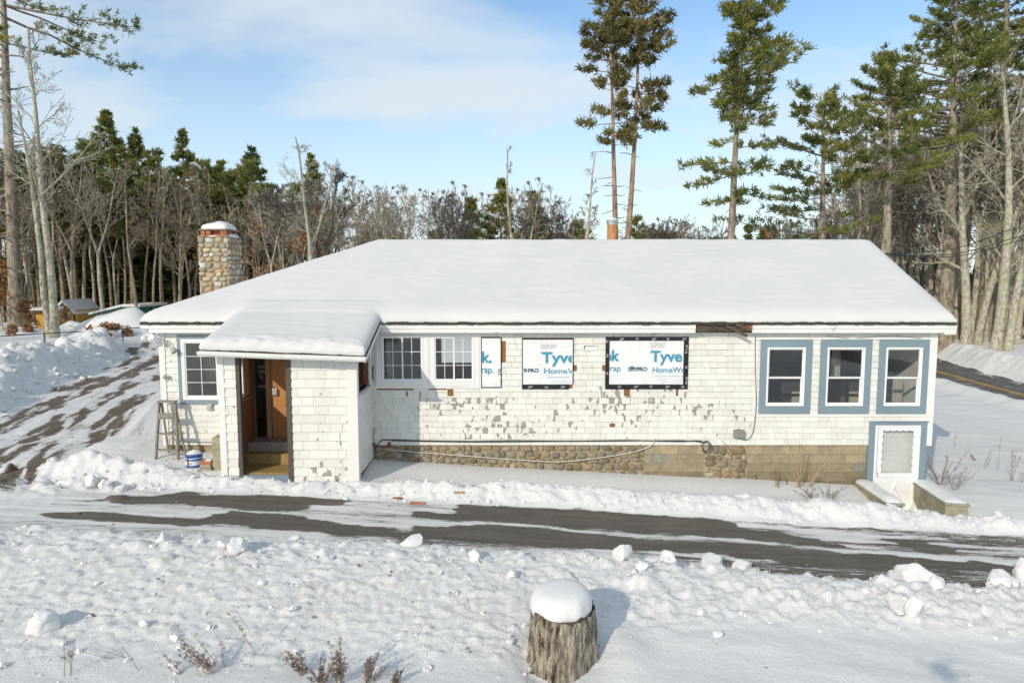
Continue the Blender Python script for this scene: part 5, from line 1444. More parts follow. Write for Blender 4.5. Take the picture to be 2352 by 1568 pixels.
def bare_tree(seed, H, r0, spread=0.55, first=0.35, n1=15, n2=7, n3=5, fork=0, lean=(0, 0), up=0.25, tip=0.012, wig=0.03, top_r=.25, dead=False, n4=0):
    rg = np.random.RandomState(seed); tb = TB()
    def path(p, d, L, seg, w, upw):
        pts = [np.array(p, float)]; d = np.array(d, float); d /= np.linalg.norm(d)
        for i in range(seg):
            d = d + rg.normal(size=3) * w + np.array([0, 0, upw * .12]); d /= np.linalg.norm(d)
            pts.append(pts[-1] + d * L / seg)
        return np.array(pts)
    def side(d, ang):
        r_ = rg.normal(size=3); r_ -= d * r_.dot(d); r_ /= np.linalg.norm(r_)
        return d * math.cos(ang) + r_ * math.sin(ang)
    def grow(p, d, L, r, lvl):
        seg = (10, 6, 4, 3, 2)[lvl]; sides = (10, 5, 4, 3, 3)[lvl]
        w = (wig, .085, .12, .16, .18)[lvl]
        pts = path(p, d, L, seg, w, up if lvl else 0)
        n = len(pts); rr_ = r * (1 - np.linspace(0, 1, n) * (1 - (top_r if lvl == 0 else .25)))
        if lvl == 0: rr_[0] *= 1.25
        tb.tube(pts, np.maximum(rr_, tip * .8), sides)
        nc = (n1, n2, n3, n4, 0)[lvl]
        for i in range(nc):
            f = (first + (1 - first) * (i + rg.rand()) / nc) if lvl == 0 else (.2 + .8 * (i + rg.rand()) / nc)
            k = min(int(f * seg), seg - 1); q = pts[k] + (pts[k+1] - pts[k]) * (f * seg - k); dd = pts[k+1] - pts[k]; dd /= np.linalg.norm(dd)
            if lvl == 0:
                l = H * spread * (1.15 - f) * rg.uniform(.55, 1.1); ang = rg.uniform(.55, 1.05); rad = r * (1 - f * .75) * rg.uniform(.25, .5)
            else:
                l = L * rg.uniform(.3, .62) * (1.15 - f * .6); ang = rg.uniform(.4, .9); rad = r * rg.uniform(.35, .6)
            grow(q, side(dd, ang), max(l, .15), max(rad, tip), lvl + 1)
        return pts
    if fork:
        pts = path((0, 0, -.3), (lean[0], lean[1], 1), H * .45, 6, wig, 0)
        tb.tube(pts, r0 * np.linspace(1.2, .8, 7), 10)
        for k in range(fork):
            a = 2 * math.pi * k / fork + rg.rand(); n1_ = n1
            grow(pts[-1], (math.cos(a) * .28, math.sin(a) * .28, 1), H * .58 * rg.uniform(.8, 1), r0 * .62, 0)
    else: grow((0, 0, -.3), (lean[0], lean[1], 1), H, r0, 0)
    return tb

def pine_tree(seed, H, r0, first=.3, whorl=.6, per=5, Lmax=3.0, prof='cone', droop=.05, upturn=.35, dens=1.0, lean=(0, 0), tl=.26, tw=.085, stubs=0, side_bias=None, stub_len=1.0, clump=1.0, npb=7, gap=.12, inner=.28, low_gap=0):
    """trunk with whorled branches; returns (trunk TB, branch TB, foliage arrays)"""
    rg = np.random.RandomState(seed); tr = TB(); br = TB(); cs = []; ds = []; sh = []
    pts = [np.array([0, 0, -.3])]; d = np.array([lean[0], lean[1], 1.0]); d /= np.linalg.norm(d)
    for i in range(14):
        d = d + rg.normal(size=3) * .012; d /= np.linalg.norm(d); pts.append(pts[-1] + d * (H + .3) / 14)
    pts = np.array(pts); rr_ = r0 * (1 - np.linspace(0, 1, 15) * .93); rr_[0] *= 1.35
    tr.tube(pts, rr_, 12)
    def tp(z):
        f = min(max((z + .3) / (H + .3) * 14, 0), 13.999); k = int(f); return pts[k] + (pts[k+1] - pts[k]) * (f - k)
    z = H * first; nst = 0
    for i in range(stubs):
        zz = rg.uniform(.12, first) * H; a = rg.rand() * 6.28; L = rg.uniform(.15, .9) * (1 if rg.rand() < .8 else 2.2) * stub_len; p = tp(zz)
        q = p + np.array([math.cos(a) * L, math.sin(a) * L, L * rg.uniform(-.3, .25)]); br.tube([p, (p + q) / 2 + rg.normal(size=3) * .04, q], [.03 * stub_len, .022 * stub_len, .012], 3)
    while z < H - .15:
        f = (z - H * first) / (H * (1 - first))
        if prof == 'cone': Lp = Lmax * (1 - f) ** .75 * (1 if f > .12 else .75 + 2 * f)
        elif prof == 'round': Lp = Lmax * math.sqrt(max(.02, 1 - (2 * f - .85) ** 2 / 1.6)) * (1 - f ** 4 * .6)
        else: Lp = Lmax * (1 - f) ** .45 * (.55 + .45 * math.sin(f * 9) ** 2)
        k = max(2, int(round(per * rg.uniform(.6, 1.2))))
        a0 = rg.rand() * 6.28
        for j in range(k):
            if rg.rand() < (max(gap, low_gap) if f < .42 else gap): continue
            a = a0 + 6.28 * j / k + rg.normal() * .25
            L = Lp * rg.uniform(.55, 1.18)
            if side_bias is not None: L *= 1 + side_bias[1] * math.cos(a - side_bias[0])
            if L < .12: L = .12
            el = (-droop + .55 * f) + rg.normal() * .1
            n = 6; P_ = [tp(z)]; dr_ = np.array([math.cos(a) * math.cos(el), math.sin(a) * math.cos(el), math.sin(el)])
            for q in range(n):
                dr_ = dr_ + np.array([0, 0, (upturn if q > 2 else -droop) * .16]) + rg.normal(size=3) * .07; dr_ /= np.linalg.norm(dr_); P_.append(P_[-1] + dr_ * L / n)
            P_ = np.array(P_); rb = max(.016, r0 * .17 * (L / Lmax) ** .8)
            br.tube(P_, rb * np.linspace(1, .25, n + 1), 4)
            tone = rg.uniform(.2, .75)
            nt_ = max(4, int(L * npb * dens))
            for m_ in range(nt_):
                t_ = rg.uniform(inner if L > .8 else .05, 1.0) ** .8; kk = min(int(t_ * n), n - 1); c = P_[kk] + (P_[kk+1] - P_[kk]) * (t_ * n - kk)
                sd = np.cross(dr_, [0, 0, 1]); sl = rg.normal() * L * .15 * (1.15 - t_ * .6)
                off = sd * sl + dr_ * abs(sl) * .5 + np.array([0, 0, rg.uniform(-.03, .12)])
                cs.append(c + off); dd = dr_ * .7 + sd * np.sign(sl) * .5 + np.array([0, 0, .55]); ds.append(dd / np.linalg.norm(dd)); sh.append(np.clip(tone + rg.normal() * .12, 0, 1))
        z += whorl * rg.uniform(.6, 1.3) * (1.0 - .35 * f)
    V, Fa, C = tufts(cs, ds, rg, 13 if tl < .33 else 9, tl, tw * (.62 if tl < .33 else .85), .62 * clump, sh)
    return tr, br, (V, Fa, C)

def place(o, x, y, s=1.0, rz=0.0, z=None):
    o.location = (x, y, (hz_(x, y) if z is None else z)); o.scale = (s, s, s); o.rotation_euler = (0, 0, rz)
def mk_bare(name, label, cat, group, mat, **k):
    o = empty(name, (0, 0, 0), label, cat, group)
    tb = bare_tree(**k)
    # trunk = first tube(s), crown = the rest
    nt_ = 1
    tr = TB(); tr.V = tb.V[:nt_]; tr.F = tb.F[:nt_]
    tr.build('trunk', mat, o)
    V = np.concatenate(tb.V[nt_:]); Fa = np.concatenate(tb.F[nt_:]) - len(tb.V[0])
    mesh_np('branches', V, Fa, mat, o, None, True)
    return o
def mk_pine(name, label, cat, group, bark, needle, **k):
    o = empty(name, (0, 0, 0), label, cat, group)
    tr, br, (V, Fa, C) = pine_tree(**k)
    tr.build('trunk', bark, o)
    if br.V: br.build('branches', bark, o)
    mesh_np('needles', V, Fa, needle, o, C, False)
    return o
def copy_thing(o, label=None, group=None):
    c = o.copy(); COL.objects.link(c)
    if label: c['label'] = label
    if group: c['group'] = group
    for ch in o.children:
        d = ch.copy(); COL.objects.link(d); d.parent = c
    return c
def spot(px, Y): return (at(px, 740, Y).x, Y)
def height(px, Y, py_top):
    x, y = spot(px, Y); return Z_at(py_top, Y) - hz_(x, y)

# hero trees -----------------------------------------------------------
def hero_pine(px, Y, top, label, w, bark='bark_pine', needle='needle', name='pine_tree', **k):
    x, y = spot(px, Y); H = height(px, Y, top)
    o = mk_pine(name, label, 'tree', k.pop('group', None), M[bark], M[needle], H=H, r0=w, **k); place(o, x, y); return o
def hero_bare(px, Y, top, label, w, bark='bark_grey', name='bare_tree', **k):
    x, y = spot(px, Y); H = height(px, Y, top)
    o = mk_bare(name, label, 'tree', k.pop('group', None), M[bark], H=H, r0=w, **k); place(o, x, y); return o

hero_pine(40, 46, -330, 'tall pine trunk with bare stubs at the far left edge beside the ochre shed', .46, seed=1, first=.62, whorl=.9, per=4, Lmax=6.4, prof='flat', droop=.06, dens=.9, stubs=64, stub_len=2.4, side_bias=(0, .3), tl=.3, tw=.09, clump=1.3)
hero_bare(124, 39, 55, 'pale straight-trunked bare tree, crooked-limbed, standing just behind the wire fence', .24, 'bark_pale', seed=15, lean=(.02, 0), first=.42, n1=12, n2=7, n3=5, n4=2, spread=.42, tip=.015, wig=.03)
hero_bare(112, 39.6, 240, 'pale leaning bare tree beside the forked one behind the fence', .2, 'bark_pale', seed=8, lean=(-.07, .02), first=.45, n1=9, n2=6, n3=4, spread=.35)
hero_pine(1416, 33, -60, 'left of the twin red pines rising behind the ridge', .20, 'bark_red', 'needle_red', 'red_pine', seed=11, first=.58, low_gap=.5, whorl=.5, per=6, Lmax=2.3, prof='flat', upturn=.7, dens=1.3, stubs=34, tl=.24, tw=.085, clump=1.5, lean=(-.004, 0), group='twin red pines', npb=7, gap=.12)
hero_pine(1428, 33.4, -90, 'right of the twin red pines, leaning away to the right', .21, 'bark_red', 'needle_red', 'red_pine', seed=12, first=.58, low_gap=.5, whorl=.5, per=6, Lmax=2.4, prof='flat', upturn=.7, dens=1.3, stubs=30, tl=.24, tw=.085, clump=1.5, lean=(.03, 0), group='twin red pines', npb=7, gap=.12)
hero_pine(1665, 34, -70, 'lone ragged white pine with long level limbs behind the roof ridge', .27, 'bark_pine', 'needle', 'white_pine', seed=23, first=.44, whorl=.48, per=6, Lmax=3.4, low_gap=.62, prof='flat', droop=.1, upturn=.3, dens=1.3, stubs=14, tl=.25, tw=.08, side_bias=(.3, .38), gap=.34, npb=8, inner=.0)
hero_pine(1888, 42, 212, 'smallest of the right-hand white pines, its limbs reaching left over the roof', .34, 'bark_pine', 'needle', 'white_pine', seed=31, first=.40, low_gap=.3, whorl=.7, per=5, Lmax=5.2, prof='flat', droop=.02, upturn=.25, dens=.95, side_bias=(3.14, .3), gap=.12, stubs=8, npb=7)
hero_pine(2028, 39, 108, 'white pine second from the left among the tall ones at the right', .40, 'bark_pine', 'needle', 'white_pine', seed=32, first=.6, whorl=.6, per=5, Lmax=4.2, prof='cone', droop=0, upturn=.3, dens=1.2, side_bias=(3.14, .15), gap=.18, stubs=24)
hero_pine(2170, 44, -70, 'very tall white pine with stacked limbs, its trunk by the right roof corner', .5, 'bark_pine', 'needle', 'white_pine', seed=33, first=.55, whorl=.62, per=5, Lmax=5.2, prof='cone', droop=0, upturn=.3, dens=1.2, side_bias=(2.9, .2), gap=.16, stubs=34)
hero_pine(2262, 46, -260, 'tallest white pine, crown cut off by the top of the picture at the right', .55, 'bark_pine', 'needle', 'white_pine', seed=34, first=.6, whorl=.62, per=5, Lmax=5.8, prof='cone', droop=0, upturn=.3, dens=1.2, gap=.14, stubs=30)
hero_pine(2400, 45, -120, 'white pine leaning in at the right edge of the picture', .45, 'bark_pine', 'needle', 'white_pine', seed=35, first=.55, whorl=.62, per=5, Lmax=4.6, prof='cone', droop=0, upturn=.3, dens=1.1, side_bias=(3.1, .2), gap=.14, stubs=20)
# pale-barked trees along the road
for i, (px, Y, top, w, ln, sd, lb) in enumerate((
    (2222, 42.5, 250, .31, (-.02, 0), 41, 'lichen-grey bare tree nearest the right roof corner, at the road bank'),
    (2246, 43.2, 330, .25, (.10, 0), 42, 'right-leaning bare tree just right of the one at the roof corner'),
    (2291, 40.8, 120, .33, (.05, 0), 43, 'thickest pale bare tree on the road bank, forking high up'),
    (2318, 40.2, 200, .24, (.14, 0), 44, 'slender pale bare tree leaning right at the edge of the road bank'),
    (2338, 44, 260, .2, (.05, .02), 45, 'thin pale bare tree closest to the right picture edge'))):
    hero_bare(px, Y, top, lb, w, 'bark_pale', seed=sd, lean=ln, first=.28, n1=11, n2=8, n3=5, n4=3, spread=.42, tip=.016)
# trees that stand out behind the ridge
hero_bare(737, 36, 292, 'cream-barked bare tree with three long forks right of the chimney', .17, 'bark_pale', seed=51, fork=3, first=.15, n1=6, n2=5, n3=4, spread=.22, tip=.013, lean=(-.06, 0))
hero_bare(822, 37, 335, 'blackish bare tree with crooked forked limbs above the roof hip', .19, 'bark_dark', seed=54, fork=2, first=.2, n1=9, n2=7, n3=5, n4=2, spread=.36, tip=.015, wig=.08)
hero_bare(1188, 44, 310, 'tall thin pale bare tree above the middle of the ridge', .15, 'bark_grey', seed=53, first=.3, n1=12, n2=6, n3=4, spread=.24, tip=.014, wig=.05)
hero_bare(1362, 40, 335, 'slim pale bare tree just left of the twin red pines', .14, 'bark_pale', seed=55, first=.35, n1=10, n2=6, n3=4, spread=.22, tip=.013, wig=.05)
for i, (px, Y, top, L, sd, lb) in enumerate((
    (272, 62, 252, 3.4, 61, 'tallest dark evergreen in the left wood'), (345, 64, 302, 2.8, 62, 'pointed evergreen right of the tallest one in the left wood'),
    (437, 66, 300, 2.7, 63, 'evergreen with a ragged top above the left wood, left of the chimney'), (598, 62, 340, 2.7, 64, 'dark spiky evergreen above the stone chimney'),
    (735, 60, 356, 2.2, 65, 'brownish narrow evergreen behind the three-forked bare tree'), (522, 66, 368, 2.6, 66, 'blunt evergreen top between the ragged and the spiky ones'),
    (1083, 52, 455, 2.3, 67, 'left of the three evergreens behind the middle of the ridge'), (1150, 54, 412, 2.8, 68, 'middle and tallest of the three evergreens behind the ridge'),
    (1232, 53, 432, 2.4, 69, 'right of the three evergreens behind the ridge'), (1340, 60, 505, 3.0, 70, 'low evergreen left of the flue pipe'),
    (1455, 62, 495, 3.4, 71, 'low round evergreen right of the flue pipe'), (1720, 66, 520, 1.5, 72, 'tiny dark evergreen peeping over the ridge right of the lone white pine'),
    (205, 60, 318, 3.0, 73, 'evergreen on the left shoulder of the tallest one in the left wood'))):
    nd = 'needle_dark' if i in (3, 11) else 'needle'
    hero_pine(px, Y, top, lb, .2, 'bark_brown', nd, 'evergreen_tree', seed=sd, first=.12 if px > 900 else .3, whorl=.7, per=6, Lmax=L, prof='cone', droop=.05, upturn=.2, dens=1.1, tl=.32, tw=.13, npb=7)

# prototypes copied through the woods -----------------------------------
GP = {}
def proto(key, mat, **k):
    GP[key] = (mat, k)
protos = []
spec = [('bark_grey', dict(seed=101, H=14, r0=.16, first=.35, n1=14, n2=7, n3=5, n4=2, spread=.30)),
        ('bark_brown', dict(seed=102, H=13, r0=.14, first=.3, n1=14, n2=7, n3=5, n4=2, spread=.34)),
        ('bark_pale', dict(seed=103, H=12, r0=.12, fork=2, first=.2, n1=9, n2=7, n3=4, spread=.28)),
        ('bark_grey', dict(seed=104, H=13, r0=.13, fork=3, first=.2, n1=8, n2=7, n3=5, spread=.28, wig=.05)),
        ('bark_brown', dict(seed=105, H=15, r0=.15, first=.45, n1=13, n2=7, n3=5, n4=2, spread=.26, wig=.04)),
        ('bark_dark', dict(seed=106, H=12, r0=.14, fork=2, first=.15, n1=10, n2=7, n3=5, spread=.36, wig=.07))]
for i, (mt, k) in enumerate(spec):
    k = dict(k); k.setdefault('tip', .017); protos.append(('bare', mt, k))
first_use = {}
rgt = random.Random(77)
ZONES = [(-400, 0, 'left of the big pine trunk'), (0, 60, 'by the big left-edge pine'), (60, 150, 'behind the ochre shed'), (150, 205, 'between the two sheds'), (205, 330, 'behind the green shed'),
         (330, 460, 'between green shed and chimney'), (460, 570, 'behind the stone chimney'), (570, 700, 'just right of the chimney'), (700, 790, 'near the three-forked pale tree'), (790, 880, 'near the blackish forked tree'),
         (880, 1050, 'over the left end of the ridge'), (1050, 1260, 'around the three ridge evergreens'), (1260, 1400, 'left of the twin red pines'), (1400, 1640, 'between red pines and lone pine'), (1640, 1840, 'right of the lone white pine'),
         (1840, 1960, 'around the smallest right-hand white pine'), (1960, 2110, 'around the second right-hand white pine'), (2110, 2200, 'by the right roof corner'), (2200, 2300, 'behind the pale roadside trunks'), (2300, 3000, 'at the right picture edge')]
TONES = ['straight grey', 'slim brown', 'pale twin-stemmed', 'many-stemmed grey', 'tall thin brown', 'dark forked']
def zone(px):
    for a, c, t_ in ZONES:
        if a <= px < c: return t_
    return 'in the wood'
def wood(n, pxr, Yr, topf, kinds, label, group, name='bare_tree', jit=25):
    for i in range(n):
        px = pxr[0] + (pxr[1] - pxr[0]) * (i + rgt.random()) / n; Y = rgt.uniform(*Yr)
        x, y = spot(px, Y)
        if abs(x - float(road_c(y))) < 3.2: Y += 7; x, y = spot(px, Y)
        top = topf(px) + rgt.uniform(-jit, jit) ; H = Z_at(top, Y) - hz_(x, y)
        if H < 1.5: continue
        ki = rgt.choice(kinds); lab = TONES[ki] + ' ' + label + ' ' + zone(px)
        if ki not in first_use:
            _, mt, k = protos[ki]; o = mk_bare(name, lab, 'tree', group, M[mt], **k); first_use[ki] = o
        else: o = copy_thing(first_use[ki], lab, group); o.name = name
        s = H / protos[ki][2]['H']
        place(o, x, y, s, rgt.random() * 6.28); o.scale = (s * rgt.uniform(.8, 1.15), s * rgt.uniform(.8, 1.15), s)
interp = lambda xs, ys: (lambda p: float(np.interp(p, xs, ys)))
LT = interp([-150, 0, 150, 300, 450, 620, 700], [330, 340, 350, 385, 395, 420, 440])
wood(46, (-130, 700), (46, 54), LT, [0, 1, 2, 3, 4], 'tree, front rank,', 'front rank of the left wood')
wood(32, (-150, 760), (54, 68), lambda p: LT(p) + 20, [1, 4, 0, 5, 3], 'trunk deep in the wood', 'deep trunks of the left wood')
MT = interp([620, 760, 900, 1000, 1100, 1300, 1400, 1740], [425, 420, 425, 440, 430, 440, 500, 520])
wood(26, (640, 1040), (42, 56), MT, [0, 2, 3, 5, 3], 'top', 'bare trees over the left ridge', jit=30)
wood(17, (1040, 1350), (46, 60), MT, [2, 3, 5, 0], 'top', 'bare trees over the middle ridge', jit=30)
wood(7, (1500, 1640), (48, 56), lambda p: 485, [5, 3], 'low round treetop', 'small bare trees near the lone white pine', jit=10)
RT = interp([1880, 1950, 2050, 2200, 2400], [400, 300, 265, 200, 150])
wood(44, (1930, 2440), (44, 52), RT, [0, 2, 3, 3, 0], 'tangled tree', 'bare trees among the right-hand pines', jit=45)
wood(28, (1900, 2480), (56, 72), lambda p: RT(p) + 150, [1, 4, 5, 0], 'trunk deep in the wood', 'deep trunks of the right wood', jit=40)
wood(12, (1780, 1960), (50, 62), interp([1780, 1960], [500, 440]), [3, 5, 0], 'small tree', 'bare trees under the smallest white pine', jit=20)

# white pines with bare lower trunks standing in the left wood
wp = None
for i, (px, top) in enumerate(((95, 360), (150, 345), (238, 330), (308, 345), (375, 352), (405, 395), (470, 372), (545, 398), (572, 372), (640, 430), (682, 425), (30, 350), (-30, 330), (-80, 340), (180, 372), (500, 392))):
    Y = rgt.uniform(52, 57); x, y = spot(px, Y); H = Z_at(top, Y) - hz_(x, y); lab = 'olive-crowned pine with a bare lower trunk ' + zone(px)
    if wp is None: wp = o = mk_pine('pine_tree', lab, 'tree', 'pines in the left wood', M['bark_brown'], M['needle'], seed=61, H=14, r0=.2, first=.5, whorl=.6, per=6, Lmax=2.9, prof='flat', droop=.0, upturn=.3, tl=.32, tw=.12, npb=7, stubs=20, gap=.15)
    else: o = copy_thing(wp, lab, 'pines in the left wood'); o.name = 'pine_tree'
    s = H / 14; place(o, x, y, s, rgt.random() * 6.28); o.scale = (s * rgt.uniform(.8, 1.25), s * rgt.uniform(.8, 1.25), s)
# dark hemlocks that close the view between the trunks
hem = mk_pine('hemlock', 'dark green hemlock between the trunks of the left wood', 'tree', 'hemlocks in the left wood', M['bark_dark'], M['needle_dark'], seed=201, H=9, r0=.16, first=.04, whorl=.5, per=6, Lmax=2.6, prof='cone', droop=.15, upturn=.05, tl=.42, tw=.17, npb=5)
hem2 = None
def hemlocks(n, pxr, Yr, topf, label, group):
    global hem2
    for i in range(n):
        px = pxr[0] + (pxr[1] - pxr[0]) * (i + rgt.random()) / n; Y = rgt.uniform(*Yr); x, y = spot(px, Y)
        H = Z_at(topf(px) + rgt.uniform(-40, 40), Y) - hz_(x, y)
        if hem2 is None: o = hem; hem2 = 1
        else: o = copy_thing(hem, label + ' ' + zone(px), group); o.name = 'hemlock'
        s = H / 9; place(o, x, y, s, rgt.random() * 6.28); o.scale = (s * rgt.uniform(.9, 1.6), s * rgt.uniform(.9, 1.6), s)
hemlocks(15, (-140, 720), (60, 76), lambda p: 620, 'low dark hemlock', 'hemlocks in the left wood')
hemlocks(8, (1950, 2480), (62, 76), lambda p: 640, 'low dark hemlock', 'hemlocks in the right wood')
hemlocks(9, (130, 660), (56, 66), lambda p: 470, 'mid-height hemlock among bare crowns', 'taller hemlocks in the left wood')

# far-off woods as one mass -----------------------------------------------
def far_wood(name, label, regions, mat, seed):
    Vs = []; Fs = []; n = 0; base_ = []
    for s_ in range(4):
        tb = bare_tree(seed + s_, 10, .15, first=.15, n1=12, n2=5, n3=2, spread=.32, tip=.03); base_.append(tb.arrays())
    r_ = random.Random(seed)
    for (cnt, p0_, p1_, y0_, y1_, tf) in regions:
        for i in range(cnt):
            px = p0_ + (p1_ - p0_) * (i + r_.random()) / cnt; Y = r_.uniform(y0_, y1_); x, y = spot(px, Y); H = Z_at(tf + r_.uniform(-25, 25), Y) - hz_(x, y)
            V, Fa = r_.choice(base_); s_ = H / 10; a = r_.random() * 6.28; ca, sa = math.cos(a), math.sin(a)
            R_ = np.array([[ca, -sa, 0], [sa, ca, 0], [0, 0, 1]]); w_ = max(1.0, 1.0 / s_) if s_ < 1 else 1
            Vs.append((V * [s_ * w_, s_ * w_, s_]) @ R_.T + [x, y, hz_(x, y)]); Fs.append(Fa + n); n += len(V)
    o = mesh_np(name, np.concatenate(Vs), np.concatenate(Fs), mat, None, None, True); tag(o, label, 'woodland', None, 'stuff')
far_wood('distant_woods', 'hazy mass of bare woodland far behind the house', [(26, -220, 800, 72, 100, 490), (30, 800, 1750, 80, 130, 545), (24, 1850, 2560, 74, 100, 470)], M['bark_brown'], 301)
def far_ever():
    r_ = random.Random(9); Vs = []; Fs = []; Cs = []; n = 0; P_ = []
    for s_ in range(2):
        _, _, f = pine_tree(400 + s_, 8, .15, first=.05, whorl=.7, per=5, Lmax=2.4, tl=.6, tw=.28, npb=3); P_.append(f)
    for (cnt, p0_, p1_, y0_, y1_, tf) in ((30, -250, 820, 78, 100, 600), (30, 820, 1800, 85, 120, 560), (20, 1850, 2600, 80, 100, 620)):
        for i in range(cnt):
            px = p0_ + (p1_ - p0_) * (i + r_.random()) / cnt; Y = r_.uniform(y0_, y1_); x, y = spot(px, Y); H = max(1.5, Z_at(tf + r_.uniform(-30, 30), Y) - hz_(x, y))
            V, Fa, C = r_.choice(P_); s_ = H / 8; w_ = max(s_, .8) * r_.uniform(1, 1.6)
            Vs.append(V * [w_, w_, s_] + [x, y, hz_(x, y)]); Fs.append(Fa + n); Cs.append(C); n += len(V)
    o = mesh_np('distant_evergreens', np.concatenate(Vs), np.concatenate(Fs), M['needle_dark'], None, np.concatenate(Cs), False); tag(o, 'low dark belt of evergreens closing the horizon', 'woodland', None, 'stuff')
far_ever()

# trees beyond the left edge whose long shadows rake the snow
sh_spots = [(-33, 16), (-31.5, 21), (-36, 20), (-29.5, 25), (-35, 26), (-27.6, 12.5), (-40, 30), (-33, 32)]
for i, (x, y) in enumerate(sh_spots):
    o = copy_thing(first_use[(0, 1, 4)[i % 3]], 'bare tree standing left of the picture, casting shadow over the field', 'trees left of the picture'); o.name = 'bare_tree'; place(o, x, y, rgt.uniform(.8, 1.1), rgt.random() * 6)
o = copy_thing(hem, 'evergreen right of the picture that shades the roadside snow', 'trees right of the picture'); place(o, 17.0, 18.2, .62, 1.0); o.name = 'hemlock'

# copper-leaved saplings
def leafy(px, Y, top, label, seed, n, r0=.04, spread_=.5, name='beech_sapling'):
    x, y = spot(px, Y); H = height(px, Y, top); rg = np.random.RandomState(seed)
    tb = bare_tree(seed, H, r0, first=.15, n1=14, n2=6, n3=3, spread=spread_, tip=.012); o = empty(name, (0, 0, 0), label, 'sapling', 'copper-leaved saplings')
    tb.build('stems', M['bark_grey'], o); V, Fa = tb.arrays()
    hi = V[V[:, 2] > H * .15]; c = hi[rg.randint(0, len(hi), n)] + rg.normal(size=(n, 3)) * .04; d = rg.normal(size=(n, 3)); d /= np.linalg.norm(d, axis=1)[:, None]
    v, f, C = tufts(c, d, rg, 2, .14, .10, .6, rg.rand(n)); mesh_np('leaves', v, f, M['dead_leaf'], o, C, False); place(o, x, y); return o
leafy(6, 44, 600, 'copper-leaved sapling at the far left edge in front of the pine trunk', 501, 900)
leafy(60, 44.5, 690, 'low copper-leaved sapling between the pine trunk and the ochre shed', 502, 220)
leafy(143, 43.5, 700, 'small rusty sapling in front of the ochre shed gable', 503, 120)
leafy(712, 40, 470, 'sapling with orange leaves showing over the roof hip right of the chimney', 504, 650)
leafy(600, 44, 500, 'sapling with orange leaves just right of the chimney', 505, 250)
leafy(2345, 46, 690, 'copper-leaved sapling beyond the road at the right edge', 506, 700)
# ------------------------------------------------------------------ things around the house
# tree stump in the foreground
sx, sy = 0.58, 7.62
sz = hz_(sx, sy) - .22
stump = empty('tree_stump', (sx, sy, sz), 'weathered tree stump wearing a thick cap of snow in the foreground', 'tree stump')
topz = 1.165
vs = []; fs = []; ns, nr = 220, 46
Hs = topz - sz
for j in range(nr + 1):
    f = j / nr
    for i in range(ns):
        a = 2 * math.pi * i / ns
        r_ = .425 - .055 * f + .03 * max(0, .18 - f) * 3
        r_ += .035 * max(0, .34 - f) * 2 * (.5 + .5 * math.sin(5 * a + 1.3)) ; r_ *= 1 + .035 * math.sin(3 * a + 1) + .025 * math.sin(5 * a + 2.2)
        q = Vector((math.cos(a) * 9, math.sin(a) * 9, f * 2.3))
        r1 = mnoise.noise(q); r2 = mnoise.noise(Vector((math.cos(a) * 21, math.sin(a) * 21, f * 4.5 + 7))); r3 = mnoise.noise(Vector((math.cos(a) * 42, math.sin(a) * 42, f * 14)))
        r_ += .020 * (abs(r1) * 2 - .6) + .014 * (abs(r2) * 2 - .5) + .005 * r3
        z_ = f * Hs + (.03 * math.sin(a * 2 + .4) + .02 * mnoise.noise(Vector((math.cos(a) * 4, math.sin(a) * 4, 0)))) * f
        vs.append((r_ * math.cos(a), r_ * math.sin(a), z_))
for j in range(nr):
    for i in range(ns): i2 = (i + 1) % ns; fs.append((j*ns + i, j*ns + i2, (j+1)*ns + i2, (j+1)*ns + i))
b = MB(); b.add(vs, fs); b.build('bark', M['bark_stump'], stump, smooth=True, loc=(0, 0, 0))
b = MB(); b.lathe((0, 0, Hs - .02), [(.335 - .0, -.1), (.352, .0), (.33, .008), (.01, .012)], 60, jit=lambda a, i: .03 * math.sin(3*a + 1) + .02 * math.sin(5*a + 2.2)); b.build('cut_face', M['rot'], stump, smooth=True, loc=(0, 0, 0))
vs = []; fs = []; prof = [(.0, .335), (.10, .333), (.18, .325), (.245, .305), (.29, .272), (.325, .225), (.345, .165), (.352, .085), (.352, .0), (.345, -.012)]
prof = [(.02, .0)] + [(r_, h) for r_, h in ((.335, -.014), (.352, .008), (.352, .05), (.343, .105), (.327, .155), (.302, .19), (.262, .22), (.205, .237), (.14, .246), (.07, .25), (.012, .251), (.001, .251))]
n = 72
for j, (r_, h) in enumerate(prof):
    for i in range(n):
        a = 2 * math.pi * i / n
        k = 1 + (.04 * math.sin(2 * a + .5) + .05 * mnoise.noise(Vector((math.cos(a) * 2.2, math.sin(a) * 2.2, h * 5)))) * min(1, r_ / .3)
        edge = .05 * mnoise.noise(Vector((math.cos(a) * 3, math.sin(a) * 3, 3))) * (1 if h < .03 else 0)
        if -2.6 < a - 2 * math.pi < -2.25 and h < .12: k -= .07      # bite on the front left
        vs.append((r_ * k * math.cos(a) - .01, r_ * k * math.sin(a) - .012, h * (1 + .10 * math.cos(a - 1) * min(1, r_ / .3)) + edge + .0))
for j in range(len(prof) - 1):
    for i in range(n): i2 = (i + 1) % n; fs.append((j*n + i, j*n + i2, (j+1)*n + i2, (j+1)*n + i))
b = MB(); b.add(vs, fs); b.build('snow_cap', M['snow'], stump, smooth=True, loc=(0, 0, Hs - .005))

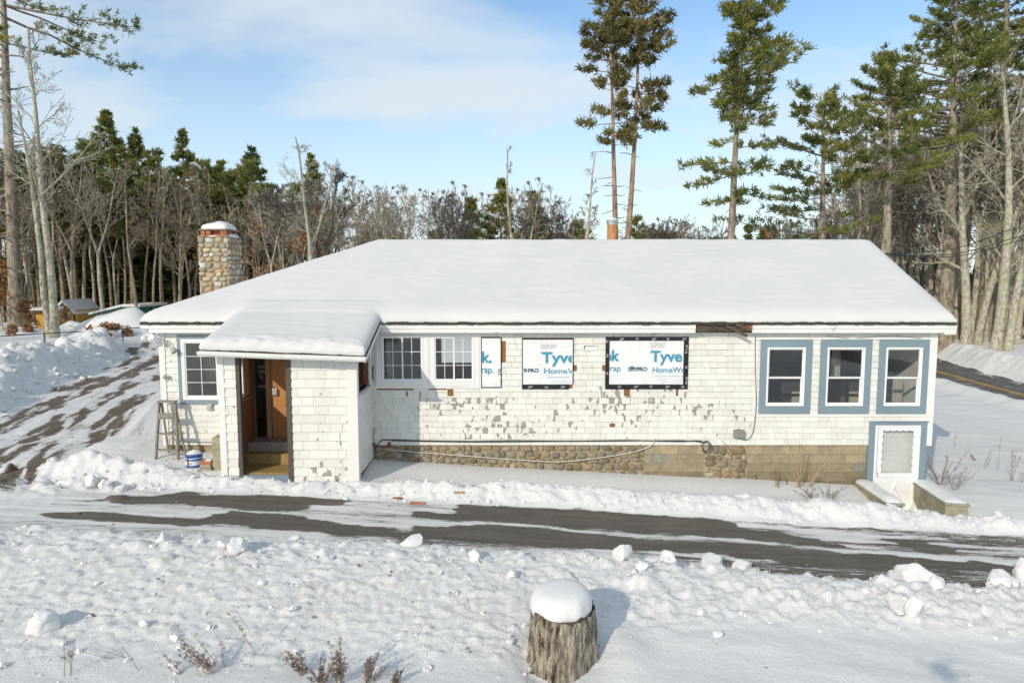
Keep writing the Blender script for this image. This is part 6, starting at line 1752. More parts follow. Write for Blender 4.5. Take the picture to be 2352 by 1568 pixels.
# snow chunks ---------------------------------------------------------------
bm = bmesh.new(); bmesh.ops.create_icosphere(bm, subdivisions=4, radius=1.0)
I4 = [v.co.copy() for v in bm.verts]; I4F = [tuple(v.index for v in f.verts) for f in bm.faces]; bm.free()
def chunk(px, py, w, label, seed, flat=.75, box=.0, sink=.35, name='snow_chunk'):
    x, y = ground_at(px, py); y2 = y
    s = w / F * math.hypot(y, 4.4); z = hz_(x, y) + s * flat * (1 - sink) * .7
    r_ = random.Random(seed); ax = [Vector((r_.uniform(-1, 1), r_.uniform(-1, 1), r_.uniform(-1, 1))).normalized() for _ in range(15)]; dd = [r_.uniform(.5, .85) for _ in ax]
    vs = []
    for p in I4:
        q = p.copy()
        if box: q = Vector((math.copysign(abs(q.x) ** (1 - box), q.x), math.copysign(abs(q.y) ** (1 - box), q.y), math.copysign(abs(q.z) ** (1 - box), q.z)))
        for a_, d_ in zip(ax, dd):           # soft cuts give broken faces
            t_ = q.dot(a_)
            if t_ > d_: q -= a_ * (t_ - d_) * .95
        q *= 1.12 + .20 * mnoise.noise(p * 1.6 + Vector((seed, 0, 0))) + .07 * mnoise.noise(p * 5 + Vector((0, seed, 0))) + .025 * mnoise.noise(p * 13)
        vs.append((q.x * s, q.y * s * .85, q.z * s * flat))
    b = MB(); b.add(vs, I4F); o = b.build(name, M['snow'], None, smooth=True, loc=(x, y, z)); o.rotation_euler = (r_.uniform(-.2, .2), r_.uniform(-.2, .2), r_.random() * 6)
    tag(o, label, 'snow chunk', 'loose snow chunks'); return o
for i, c in enumerate((
    (2086, 1350, 50, 'largest snow block, standing on the bank crest at the right', .78, .25),
    (2312, 1352, 34, 'rounded snow block by the right picture edge, on the driveway edge', .75, .1),
    (2352, 1340, 36, 'snow block cut by the right picture edge', 1.0, .1),
    (2293, 1372, 22, 'squarish snow block just below the rounded one at the right', .9, .45),
    (2150, 1384, 19, 'small round snow ball below the largest snow block', .9, 0),
    (2094, 1428, 25, 'egg-shaped snow chunk on the lower slope right of the stump', 1.1, 0),
    (2060, 1424, 17, 'low snow chunk left of the egg-shaped one', .5, 0),
    (549, 1312, 25, 'broken snow chunk on the left bank casting a small dark shadow', .8, .1),
    (520, 1298, 16, 'small snow chunk leaning on the broken one on the left bank', .7, .1),
    (380, 1283, 19, 'snow ball resting on the driveway side of the left bank', .9, 0),
    (104, 1466, 38, 'smooth snow boulder at the lower left', .85, .15),
    (949, 1290, 24, 'snow chunk with soil under it on the bank crest, middle', .75, .15),
    (1092, 1328, 20, 'snow chunk stained with soil left of the stump', .7, .2),
    (1430, 1322, 24, 'jagged snow chunk right above the stump', .95, .2),
    (1532, 1322, 23, 'snow chunk beside the jagged one, with a dark right flank', .85, .2),
    (1476, 1348, 18, 'pointed snow chunk below the jagged one', .9, .1),
    (1494, 1296, 30, 'flat snow slab on the bank crest right of the stump', .45, .3),
    (1634, 1312, 38, 'broad low snow block on the crest, left of the tilted slab', .55, .2),
    (1700, 1308, 22, 'tilted square snow slab on the crest', .7, .5),
    (1610, 1430, 13, 'little snow ball low on the slope right of the stump', .8, 0),
    (874 + 300, 1488 - 120, 14, 'little snow ball left of the stump', .8, 0),
    (1172, 1490, 11, 'tiny snow ball in the smooth snow left of the stump', .8, 0),
    (333, 1490 - 30, 13, 'fist-sized snow lump on the left slope', .7, .1),
    (212, 1116, 20, 'rounded snow lump where the dirt track meets the driveway', .75, 0),
    (243, 1121, 18, 'second rounded snow lump at the track corner, nearer the porch', .75, 0),
    (277, 1128, 14, 'smallest rounded snow lump at the track corner', .75, 0),
    (1648, 1478, 12, 'lone snow crumb at the foot of the right slope', .7, 0))):
    chunk(c[0], c[1], c[2], c[3], 40 + i, c[4], c[5])
# countless crumbs
rg = np.random.RandomState(3); Vs = []; Fs = []; nn = 0
IV = np.array([tuple(v) for v in ICO_V]); IF = np.array(ICO_F)
for k in range(1900):
    if k < 900: x = rg.uniform(-10, 10); y = rg.uniform(6.2, 10.2)
    elif k < 1350: x = rg.uniform(-9, 10); y = float(far_edge(x)) + abs(rg.normal()) * .35 - .05
    else:
        y = rg.uniform(16, 33); x = float(trk_c(y)) - TRK_W - rg.uniform(-.6, 2.2)
    wd = float(np.interp(x, [-12, -3, 0.5, 3, 9], [4.2, 3.4, 2.7, 1.6, 1.5])); e_ = float(near_edge(x)) - y
    if k < 900 and (e_ > wd * 1.05 or e_ < -.25): continue
    s = .008 + .036 * rg.rand() ** 3.5
    if k >= 1350: s *= 2.6
    v = IV * (1 + .26 * rg.normal(size=(len(IV), 1))) * [s * rg.uniform(.8, 1.4), s, s * rg.uniform(.6, .95)]
    Vs.append(v + [x, y, hz_(x, y) + s * .25]); Fs.append(IF + nn); nn += len(IV)
o = mesh_np('snow_crumbs', np.concatenate(Vs), np.concatenate(Fs), M['snow'], None, None, False); tag(o, 'crumbs of ploughed snow strewn over the banks', 'snow', None, 'stuff')
# leaf and bark litter on the snow
Vs = []; Fs = []; nn = 0
for k in range(260):
    if k < 130: x = rg.uniform(-8, 8); y = rg.uniform(6.6, 12.9)
    elif k < 200: y = rg.uniform(15, 34); x = float(trk_c(y)) + rg.uniform(-4, 2)
    else: x = rg.uniform(-8.5, -5.6); y = rg.uniform(13.2, 14.3)
    if k < 130 and rg.rand() < .35: cx_, cy_ = x, y
    s = .012 + .03 * rg.rand() ** 2
    a = rg.rand() * 6.28; t_ = rg.normal(size=3) * .35
    ux = np.array([math.cos(a), math.sin(a), t_[0]]) * s; uy = np.array([-math.sin(a), math.cos(a), t_[1]]) * s * .7
    c = np.array([x, y, hz_(x, y) + .008]); Vs.append(np.stack([c - ux, c + uy, c + ux * .8 + [0, 0, s * .3], c - uy])); Fs.append(np.arange(4)[None] + nn); nn += 4
o = mesh_np('leaf_litter', np.concatenate(Vs), np.concatenate(Fs), M['weed'], None); tag(o, 'scraps of dead leaf and bark lying on the snow', 'leaf litter', None, 'stuff')

# stepladder ------------------------------------------------------------
lx0, lx1 = at(357, 1047, 13.95).x, at(409, 1049, 13.95).x; lz = min(hz_(lx0, 13.95), hz_(lx1, 13.95)) - .04
tz = Z_at(923, 14.25); tx0, tx1 = at(366, 924, 14.25).x, at(403, 924, 14.25).x
lad = empty('stepladder', ((lx0 + lx1) / 2, 14.1, lz), 'old grey wooden stepladder standing against the shingled wall left of the porch', 'stepladder')
for (a, c) in (((lx0, 13.95, lz), (tx0, 14.25, tz)), ((lx1, 13.95, lz), (tx1, 14.25, tz))):
    b = MB(); b.beam(a, c, .035, .07, up=(0, 1, 0)); b.build('leg', M['old_wood'], lad)
for (a, c) in (((lx0 + .05, 14.40, lz + .02), (tx0 + .03, 14.29, tz - .02)), ((lx1 - .06, 14.40, lz + .02), (tx1 - .03, 14.29, tz - .02))):
    b = MB(); b.beam(a, c, .03, .04, up=(0, 1, 0)); b.build('leg', M['old_wood'], lad)
for (py, th, dp) in ((1031, .022, .10), (996, .022, .10), (962, .022, .11)):
    z_ = Z_at(py, 14.08); f = (z_ - lz) / (tz - lz); y_ = 13.95 + .3 * f; a, c = lx0 + (tx0 - lx0) * f, lx1 + (tx1 - lx1) * f
    b = MB(); b.box(a + .01, c - .01, y_ - dp / 2, y_ + dp / 2, z_ - th / 2, z_ + th / 2); b.build('tread', M['old_wood'], lad)
b = MB(); b.box(tx0 - .02, tx1 + .03, 14.16, 14.33, tz, tz + .028); b.build('top_board', M['old_wood'], lad)
b = MB(); z_ = Z_at(953, 14.15); b.box(tx0 + .02, tx1 - .0, 14.12, 14.145, z_ - .05, z_ + .05); b.build('apron_board', M['old_wood'], lad)
b = MB(); b.beam((tx0 + .02, 14.385, lz + .5), (tx1 - .02, 14.385, lz + .55), .02, .05, up=(0, 1, 0)); b.build('brace', M['old_wood'], lad)

# blue and white drum ------------------------------------------------------
dx, dy = at(446, 1060, 13.65).x, 13.65; dz = hz_(dx, dy) - .03; dr_ = .165
drum = empty('paint_drum', (dx, dy, dz), 'blue and white metal drum topped with snow beside the stepladder', 'drum')
b = MB(); b.lathe((0, 0, 0), [(dr_ - .004, 0), (dr_, .01), (dr_, .075)], 32, cap=False); b.lathe((0, 0, 0), [(dr_, .165), (dr_ + .004, .17), (dr_ + .004, .18), (dr_, .185), (dr_, .27), (dr_ + .006, .275), (dr_ + .006, .287), (dr_ - .01, .287), (dr_ - .012, .24)], 32, cap=False); b.build('blue_band', M['drum_blue'], drum, smooth=True, loc=(0, 0, 0))
b = MB(); b.lathe((0, 0, 0), [(dr_, .075), (dr_, .165)], 32, cap=False); b.lathe((0, 0, 0), [(dr_ + .001, .205), (dr_ + .001, .225)], 32, cap=False); b.build('white_band', M['drum_white'], drum, smooth=True, loc=(0, 0, 0))
b = MB()
for k in range(5): a = -1.9 + k * .12; b.tube([(math.cos(a) * (dr_ + .002), math.sin(a) * (dr_ + .002), .095), (math.cos(a) * (dr_ + .002), math.sin(a) * (dr_ + .002), .125 + .01 * (k % 2))], .004, 4)
for k in range(9): a = -1.75 + k * .07; b.tube([(math.cos(a) * (dr_ + .002), math.sin(a) * (dr_ + .002), .225), (math.cos(a + .02) * (dr_ + .002), math.sin(a + .02) * (dr_ + .002), .245)], .003, 4)
b.build('label_print', M['ink_navy'], drum, loc=(0, 0, 0))
b = MB(); b.box(-.06, -.045, -dr_ - .012, -dr_ + .01, .03, .29); b.tube([(-.16, -.03, .28), (-.10, -.13, .30), (0, -.16, .30), (.1, -.13, .3), (.16, -.03, .28)], .006, 5); b.build('handle', M['rust'], drum, loc=(0, 0, 0))
snow_cushion('snow_cap', drum, -.15, .15, -.15, .15, .272, .10, 4, 2, loc=(0, 0, 0))
# concrete blocks and bricks beside the porch
cbx0, cbx1 = at(490, 1040, 13.45).x, at(511, 1040, 13.45).x
st_ = empty('block_stack', ((cbx0 + cbx1) / 2, 13.5, 1.0), 'stack of tan concrete blocks against the left side of the porch', 'block stack')
r = random.Random(8); z_ = 1.05; k = 0
while z_ < Z_at(1012, 13.4):
    b = MB(); c = r.uniform(.85, 1.08); b.box(cbx0 + r.uniform(-.01, .015), p0 - .012 - r.uniform(0, .01), 13.40 + r.uniform(-.01, .015), 13.8, z_, z_ + .118, (.42*c, .37*c, .26*c, 1)); b.build('block', M['block'], st_, bevel=.006); z_ += .121; k += 1
bx0, bx1 = at(464, 1065, 13.5).x, cbx0 - .02; zb_ = hz_(bx0, 13.5) - .03
bs = empty('brick_pile', ((bx0 + bx1) / 2, 13.5, zb_), 'low pile of red and buff bricks between drum and block stack', 'bricks')
for k, m_ in enumerate(('block', 'block', 'brick')):
    b = MB(); b.box(bx0 + .01 * k, bx1 - .015 * (k % 2), 13.36 + .01 * k, 13.56, zb_ + k * .072, zb_ + k * .072 + .068, (.36, .31, .22, 1)); b.build('brick', M[m_], bs, bevel=.005)
snow_cushion('snow_cap', bs, bx0 + .1, bx1 + .0, 13.38, 13.55, zb_ + .21, .035, 4, 3)

# retaining walls of the basement stair ------------------------------------
def ret_wall(x0, y0, x1, y1, th, zt0, zt1, zb_, label, seed, gap=0):
    o = empty('retaining_wall', ((x0 + x1) / 2, (y0 + y1) / 2, zb_), label, 'retaining wall', 'stair retaining walls'); r = random.Random(seed)
    d = Vector((x1 - x0, y1 - y0, 0)); L = d.length; d.normalize(); nrm = Vector((d.y, -d.x, 0)) * -1        # pointing to +x side
    if nrm.x < 0: nrm = -nrm
    b = MB(); P0 = Vector((x0, y0, 0)); nu = 6
    for row in range(5):
        u = -(.2 if row % 2 else 0)
        while u < L:
            a, c = max(u + .003, 0), min(u + .397, L); u += .4
            if c - a < .03: continue
            zt_a = zt0 + (zt1 - zt0) * a / L; zt_c = zt0 + (zt1 - zt0) * c / L
            k = r.uniform(.8, 1.1); col = (.36*k, .32*k, .235*k, 1)
            A = P0 + d * a; C_ = P0 + d * c; za0, za1 = zt_a - row * .2 - .003, zt_a - (row + 1) * .2 + .003; zc0, zc1 = zt_c - row * .2 - .003, zt_c - (row + 1) * .2 + .003
            e_ = r.uniform(0, .006)
            pts = [A - nrm * e_, C_ - nrm * e_, C_ + nrm * (th + e_), A + nrm * (th + e_)]
            zz0 = [za1, zc1, zc1, za1]; zz1 = [za0, zc0, zc0, za0]
            vs = [(p.x, p.y, z) for p, z in zip(pts, zz0)] + [(p.x, p.y, z) for p, z in zip(pts, zz1)]
            b.add(vs, [(0,1,2,3), (7,6,5,4), (0,4,5,1), (1,5,6,2), (2,6,7,3), (3,7,4,0)], col)
    b.build('block_wall', M['block'], o)
    b = MB(); n = 10; ov = .025
    a = P0; c = P0 + d * (L + .04)
    vs = []
    for p, z in ((a, zt0), (c, zt1)):
        for q, h in ((-ov, 0.001), (th + ov, 0.001), (th + ov, .045), (-ov, .045)): w = p + nrm * q; vs.append((w.x, w.y, z + h))
    b.add(vs, [(0,1,2,3), (7,6,5,4), (0,4,5,1), (1,5,6,2), (2,6,7,3), (3,7,4,0)], (.33, .31, .25, 1)); b.build('coping', M['block'], o, bevel=.008)
    # snow lying along the top
    vs = []; fs = []; nu, nv = 30, 14
    for j in range(nu + 1):
        f = j / nu; p = P0 + d * (L * f + .0) ; endf = min(1, (1 - f) * 9, 1) ** .5 if f > .88 else 1
        if f == 1: endf = 0.0
        for i in range(nv + 1):
            g = -1 + 2 * i / nv; hh = (.085 * (1 - abs(g) ** 2.6) ** .6 if abs(g) < 1 else 0) * (.85 + .3 * mnoise.noise(Vector((f * 3, seed, 0)))) * max(endf, .0)
            q = (th + .03) * .5 * (1 + g * (.98 - .1 * (1 - endf))) - .01 + .015 * mnoise.noise(Vector((f * 6, g * 2, seed)))
            w = p + nrm * q; vs.append((w.x, w.y, zt0 + (zt1 - zt0) * f + .044 + hh))
    for j in range(nu):
        for i in range(nv): a_ = j * (nv + 1) + i; fs.append((a_, a_ + 1, a_ + nv + 2, a_ + nv + 1))
    b = MB(); b.add(vs, fs); b.build('snow_cap', M['snow'], o, smooth=True)
ret_wall(7.46, 14.46, 7.20, 12.76, .30, .50, .62, -.3, 'left block wall of the basement stair, snow-capped, crossing the foot of the door', 1)
ret_wall(8.73, 14.46, 8.34, 12.76, .38, .50, .62, -.3, 'right block wall of the basement stair, snow-capped, ending in a square pier', 2)

# fence -------------------------------------------------------------------
fn = empty('wire_fence', (at(101, 800, 33).x, 33, hz_(at(101, 800, 33).x, 33)), 'black metal fence rail and posts across the left field', 'fence')
posts = [(-60, 780, 30.6), (0 - 25, 774, 31.2), (101.6, 765.7, 33.0), (198, 761.0, 35.0), (281, 755.0, 36.8), (352, 750, 38.6), (420, 746, 40.4)]
tops = []
A_, B2 = at(*posts[0]), at(*posts[1])
for (px, py, Y) in [None] * 5 + posts if False else [(None, k, None) for k in (5, 4, 3, 2, 1)] + posts:
    p = at(px, py, Y) if px is not None else A_ + (A_ - B2) * 1.0 * py
    Y = p.y; g = hz_(p.x, Y) - .2; tops.append(p)
    b = MB(); b.tube([(p.x, Y, g), (p.x, Y, p.z + .02)], .032, 8); b.lathe((p.x, Y, p.z + .02), [(.04, 0), (.04, .02), (.01, .05)], 8); b.build('post', M['fence_metal'], fn)
b = MB(); b.tube(tops, .024, 6); b.build('top_rail', M['fence_metal'], fn)
b = MB()
for k in (.3, .62): b.tube([p - Vector((0, 0, k)) for p in tops], .004, 3)
b.build('line_wire', M['light_metal'], fn)

# ochre shed ----------------------------------------------------------------
Y0 = 46.5
def R4(a, b_, c, d_, Y=Y0): q = (at(a, (b_+d_)/2, Y).x, at(c, (b_+d_)/2, Y).x, Z_at(d_, Y), Z_at(b_, Y)); return q
q = R4(82, 713, 143, 757); zg = hz_(q[0], Y0) - .3
shed = empty('garden_shed', ((q[0] + q[1]) / 2, Y0, zg), 'ochre wooden shed with a snowy roof and gable at the wood edge', 'shed')
hole_ = R4(112, 721, 137, 731)
b = MB()
for s in subtract([(q[0], q[1], zg, q[3])], [hole_]): b.box(s[0], s[1], Y0, Y0 + .08, s[2], s[3])
b.box(q[0], q[0] + .08, Y0 + .08, Y0 + 3, zg, q[3]); b.box(q[1] + .6, q[1] + .68, Y0 + .5, Y0 + 3, zg, q[3])
b.build('wall', M['ochre_wall'], shed)
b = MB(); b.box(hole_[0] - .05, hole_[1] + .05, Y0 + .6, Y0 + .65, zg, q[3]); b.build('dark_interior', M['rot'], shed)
g = R4(133, 716, 171, 750, Y0 + .6); apx = at(150, 696, Y0 + .6)
wn = R4(150, 716, 162, 726, Y0 + .6)
b = MB(); b.prism([(g[0], zg), (g[1], zg), (g[1], g[3]), (apx.x, apx.z), (g[0], g[3])], Y0 + .5, Y0 + .58); b.build('gable_wall', M['ochre_wall'], shed)
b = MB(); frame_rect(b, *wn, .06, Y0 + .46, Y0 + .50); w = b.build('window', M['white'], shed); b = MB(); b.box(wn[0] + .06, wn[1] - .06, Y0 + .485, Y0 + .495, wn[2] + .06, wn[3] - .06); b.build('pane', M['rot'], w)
b = MB()
for (A_, B2) in (((g[0] - .25, g[3] - .12), (apx.x, apx.z + .08)), ((apx.x, apx.z + .08), (g[1] + .25, g[3] - .16))):
    b.add([(A_[0], Y0 + .25, A_[1]), (B2[0], Y0 + .25, B2[1]), (B2[0], Y0 + 3.4, B2[1]), (A_[0], Y0 + 3.4, A_[1]), (A_[0], Y0 + .25, A_[1] + .16), (B2[0], Y0 + .25, B2[1] + .16), (B2[0], Y0 + 3.4, B2[1] + .16), (A_[0], Y0 + 3.4, A_[1] + .16)], [(0,3,2,1), (4,5,6,7), (0,1,5,4), (1,2,6,5), (2,3,7,6), (3,0,4,7)])
sl = at(84, 695, Y0 + 1.8)
b.add([(q[0] - .25, Y0 - .35, q[3] + .03), (q[1] + .1, Y0 - .35, q[3] + .03), (q[1] + .1, Y0 + 1.6, sl.z - .25), (q[0] + .2, Y0 + 1.6, sl.z - .25), (q[0] - .25, Y0 - .35, q[3] + .17), (q[1] + .1, Y0 - .35, q[3] + .17), (q[1] + .1, Y0 + 1.6, sl.z - .08), (q[0] + .2, Y0 + 1.6, sl.z - .08)], [(0,3,2,1), (4,5,6,7), (0,1,5,4), (1,2,6,5), (2,3,7,6), (3,0,4,7)])
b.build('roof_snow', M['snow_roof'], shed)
b = MB(); b.box(q[0] - .3, q[1] + .12, Y0 - .36, Y0 + .02, q[3] - .06, q[3] + .02); b.build('eave', M['rot'], shed)

# green shed ----------------------------------------------------------------
Y1 = 47.0
a = at(284, 704, Y1); c = at(326, 704, Y1); lo = at(208, 722, Y1); zg = hz_(a.x, Y1) - .2
gs = empty('green_shed', ((a.x + c.x) / 2, Y1, zg), 'dark green shed with a snow-covered low roof behind the great snow mound', 'shed')
b = MB(); b.box(a.x, c.x - .1, Y1, Y1 + 2.8, zg, a.z); b.prism([(lo.x + 1.2, zg), (a.x, zg), (a.x, a.z), (lo.x + 1.0, lo.z + .12)], Y1 + .1, Y1 + 2.6); b.build('wall', M['green_wall'], gs)
b = MB(); b.prism([(a.x - .05, a.z), (c.x + .15, a.z), (c.x + .18, a.z + .16), (a.x, a.z + .17)], Y1 - .3, Y1 + 3.2)
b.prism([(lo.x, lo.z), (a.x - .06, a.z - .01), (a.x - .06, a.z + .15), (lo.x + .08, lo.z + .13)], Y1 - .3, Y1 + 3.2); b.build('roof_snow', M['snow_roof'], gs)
b = MB(); b.prism([(a.x - .04, a.z - .09), (c.x + .12, a.z - .09), (c.x + .12, a.z - .004), (a.x - .04, a.z - .004)], Y1 - .25, Y1 - .2); b.prism([(lo.x, lo.z - .10), (a.x - .05, a.z - .1), (a.x - .05, a.z - .015), (lo.x, lo.z - .008)], Y1 - .25, Y1 - .2); b.build('fascia', M['green_wall'], gs)

# weeds and shrubs ------------------------------------------------------------
def weed(px, py, tx, ty, label, seed, kind='seed', n=1, spread=.3, name='dry_weed', r0=.005, mat='weed', cat='weed', group='dry weeds in the foreground snow', bush=1.0, Y=None):
    if Y is None: x, y = ground_at(px, min(py, 1566)); 
    else: x, y = at(px, py, Y).x, Y
    if py > 1566 and Y is None: y -= (py - 1566) * .006
    z = hz_(x, y) - .03; rg = np.random.RandomState(seed)
    tp_ = at(tx, ty, y); H = max(.1, tp_.z - z); ln = (tp_.x - x)
    o = empty(name, (x, y, z), label, cat, group); tb = TB(); cs = []; ds = []; tb2 = TB()
    for s in range(n):
        a = rg.rand() * 6.28; sp = spread * rg.rand() ** .6 * (0 if n == 1 else 1) * H
        L = H * rg.uniform(.55, 1.05) if n > 1 else H
        m_ = 9; P_ = []
        for k in range(m_ + 1):
            f = k / m_; P_.append(np.array([ln * f ** 1.3 + math.cos(a) * sp * f + rg.normal() * .004, math.sin(a) * sp * f + rg.normal() * .006, L * f]))
        P_ = np.array(P_) + [rg.normal() * .02 * (n > 1), rg.normal() * .02 * (n > 1), 0]
        tb.tube(P_, r0 * np.linspace(1, .45, m_ + 1), 4)
        if kind == 'bare': continue
        nb_ = int((8 if kind == 'seed' else 16) * bush)
        for j in range(nb_):
            f = rg.uniform(.45 if kind == 'seed' else .25, 1); kk = min(int(f * m_), m_ - 1); p = P_[kk]
            aa = rg.rand() * 6.28; l = H * rg.uniform(.04, .16) * (1.2 - f) * (1.6 if kind == 'plume' else 1.8)
            q = p + np.array([math.cos(aa) * l * .7, math.sin(aa) * l * .7, l * .8]); tb.tube(np.array([p, (p + q) / 2 + rg.normal(size=3) * .006, q]), [r0 * .5, r0 * .4, r0 * .3], 3)
            for w_ in range(2): cs.append(p + (q - p) * rg.uniform(.4, 1) + rg.normal(size=3) * .008); v = rg.normal(size=3) * .5 + [0, 0, .6]; ds.append(v / np.linalg.norm(v))
    tb.build('stems', M[mat], o)
    if cs:
        v, f, C = tufts(cs, ds, rg, 3, .013, .006, .9, rg.rand(len(cs))); mesh_np('seed_heads', v, f, M[mat], o, C)
    return o
for i, c in enumerate((
    (157, 1566, 128, 1452, 'thin branching dry weed at the lower left in front of the snow boulder', 'seed', 3, .35, 1),
    (320, 1560, 270, 1468, 'single thin dry stalk leaning left near the lower left', 'bare', 1, .1, 1),
    (290, 1530, 190, 1480, 'dry twig lying almost flat on the lower left slope', 'bare', 2, .1, 1),
    (492, 1566, 400, 1462, 'feathery dry plume leaning left, lower left of centre', 'plume', 6, .16, 1.8),
    (500, 1543, 438, 1455, 'nodding dry stalk behind the feathery plume', 'seed', 1, .1, .8),
    (514, 1552, 506, 1468, 'short upright seeded stalk right of the feathery plume', 'seed', 1, .1, .9),
    (588, 1528, 518, 1396, 'tallest seeded stalk leaning left, with a tufted top', 'seed', 1, .1, 1.8),
    (580, 1488, 540, 1400, 'thin straight stalk crossing the tallest seeded one', 'bare', 1, .1, 1),
    (420, 1566, 365, 1500, 'small tangle of dry stalks at the bottom edge, left', 'seed', 3, .3, .7),
    (700, 1566, 655, 1490, 'bushy reddish weed at the bottom edge, left part of the thicket', 'plume', 8, .45, 1.5),
    (790, 1590, 782, 1462, 'tallest reddish seeded weed of the bottom thicket', 'plume', 8, .28, 1.9),
    (850, 1590, 850, 1505, 'dense reddish weed clump at the bottom edge, right part of the thicket', 'plume', 9, .5, 1.6),
    (745, 1595, 730, 1520, 'low tangled weed in the middle of the bottom thicket', 'plume', 9, .7, 1.4),
    (910, 1590, 905, 1535, 'low weed at the right end of the bottom thicket', 'plume', 6, .6, 1.3),
    (1036, 1436 + 76 - 0, 1006, 1456, 'short dry twig left of the stump', 'bare', 1, .1, 1),
    (1079, 1417 + 10, 1075, 1375, 'upright dry twig on the slope left of the stump', 'bare', 1, .1, 1),
    (1075, 1510, 1078, 1488, 'tiny leafy sprig in the smooth snow left of the stump', 'seed', 2, .3, .5),
    (1348 - 138, 1566, 1210, 1535, 'tiny twig poking up at the left foot of the stump', 'bare', 1, .1, 1))):
    weed(*c[:5], 600 + i, c[5], c[6], c[7], bush=c[8], r0=.0045)
hg = 'dry plants by the foundation'
for i, c in enumerate((
    (1835, 1118, 1825, 1000, 'fan of thin pale stalks rising against the concrete foundation', 'bare', 16, .28, 1, 'weed_pale', 14.15),
    (1856, 1112, 1892, 1040, 'second fan of pale stalks bending right at the foundation', 'bare', 7, .3, 1, 'weed_pale', 14.2),
    (1788, 1112, 1785, 1062, 'brown seeded weed left of the pale stalks', 'plume', 4, .2, .6, 'weed', 14.1),
    (1862, 1160, 1845, 1112, 'reddish twiggy shrub in the snow in front of the foundation', 'plume', 7, .9, .9, 'weed', None),
    (1905, 1165, 1922, 1108, 'second reddish twiggy shrub, nearer the basement stair', 'plume', 6, .8, .9, 'weed', None),
    (1735, 1120, 1738, 1085, 'small dry sprig left of the shrubs', 'seed', 2, .4, .5, 'weed', None),
    (1805, 1130, 1800, 1085, 'brown weed standing between foundation and snow bank', 'seed', 3, .3, .6, 'weed', None),
    (290, 1012, 284, 940, 'tall dry stalk beside the dirt track near the stepladder', 'seed', 1, .1, .8, 'weed_pale', None),
    (318, 1012, 312, 980, 'leafy dark sprig right of the tall stalk by the track', 'seed', 3, .9, .7, 'weed', None),
    (2160, 1108, 2150, 1030, 'dense twiggy shrub at the right corner of the house', 'plume', 9, .75, 1.0, 'weed', 14.9),
    (2192, 1112, 2200, 1060, 'low brown shrub right of the one at the house corner', 'plume', 6, .8, .8, 'weed', 14.6),
    (2214, 1062, 2231, 905 + 104, 'crooked pale stalk with a hooked tip in the right field', 'bare', 1, .1, 1, 'weed_pale', None),
    (2190, 1040, 2196, 985, 'thin dry stalk near the hooked one', 'seed', 1, .1, .5, 'weed', None),
    (2262, 1088, 2268, 1025, 'slender seeded weed in the middle of the right field', 'seed', 2, .2, .9, 'weed', None),
    (2290, 1095, 2300, 1000, 'tall bent stalk in the right field', 'seed', 1, .1, .6, 'weed', None),
    (2322, 1118, 2345, 1012, 'leaning reddish weed near the right edge of the field', 'seed', 4, .3, 1, 'weed', None),
    (2240, 1070, 2236, 1040, 'small brown tuft in the right field', 'plume', 4, .6, .6, 'weed', None),
    (2344, 1125, 2352, 1060, 'thin dry stalk at the right picture edge', 'seed', 2, .3, .6, 'weed', None))):
    weed(*c[:5], 700 + i, c[5], c[6], c[7], bush=c[8], mat=c[9], Y=c[10], r0=.0055, group=hg if i < 11 else 'dry plants in the right field')
# copper shrubs along the fence
for i, (px, Y, top, n, sp_, lb) in enumerate(((226, 38.5, 747, 130, .6, 'rust-leaved shrub left of the middle fence post'), (206, 39.5, 749, 90, .6, 'small rust-leaved shrub behind the middle fence post'), (262, 40, 746, 160, .6, 'brown shrub at the foot of the great snow mound'), (292, 39.5, 750, 80, .6, 'sparse brown shrub behind the right fence post'), (236, 38.8, 738, 220, .5, 'thickest copper-brown shrub along the fence'), (30, 41, 742, 120, .9, 'low red-brown brush at the far left by the small mound'), (60, 42.5, 745, 160, .9, 'low brush in front of the ochre shed'))):
    leafy(px, Y, top, lb, 800 + i, n, .02, sp_, 'rusty_shrub')['category'] = 'shrub'

# broken snag beyond the ridge, small debris
x, y = spot(1757, 52); z0_ = hz_(x, y); H = Z_at(517, 52) - z0_
sn = empty('broken_snag', (x, y, z0_), 'splintered orange snag just showing over the roof ridge', 'dead tree')
b = MB(); b.tube([(0, 0, 0), (.02, 0, H * .6), (0, 0, H * .93)], [.2, .16, .12], 10); b.build('trunk', M['orange_clay'], sn, loc=(0, 0, 0))
b = MB(); b.tube([(-.15, 0, H * .88), (-.1, 0, H)], [.14, .02], 6); b.tube([(.1, 0, H * .88), (.16, 0, H * .95)], [.13, .02], 6); b.build('splinter', M['raw_wood'], sn, loc=(0, 0, 0))
def scrap(px, py, w, h, mat, label, name, rz=0):
    x, y = ground_at(px, py); s = w / F * math.hypot(y, 4.2)
    b = MB(); b.box(-s, s, -.035, .035, 0, h); o = b.build(name, M[mat], None, loc=(x, y, hz_(x, y) + .0)); o.rotation_euler = (.05, .04, rz); m_ = o.modifiers.new('b', 'BEVEL'); m_.width = .006
    tag(o, label, 'debris', 'wood and brick scraps on the driveway')
scrap(958, 1157, 17, .03, 'brick', 'broken red-brown shingle lying at the far edge of the driveway', 'wood_scrap', .05)
scrap(913, 1146, 11, .02, 'raw_wood', 'thin reddish splinter at the foot of the far snow bank', 'wood_scrap', -.1)
scrap(1055, 1149, 12, .018, 'pine', 'pale splinter at the foot of the far snow bank', 'wood_scrap', .1)
scrap(310, 1234, 7, .02, 'raw_wood', 'small brown chip on the near side of the driveway', 'wood_scrap', .3)
scrap(172, 734 + 42, 9, .03, 'pine', 'short board lying in the far left field by the forked tree', 'wood_scrap', .1)

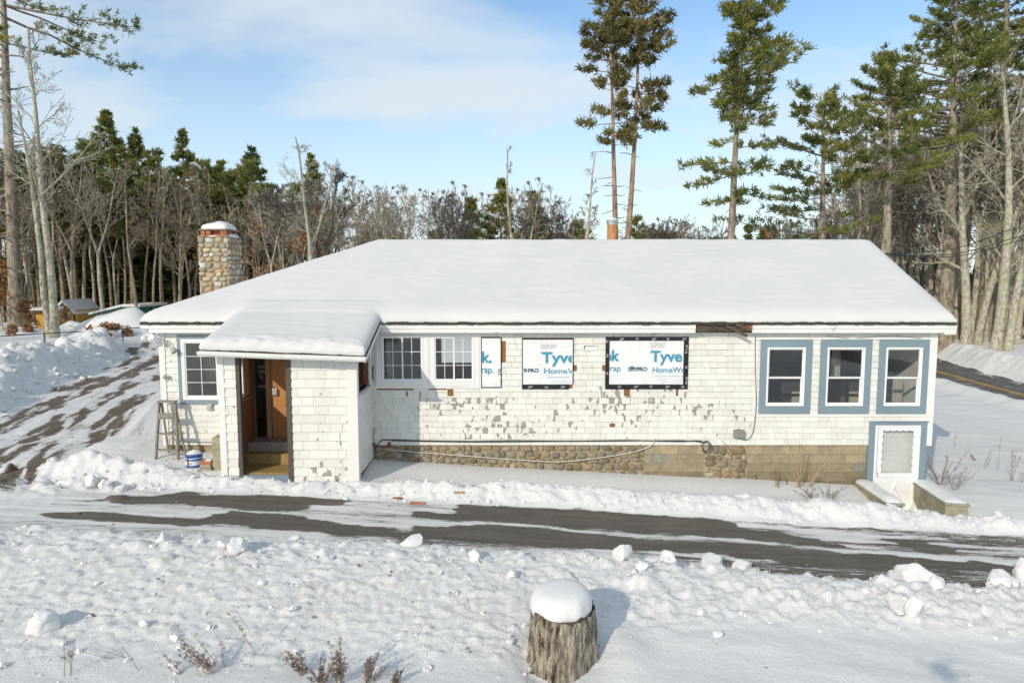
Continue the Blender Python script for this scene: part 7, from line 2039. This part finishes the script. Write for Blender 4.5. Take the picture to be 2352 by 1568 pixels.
# the small quadcopter that takes the picture; its shadow falls on the snow at the lower right
dn = empty('quadcopter', (0, -.17, CAMZ), 'small grey quadcopter hovering where the picture was taken, seen only by its shadow', 'drone')
b = MB(); b.box(-.075, .075, -.16, .13, -.045, .045); b.build('body', M['drone'], dn, loc=(0, 0, 0), bevel=.02)
for (sx_, sy_) in ((-1, 1), (1, 1), (-1, -1), (1, -1)):
    ex, ey = sx_ * .20, .02 + sy_ * .13
    b = MB(); b.tube([(sx_ * .04, sy_ * .07, .0), (ex, ey, .015)], [.016, .012], 8); b.lathe((ex, ey, .0), [(.016, 0), (.018, .03), (.01, .045)], 12); b.build('arm', M['drone'], dn, loc=(0, 0, 0))
    b = MB(); a = .7 + sx_ * .5 + sy_; c_, s_ = math.cos(a), math.sin(a)
    L = .10
    for k in (1, -1):
        b.add([(ex + k*c_*.008 - s_*.006, ey + k*s_*.008 + c_*.006, .048), (ex + k*c_*.008 + s_*.006, ey + k*s_*.008 - c_*.006, .05), (ex + k*c_*L*.6 + s_*.013, ey + k*s_*L*.6 - c_*.013, .052), (ex + k*c_*L, ey + k*s_*L, .05), (ex + k*c_*L*.6 - s_*.013, ey + k*s_*L*.6 + c_*.013, .046)], [(0,1,2,3,4)])
    b.build('propeller', M['black'], dn, loc=(0, 0, 0))

# tell look-alike trees of one zone apart by their order
ORDER = {2: ['left', 'right'], 3: ['leftmost', 'middle', 'rightmost'], 4: ['leftmost', 'second from left', 'second from right', 'rightmost'],
         5: ['leftmost', 'second from left', 'middle', 'second from right', 'rightmost'], 6: ['leftmost', 'second from left', 'third from left', 'third from right', 'second from right', 'rightmost'],
         7: ['leftmost', 'second from left', 'third from left', 'middle', 'third from right', 'second from right', 'rightmost'],
         8: ['leftmost', 'second from left', 'third from left', 'fourth from left', 'fourth from right', 'third from right', 'second from right', 'rightmost']}
same = {}
for o in S.objects:
    if o.parent is None and o.get('category') == 'tree' and 'left of the picture' not in o.get('group', ''): same.setdefault(o['label'], []).append(o)
for lb, os_ in same.items():
    if len(os_) in ORDER:
        os_.sort(key=lambda o: o.location.x / o.location.y)
        for o, w_ in zip(os_, ORDER[len(os_)]): o['label'] = (w_ + ' ' + lb)
for o in S.objects:
    if o.get('label') and len(o['label'].split()) > 16: o['label'] = o['label'].replace('around the', 'by the').replace('with a bare lower trunk', '').replace('  ', ' ')
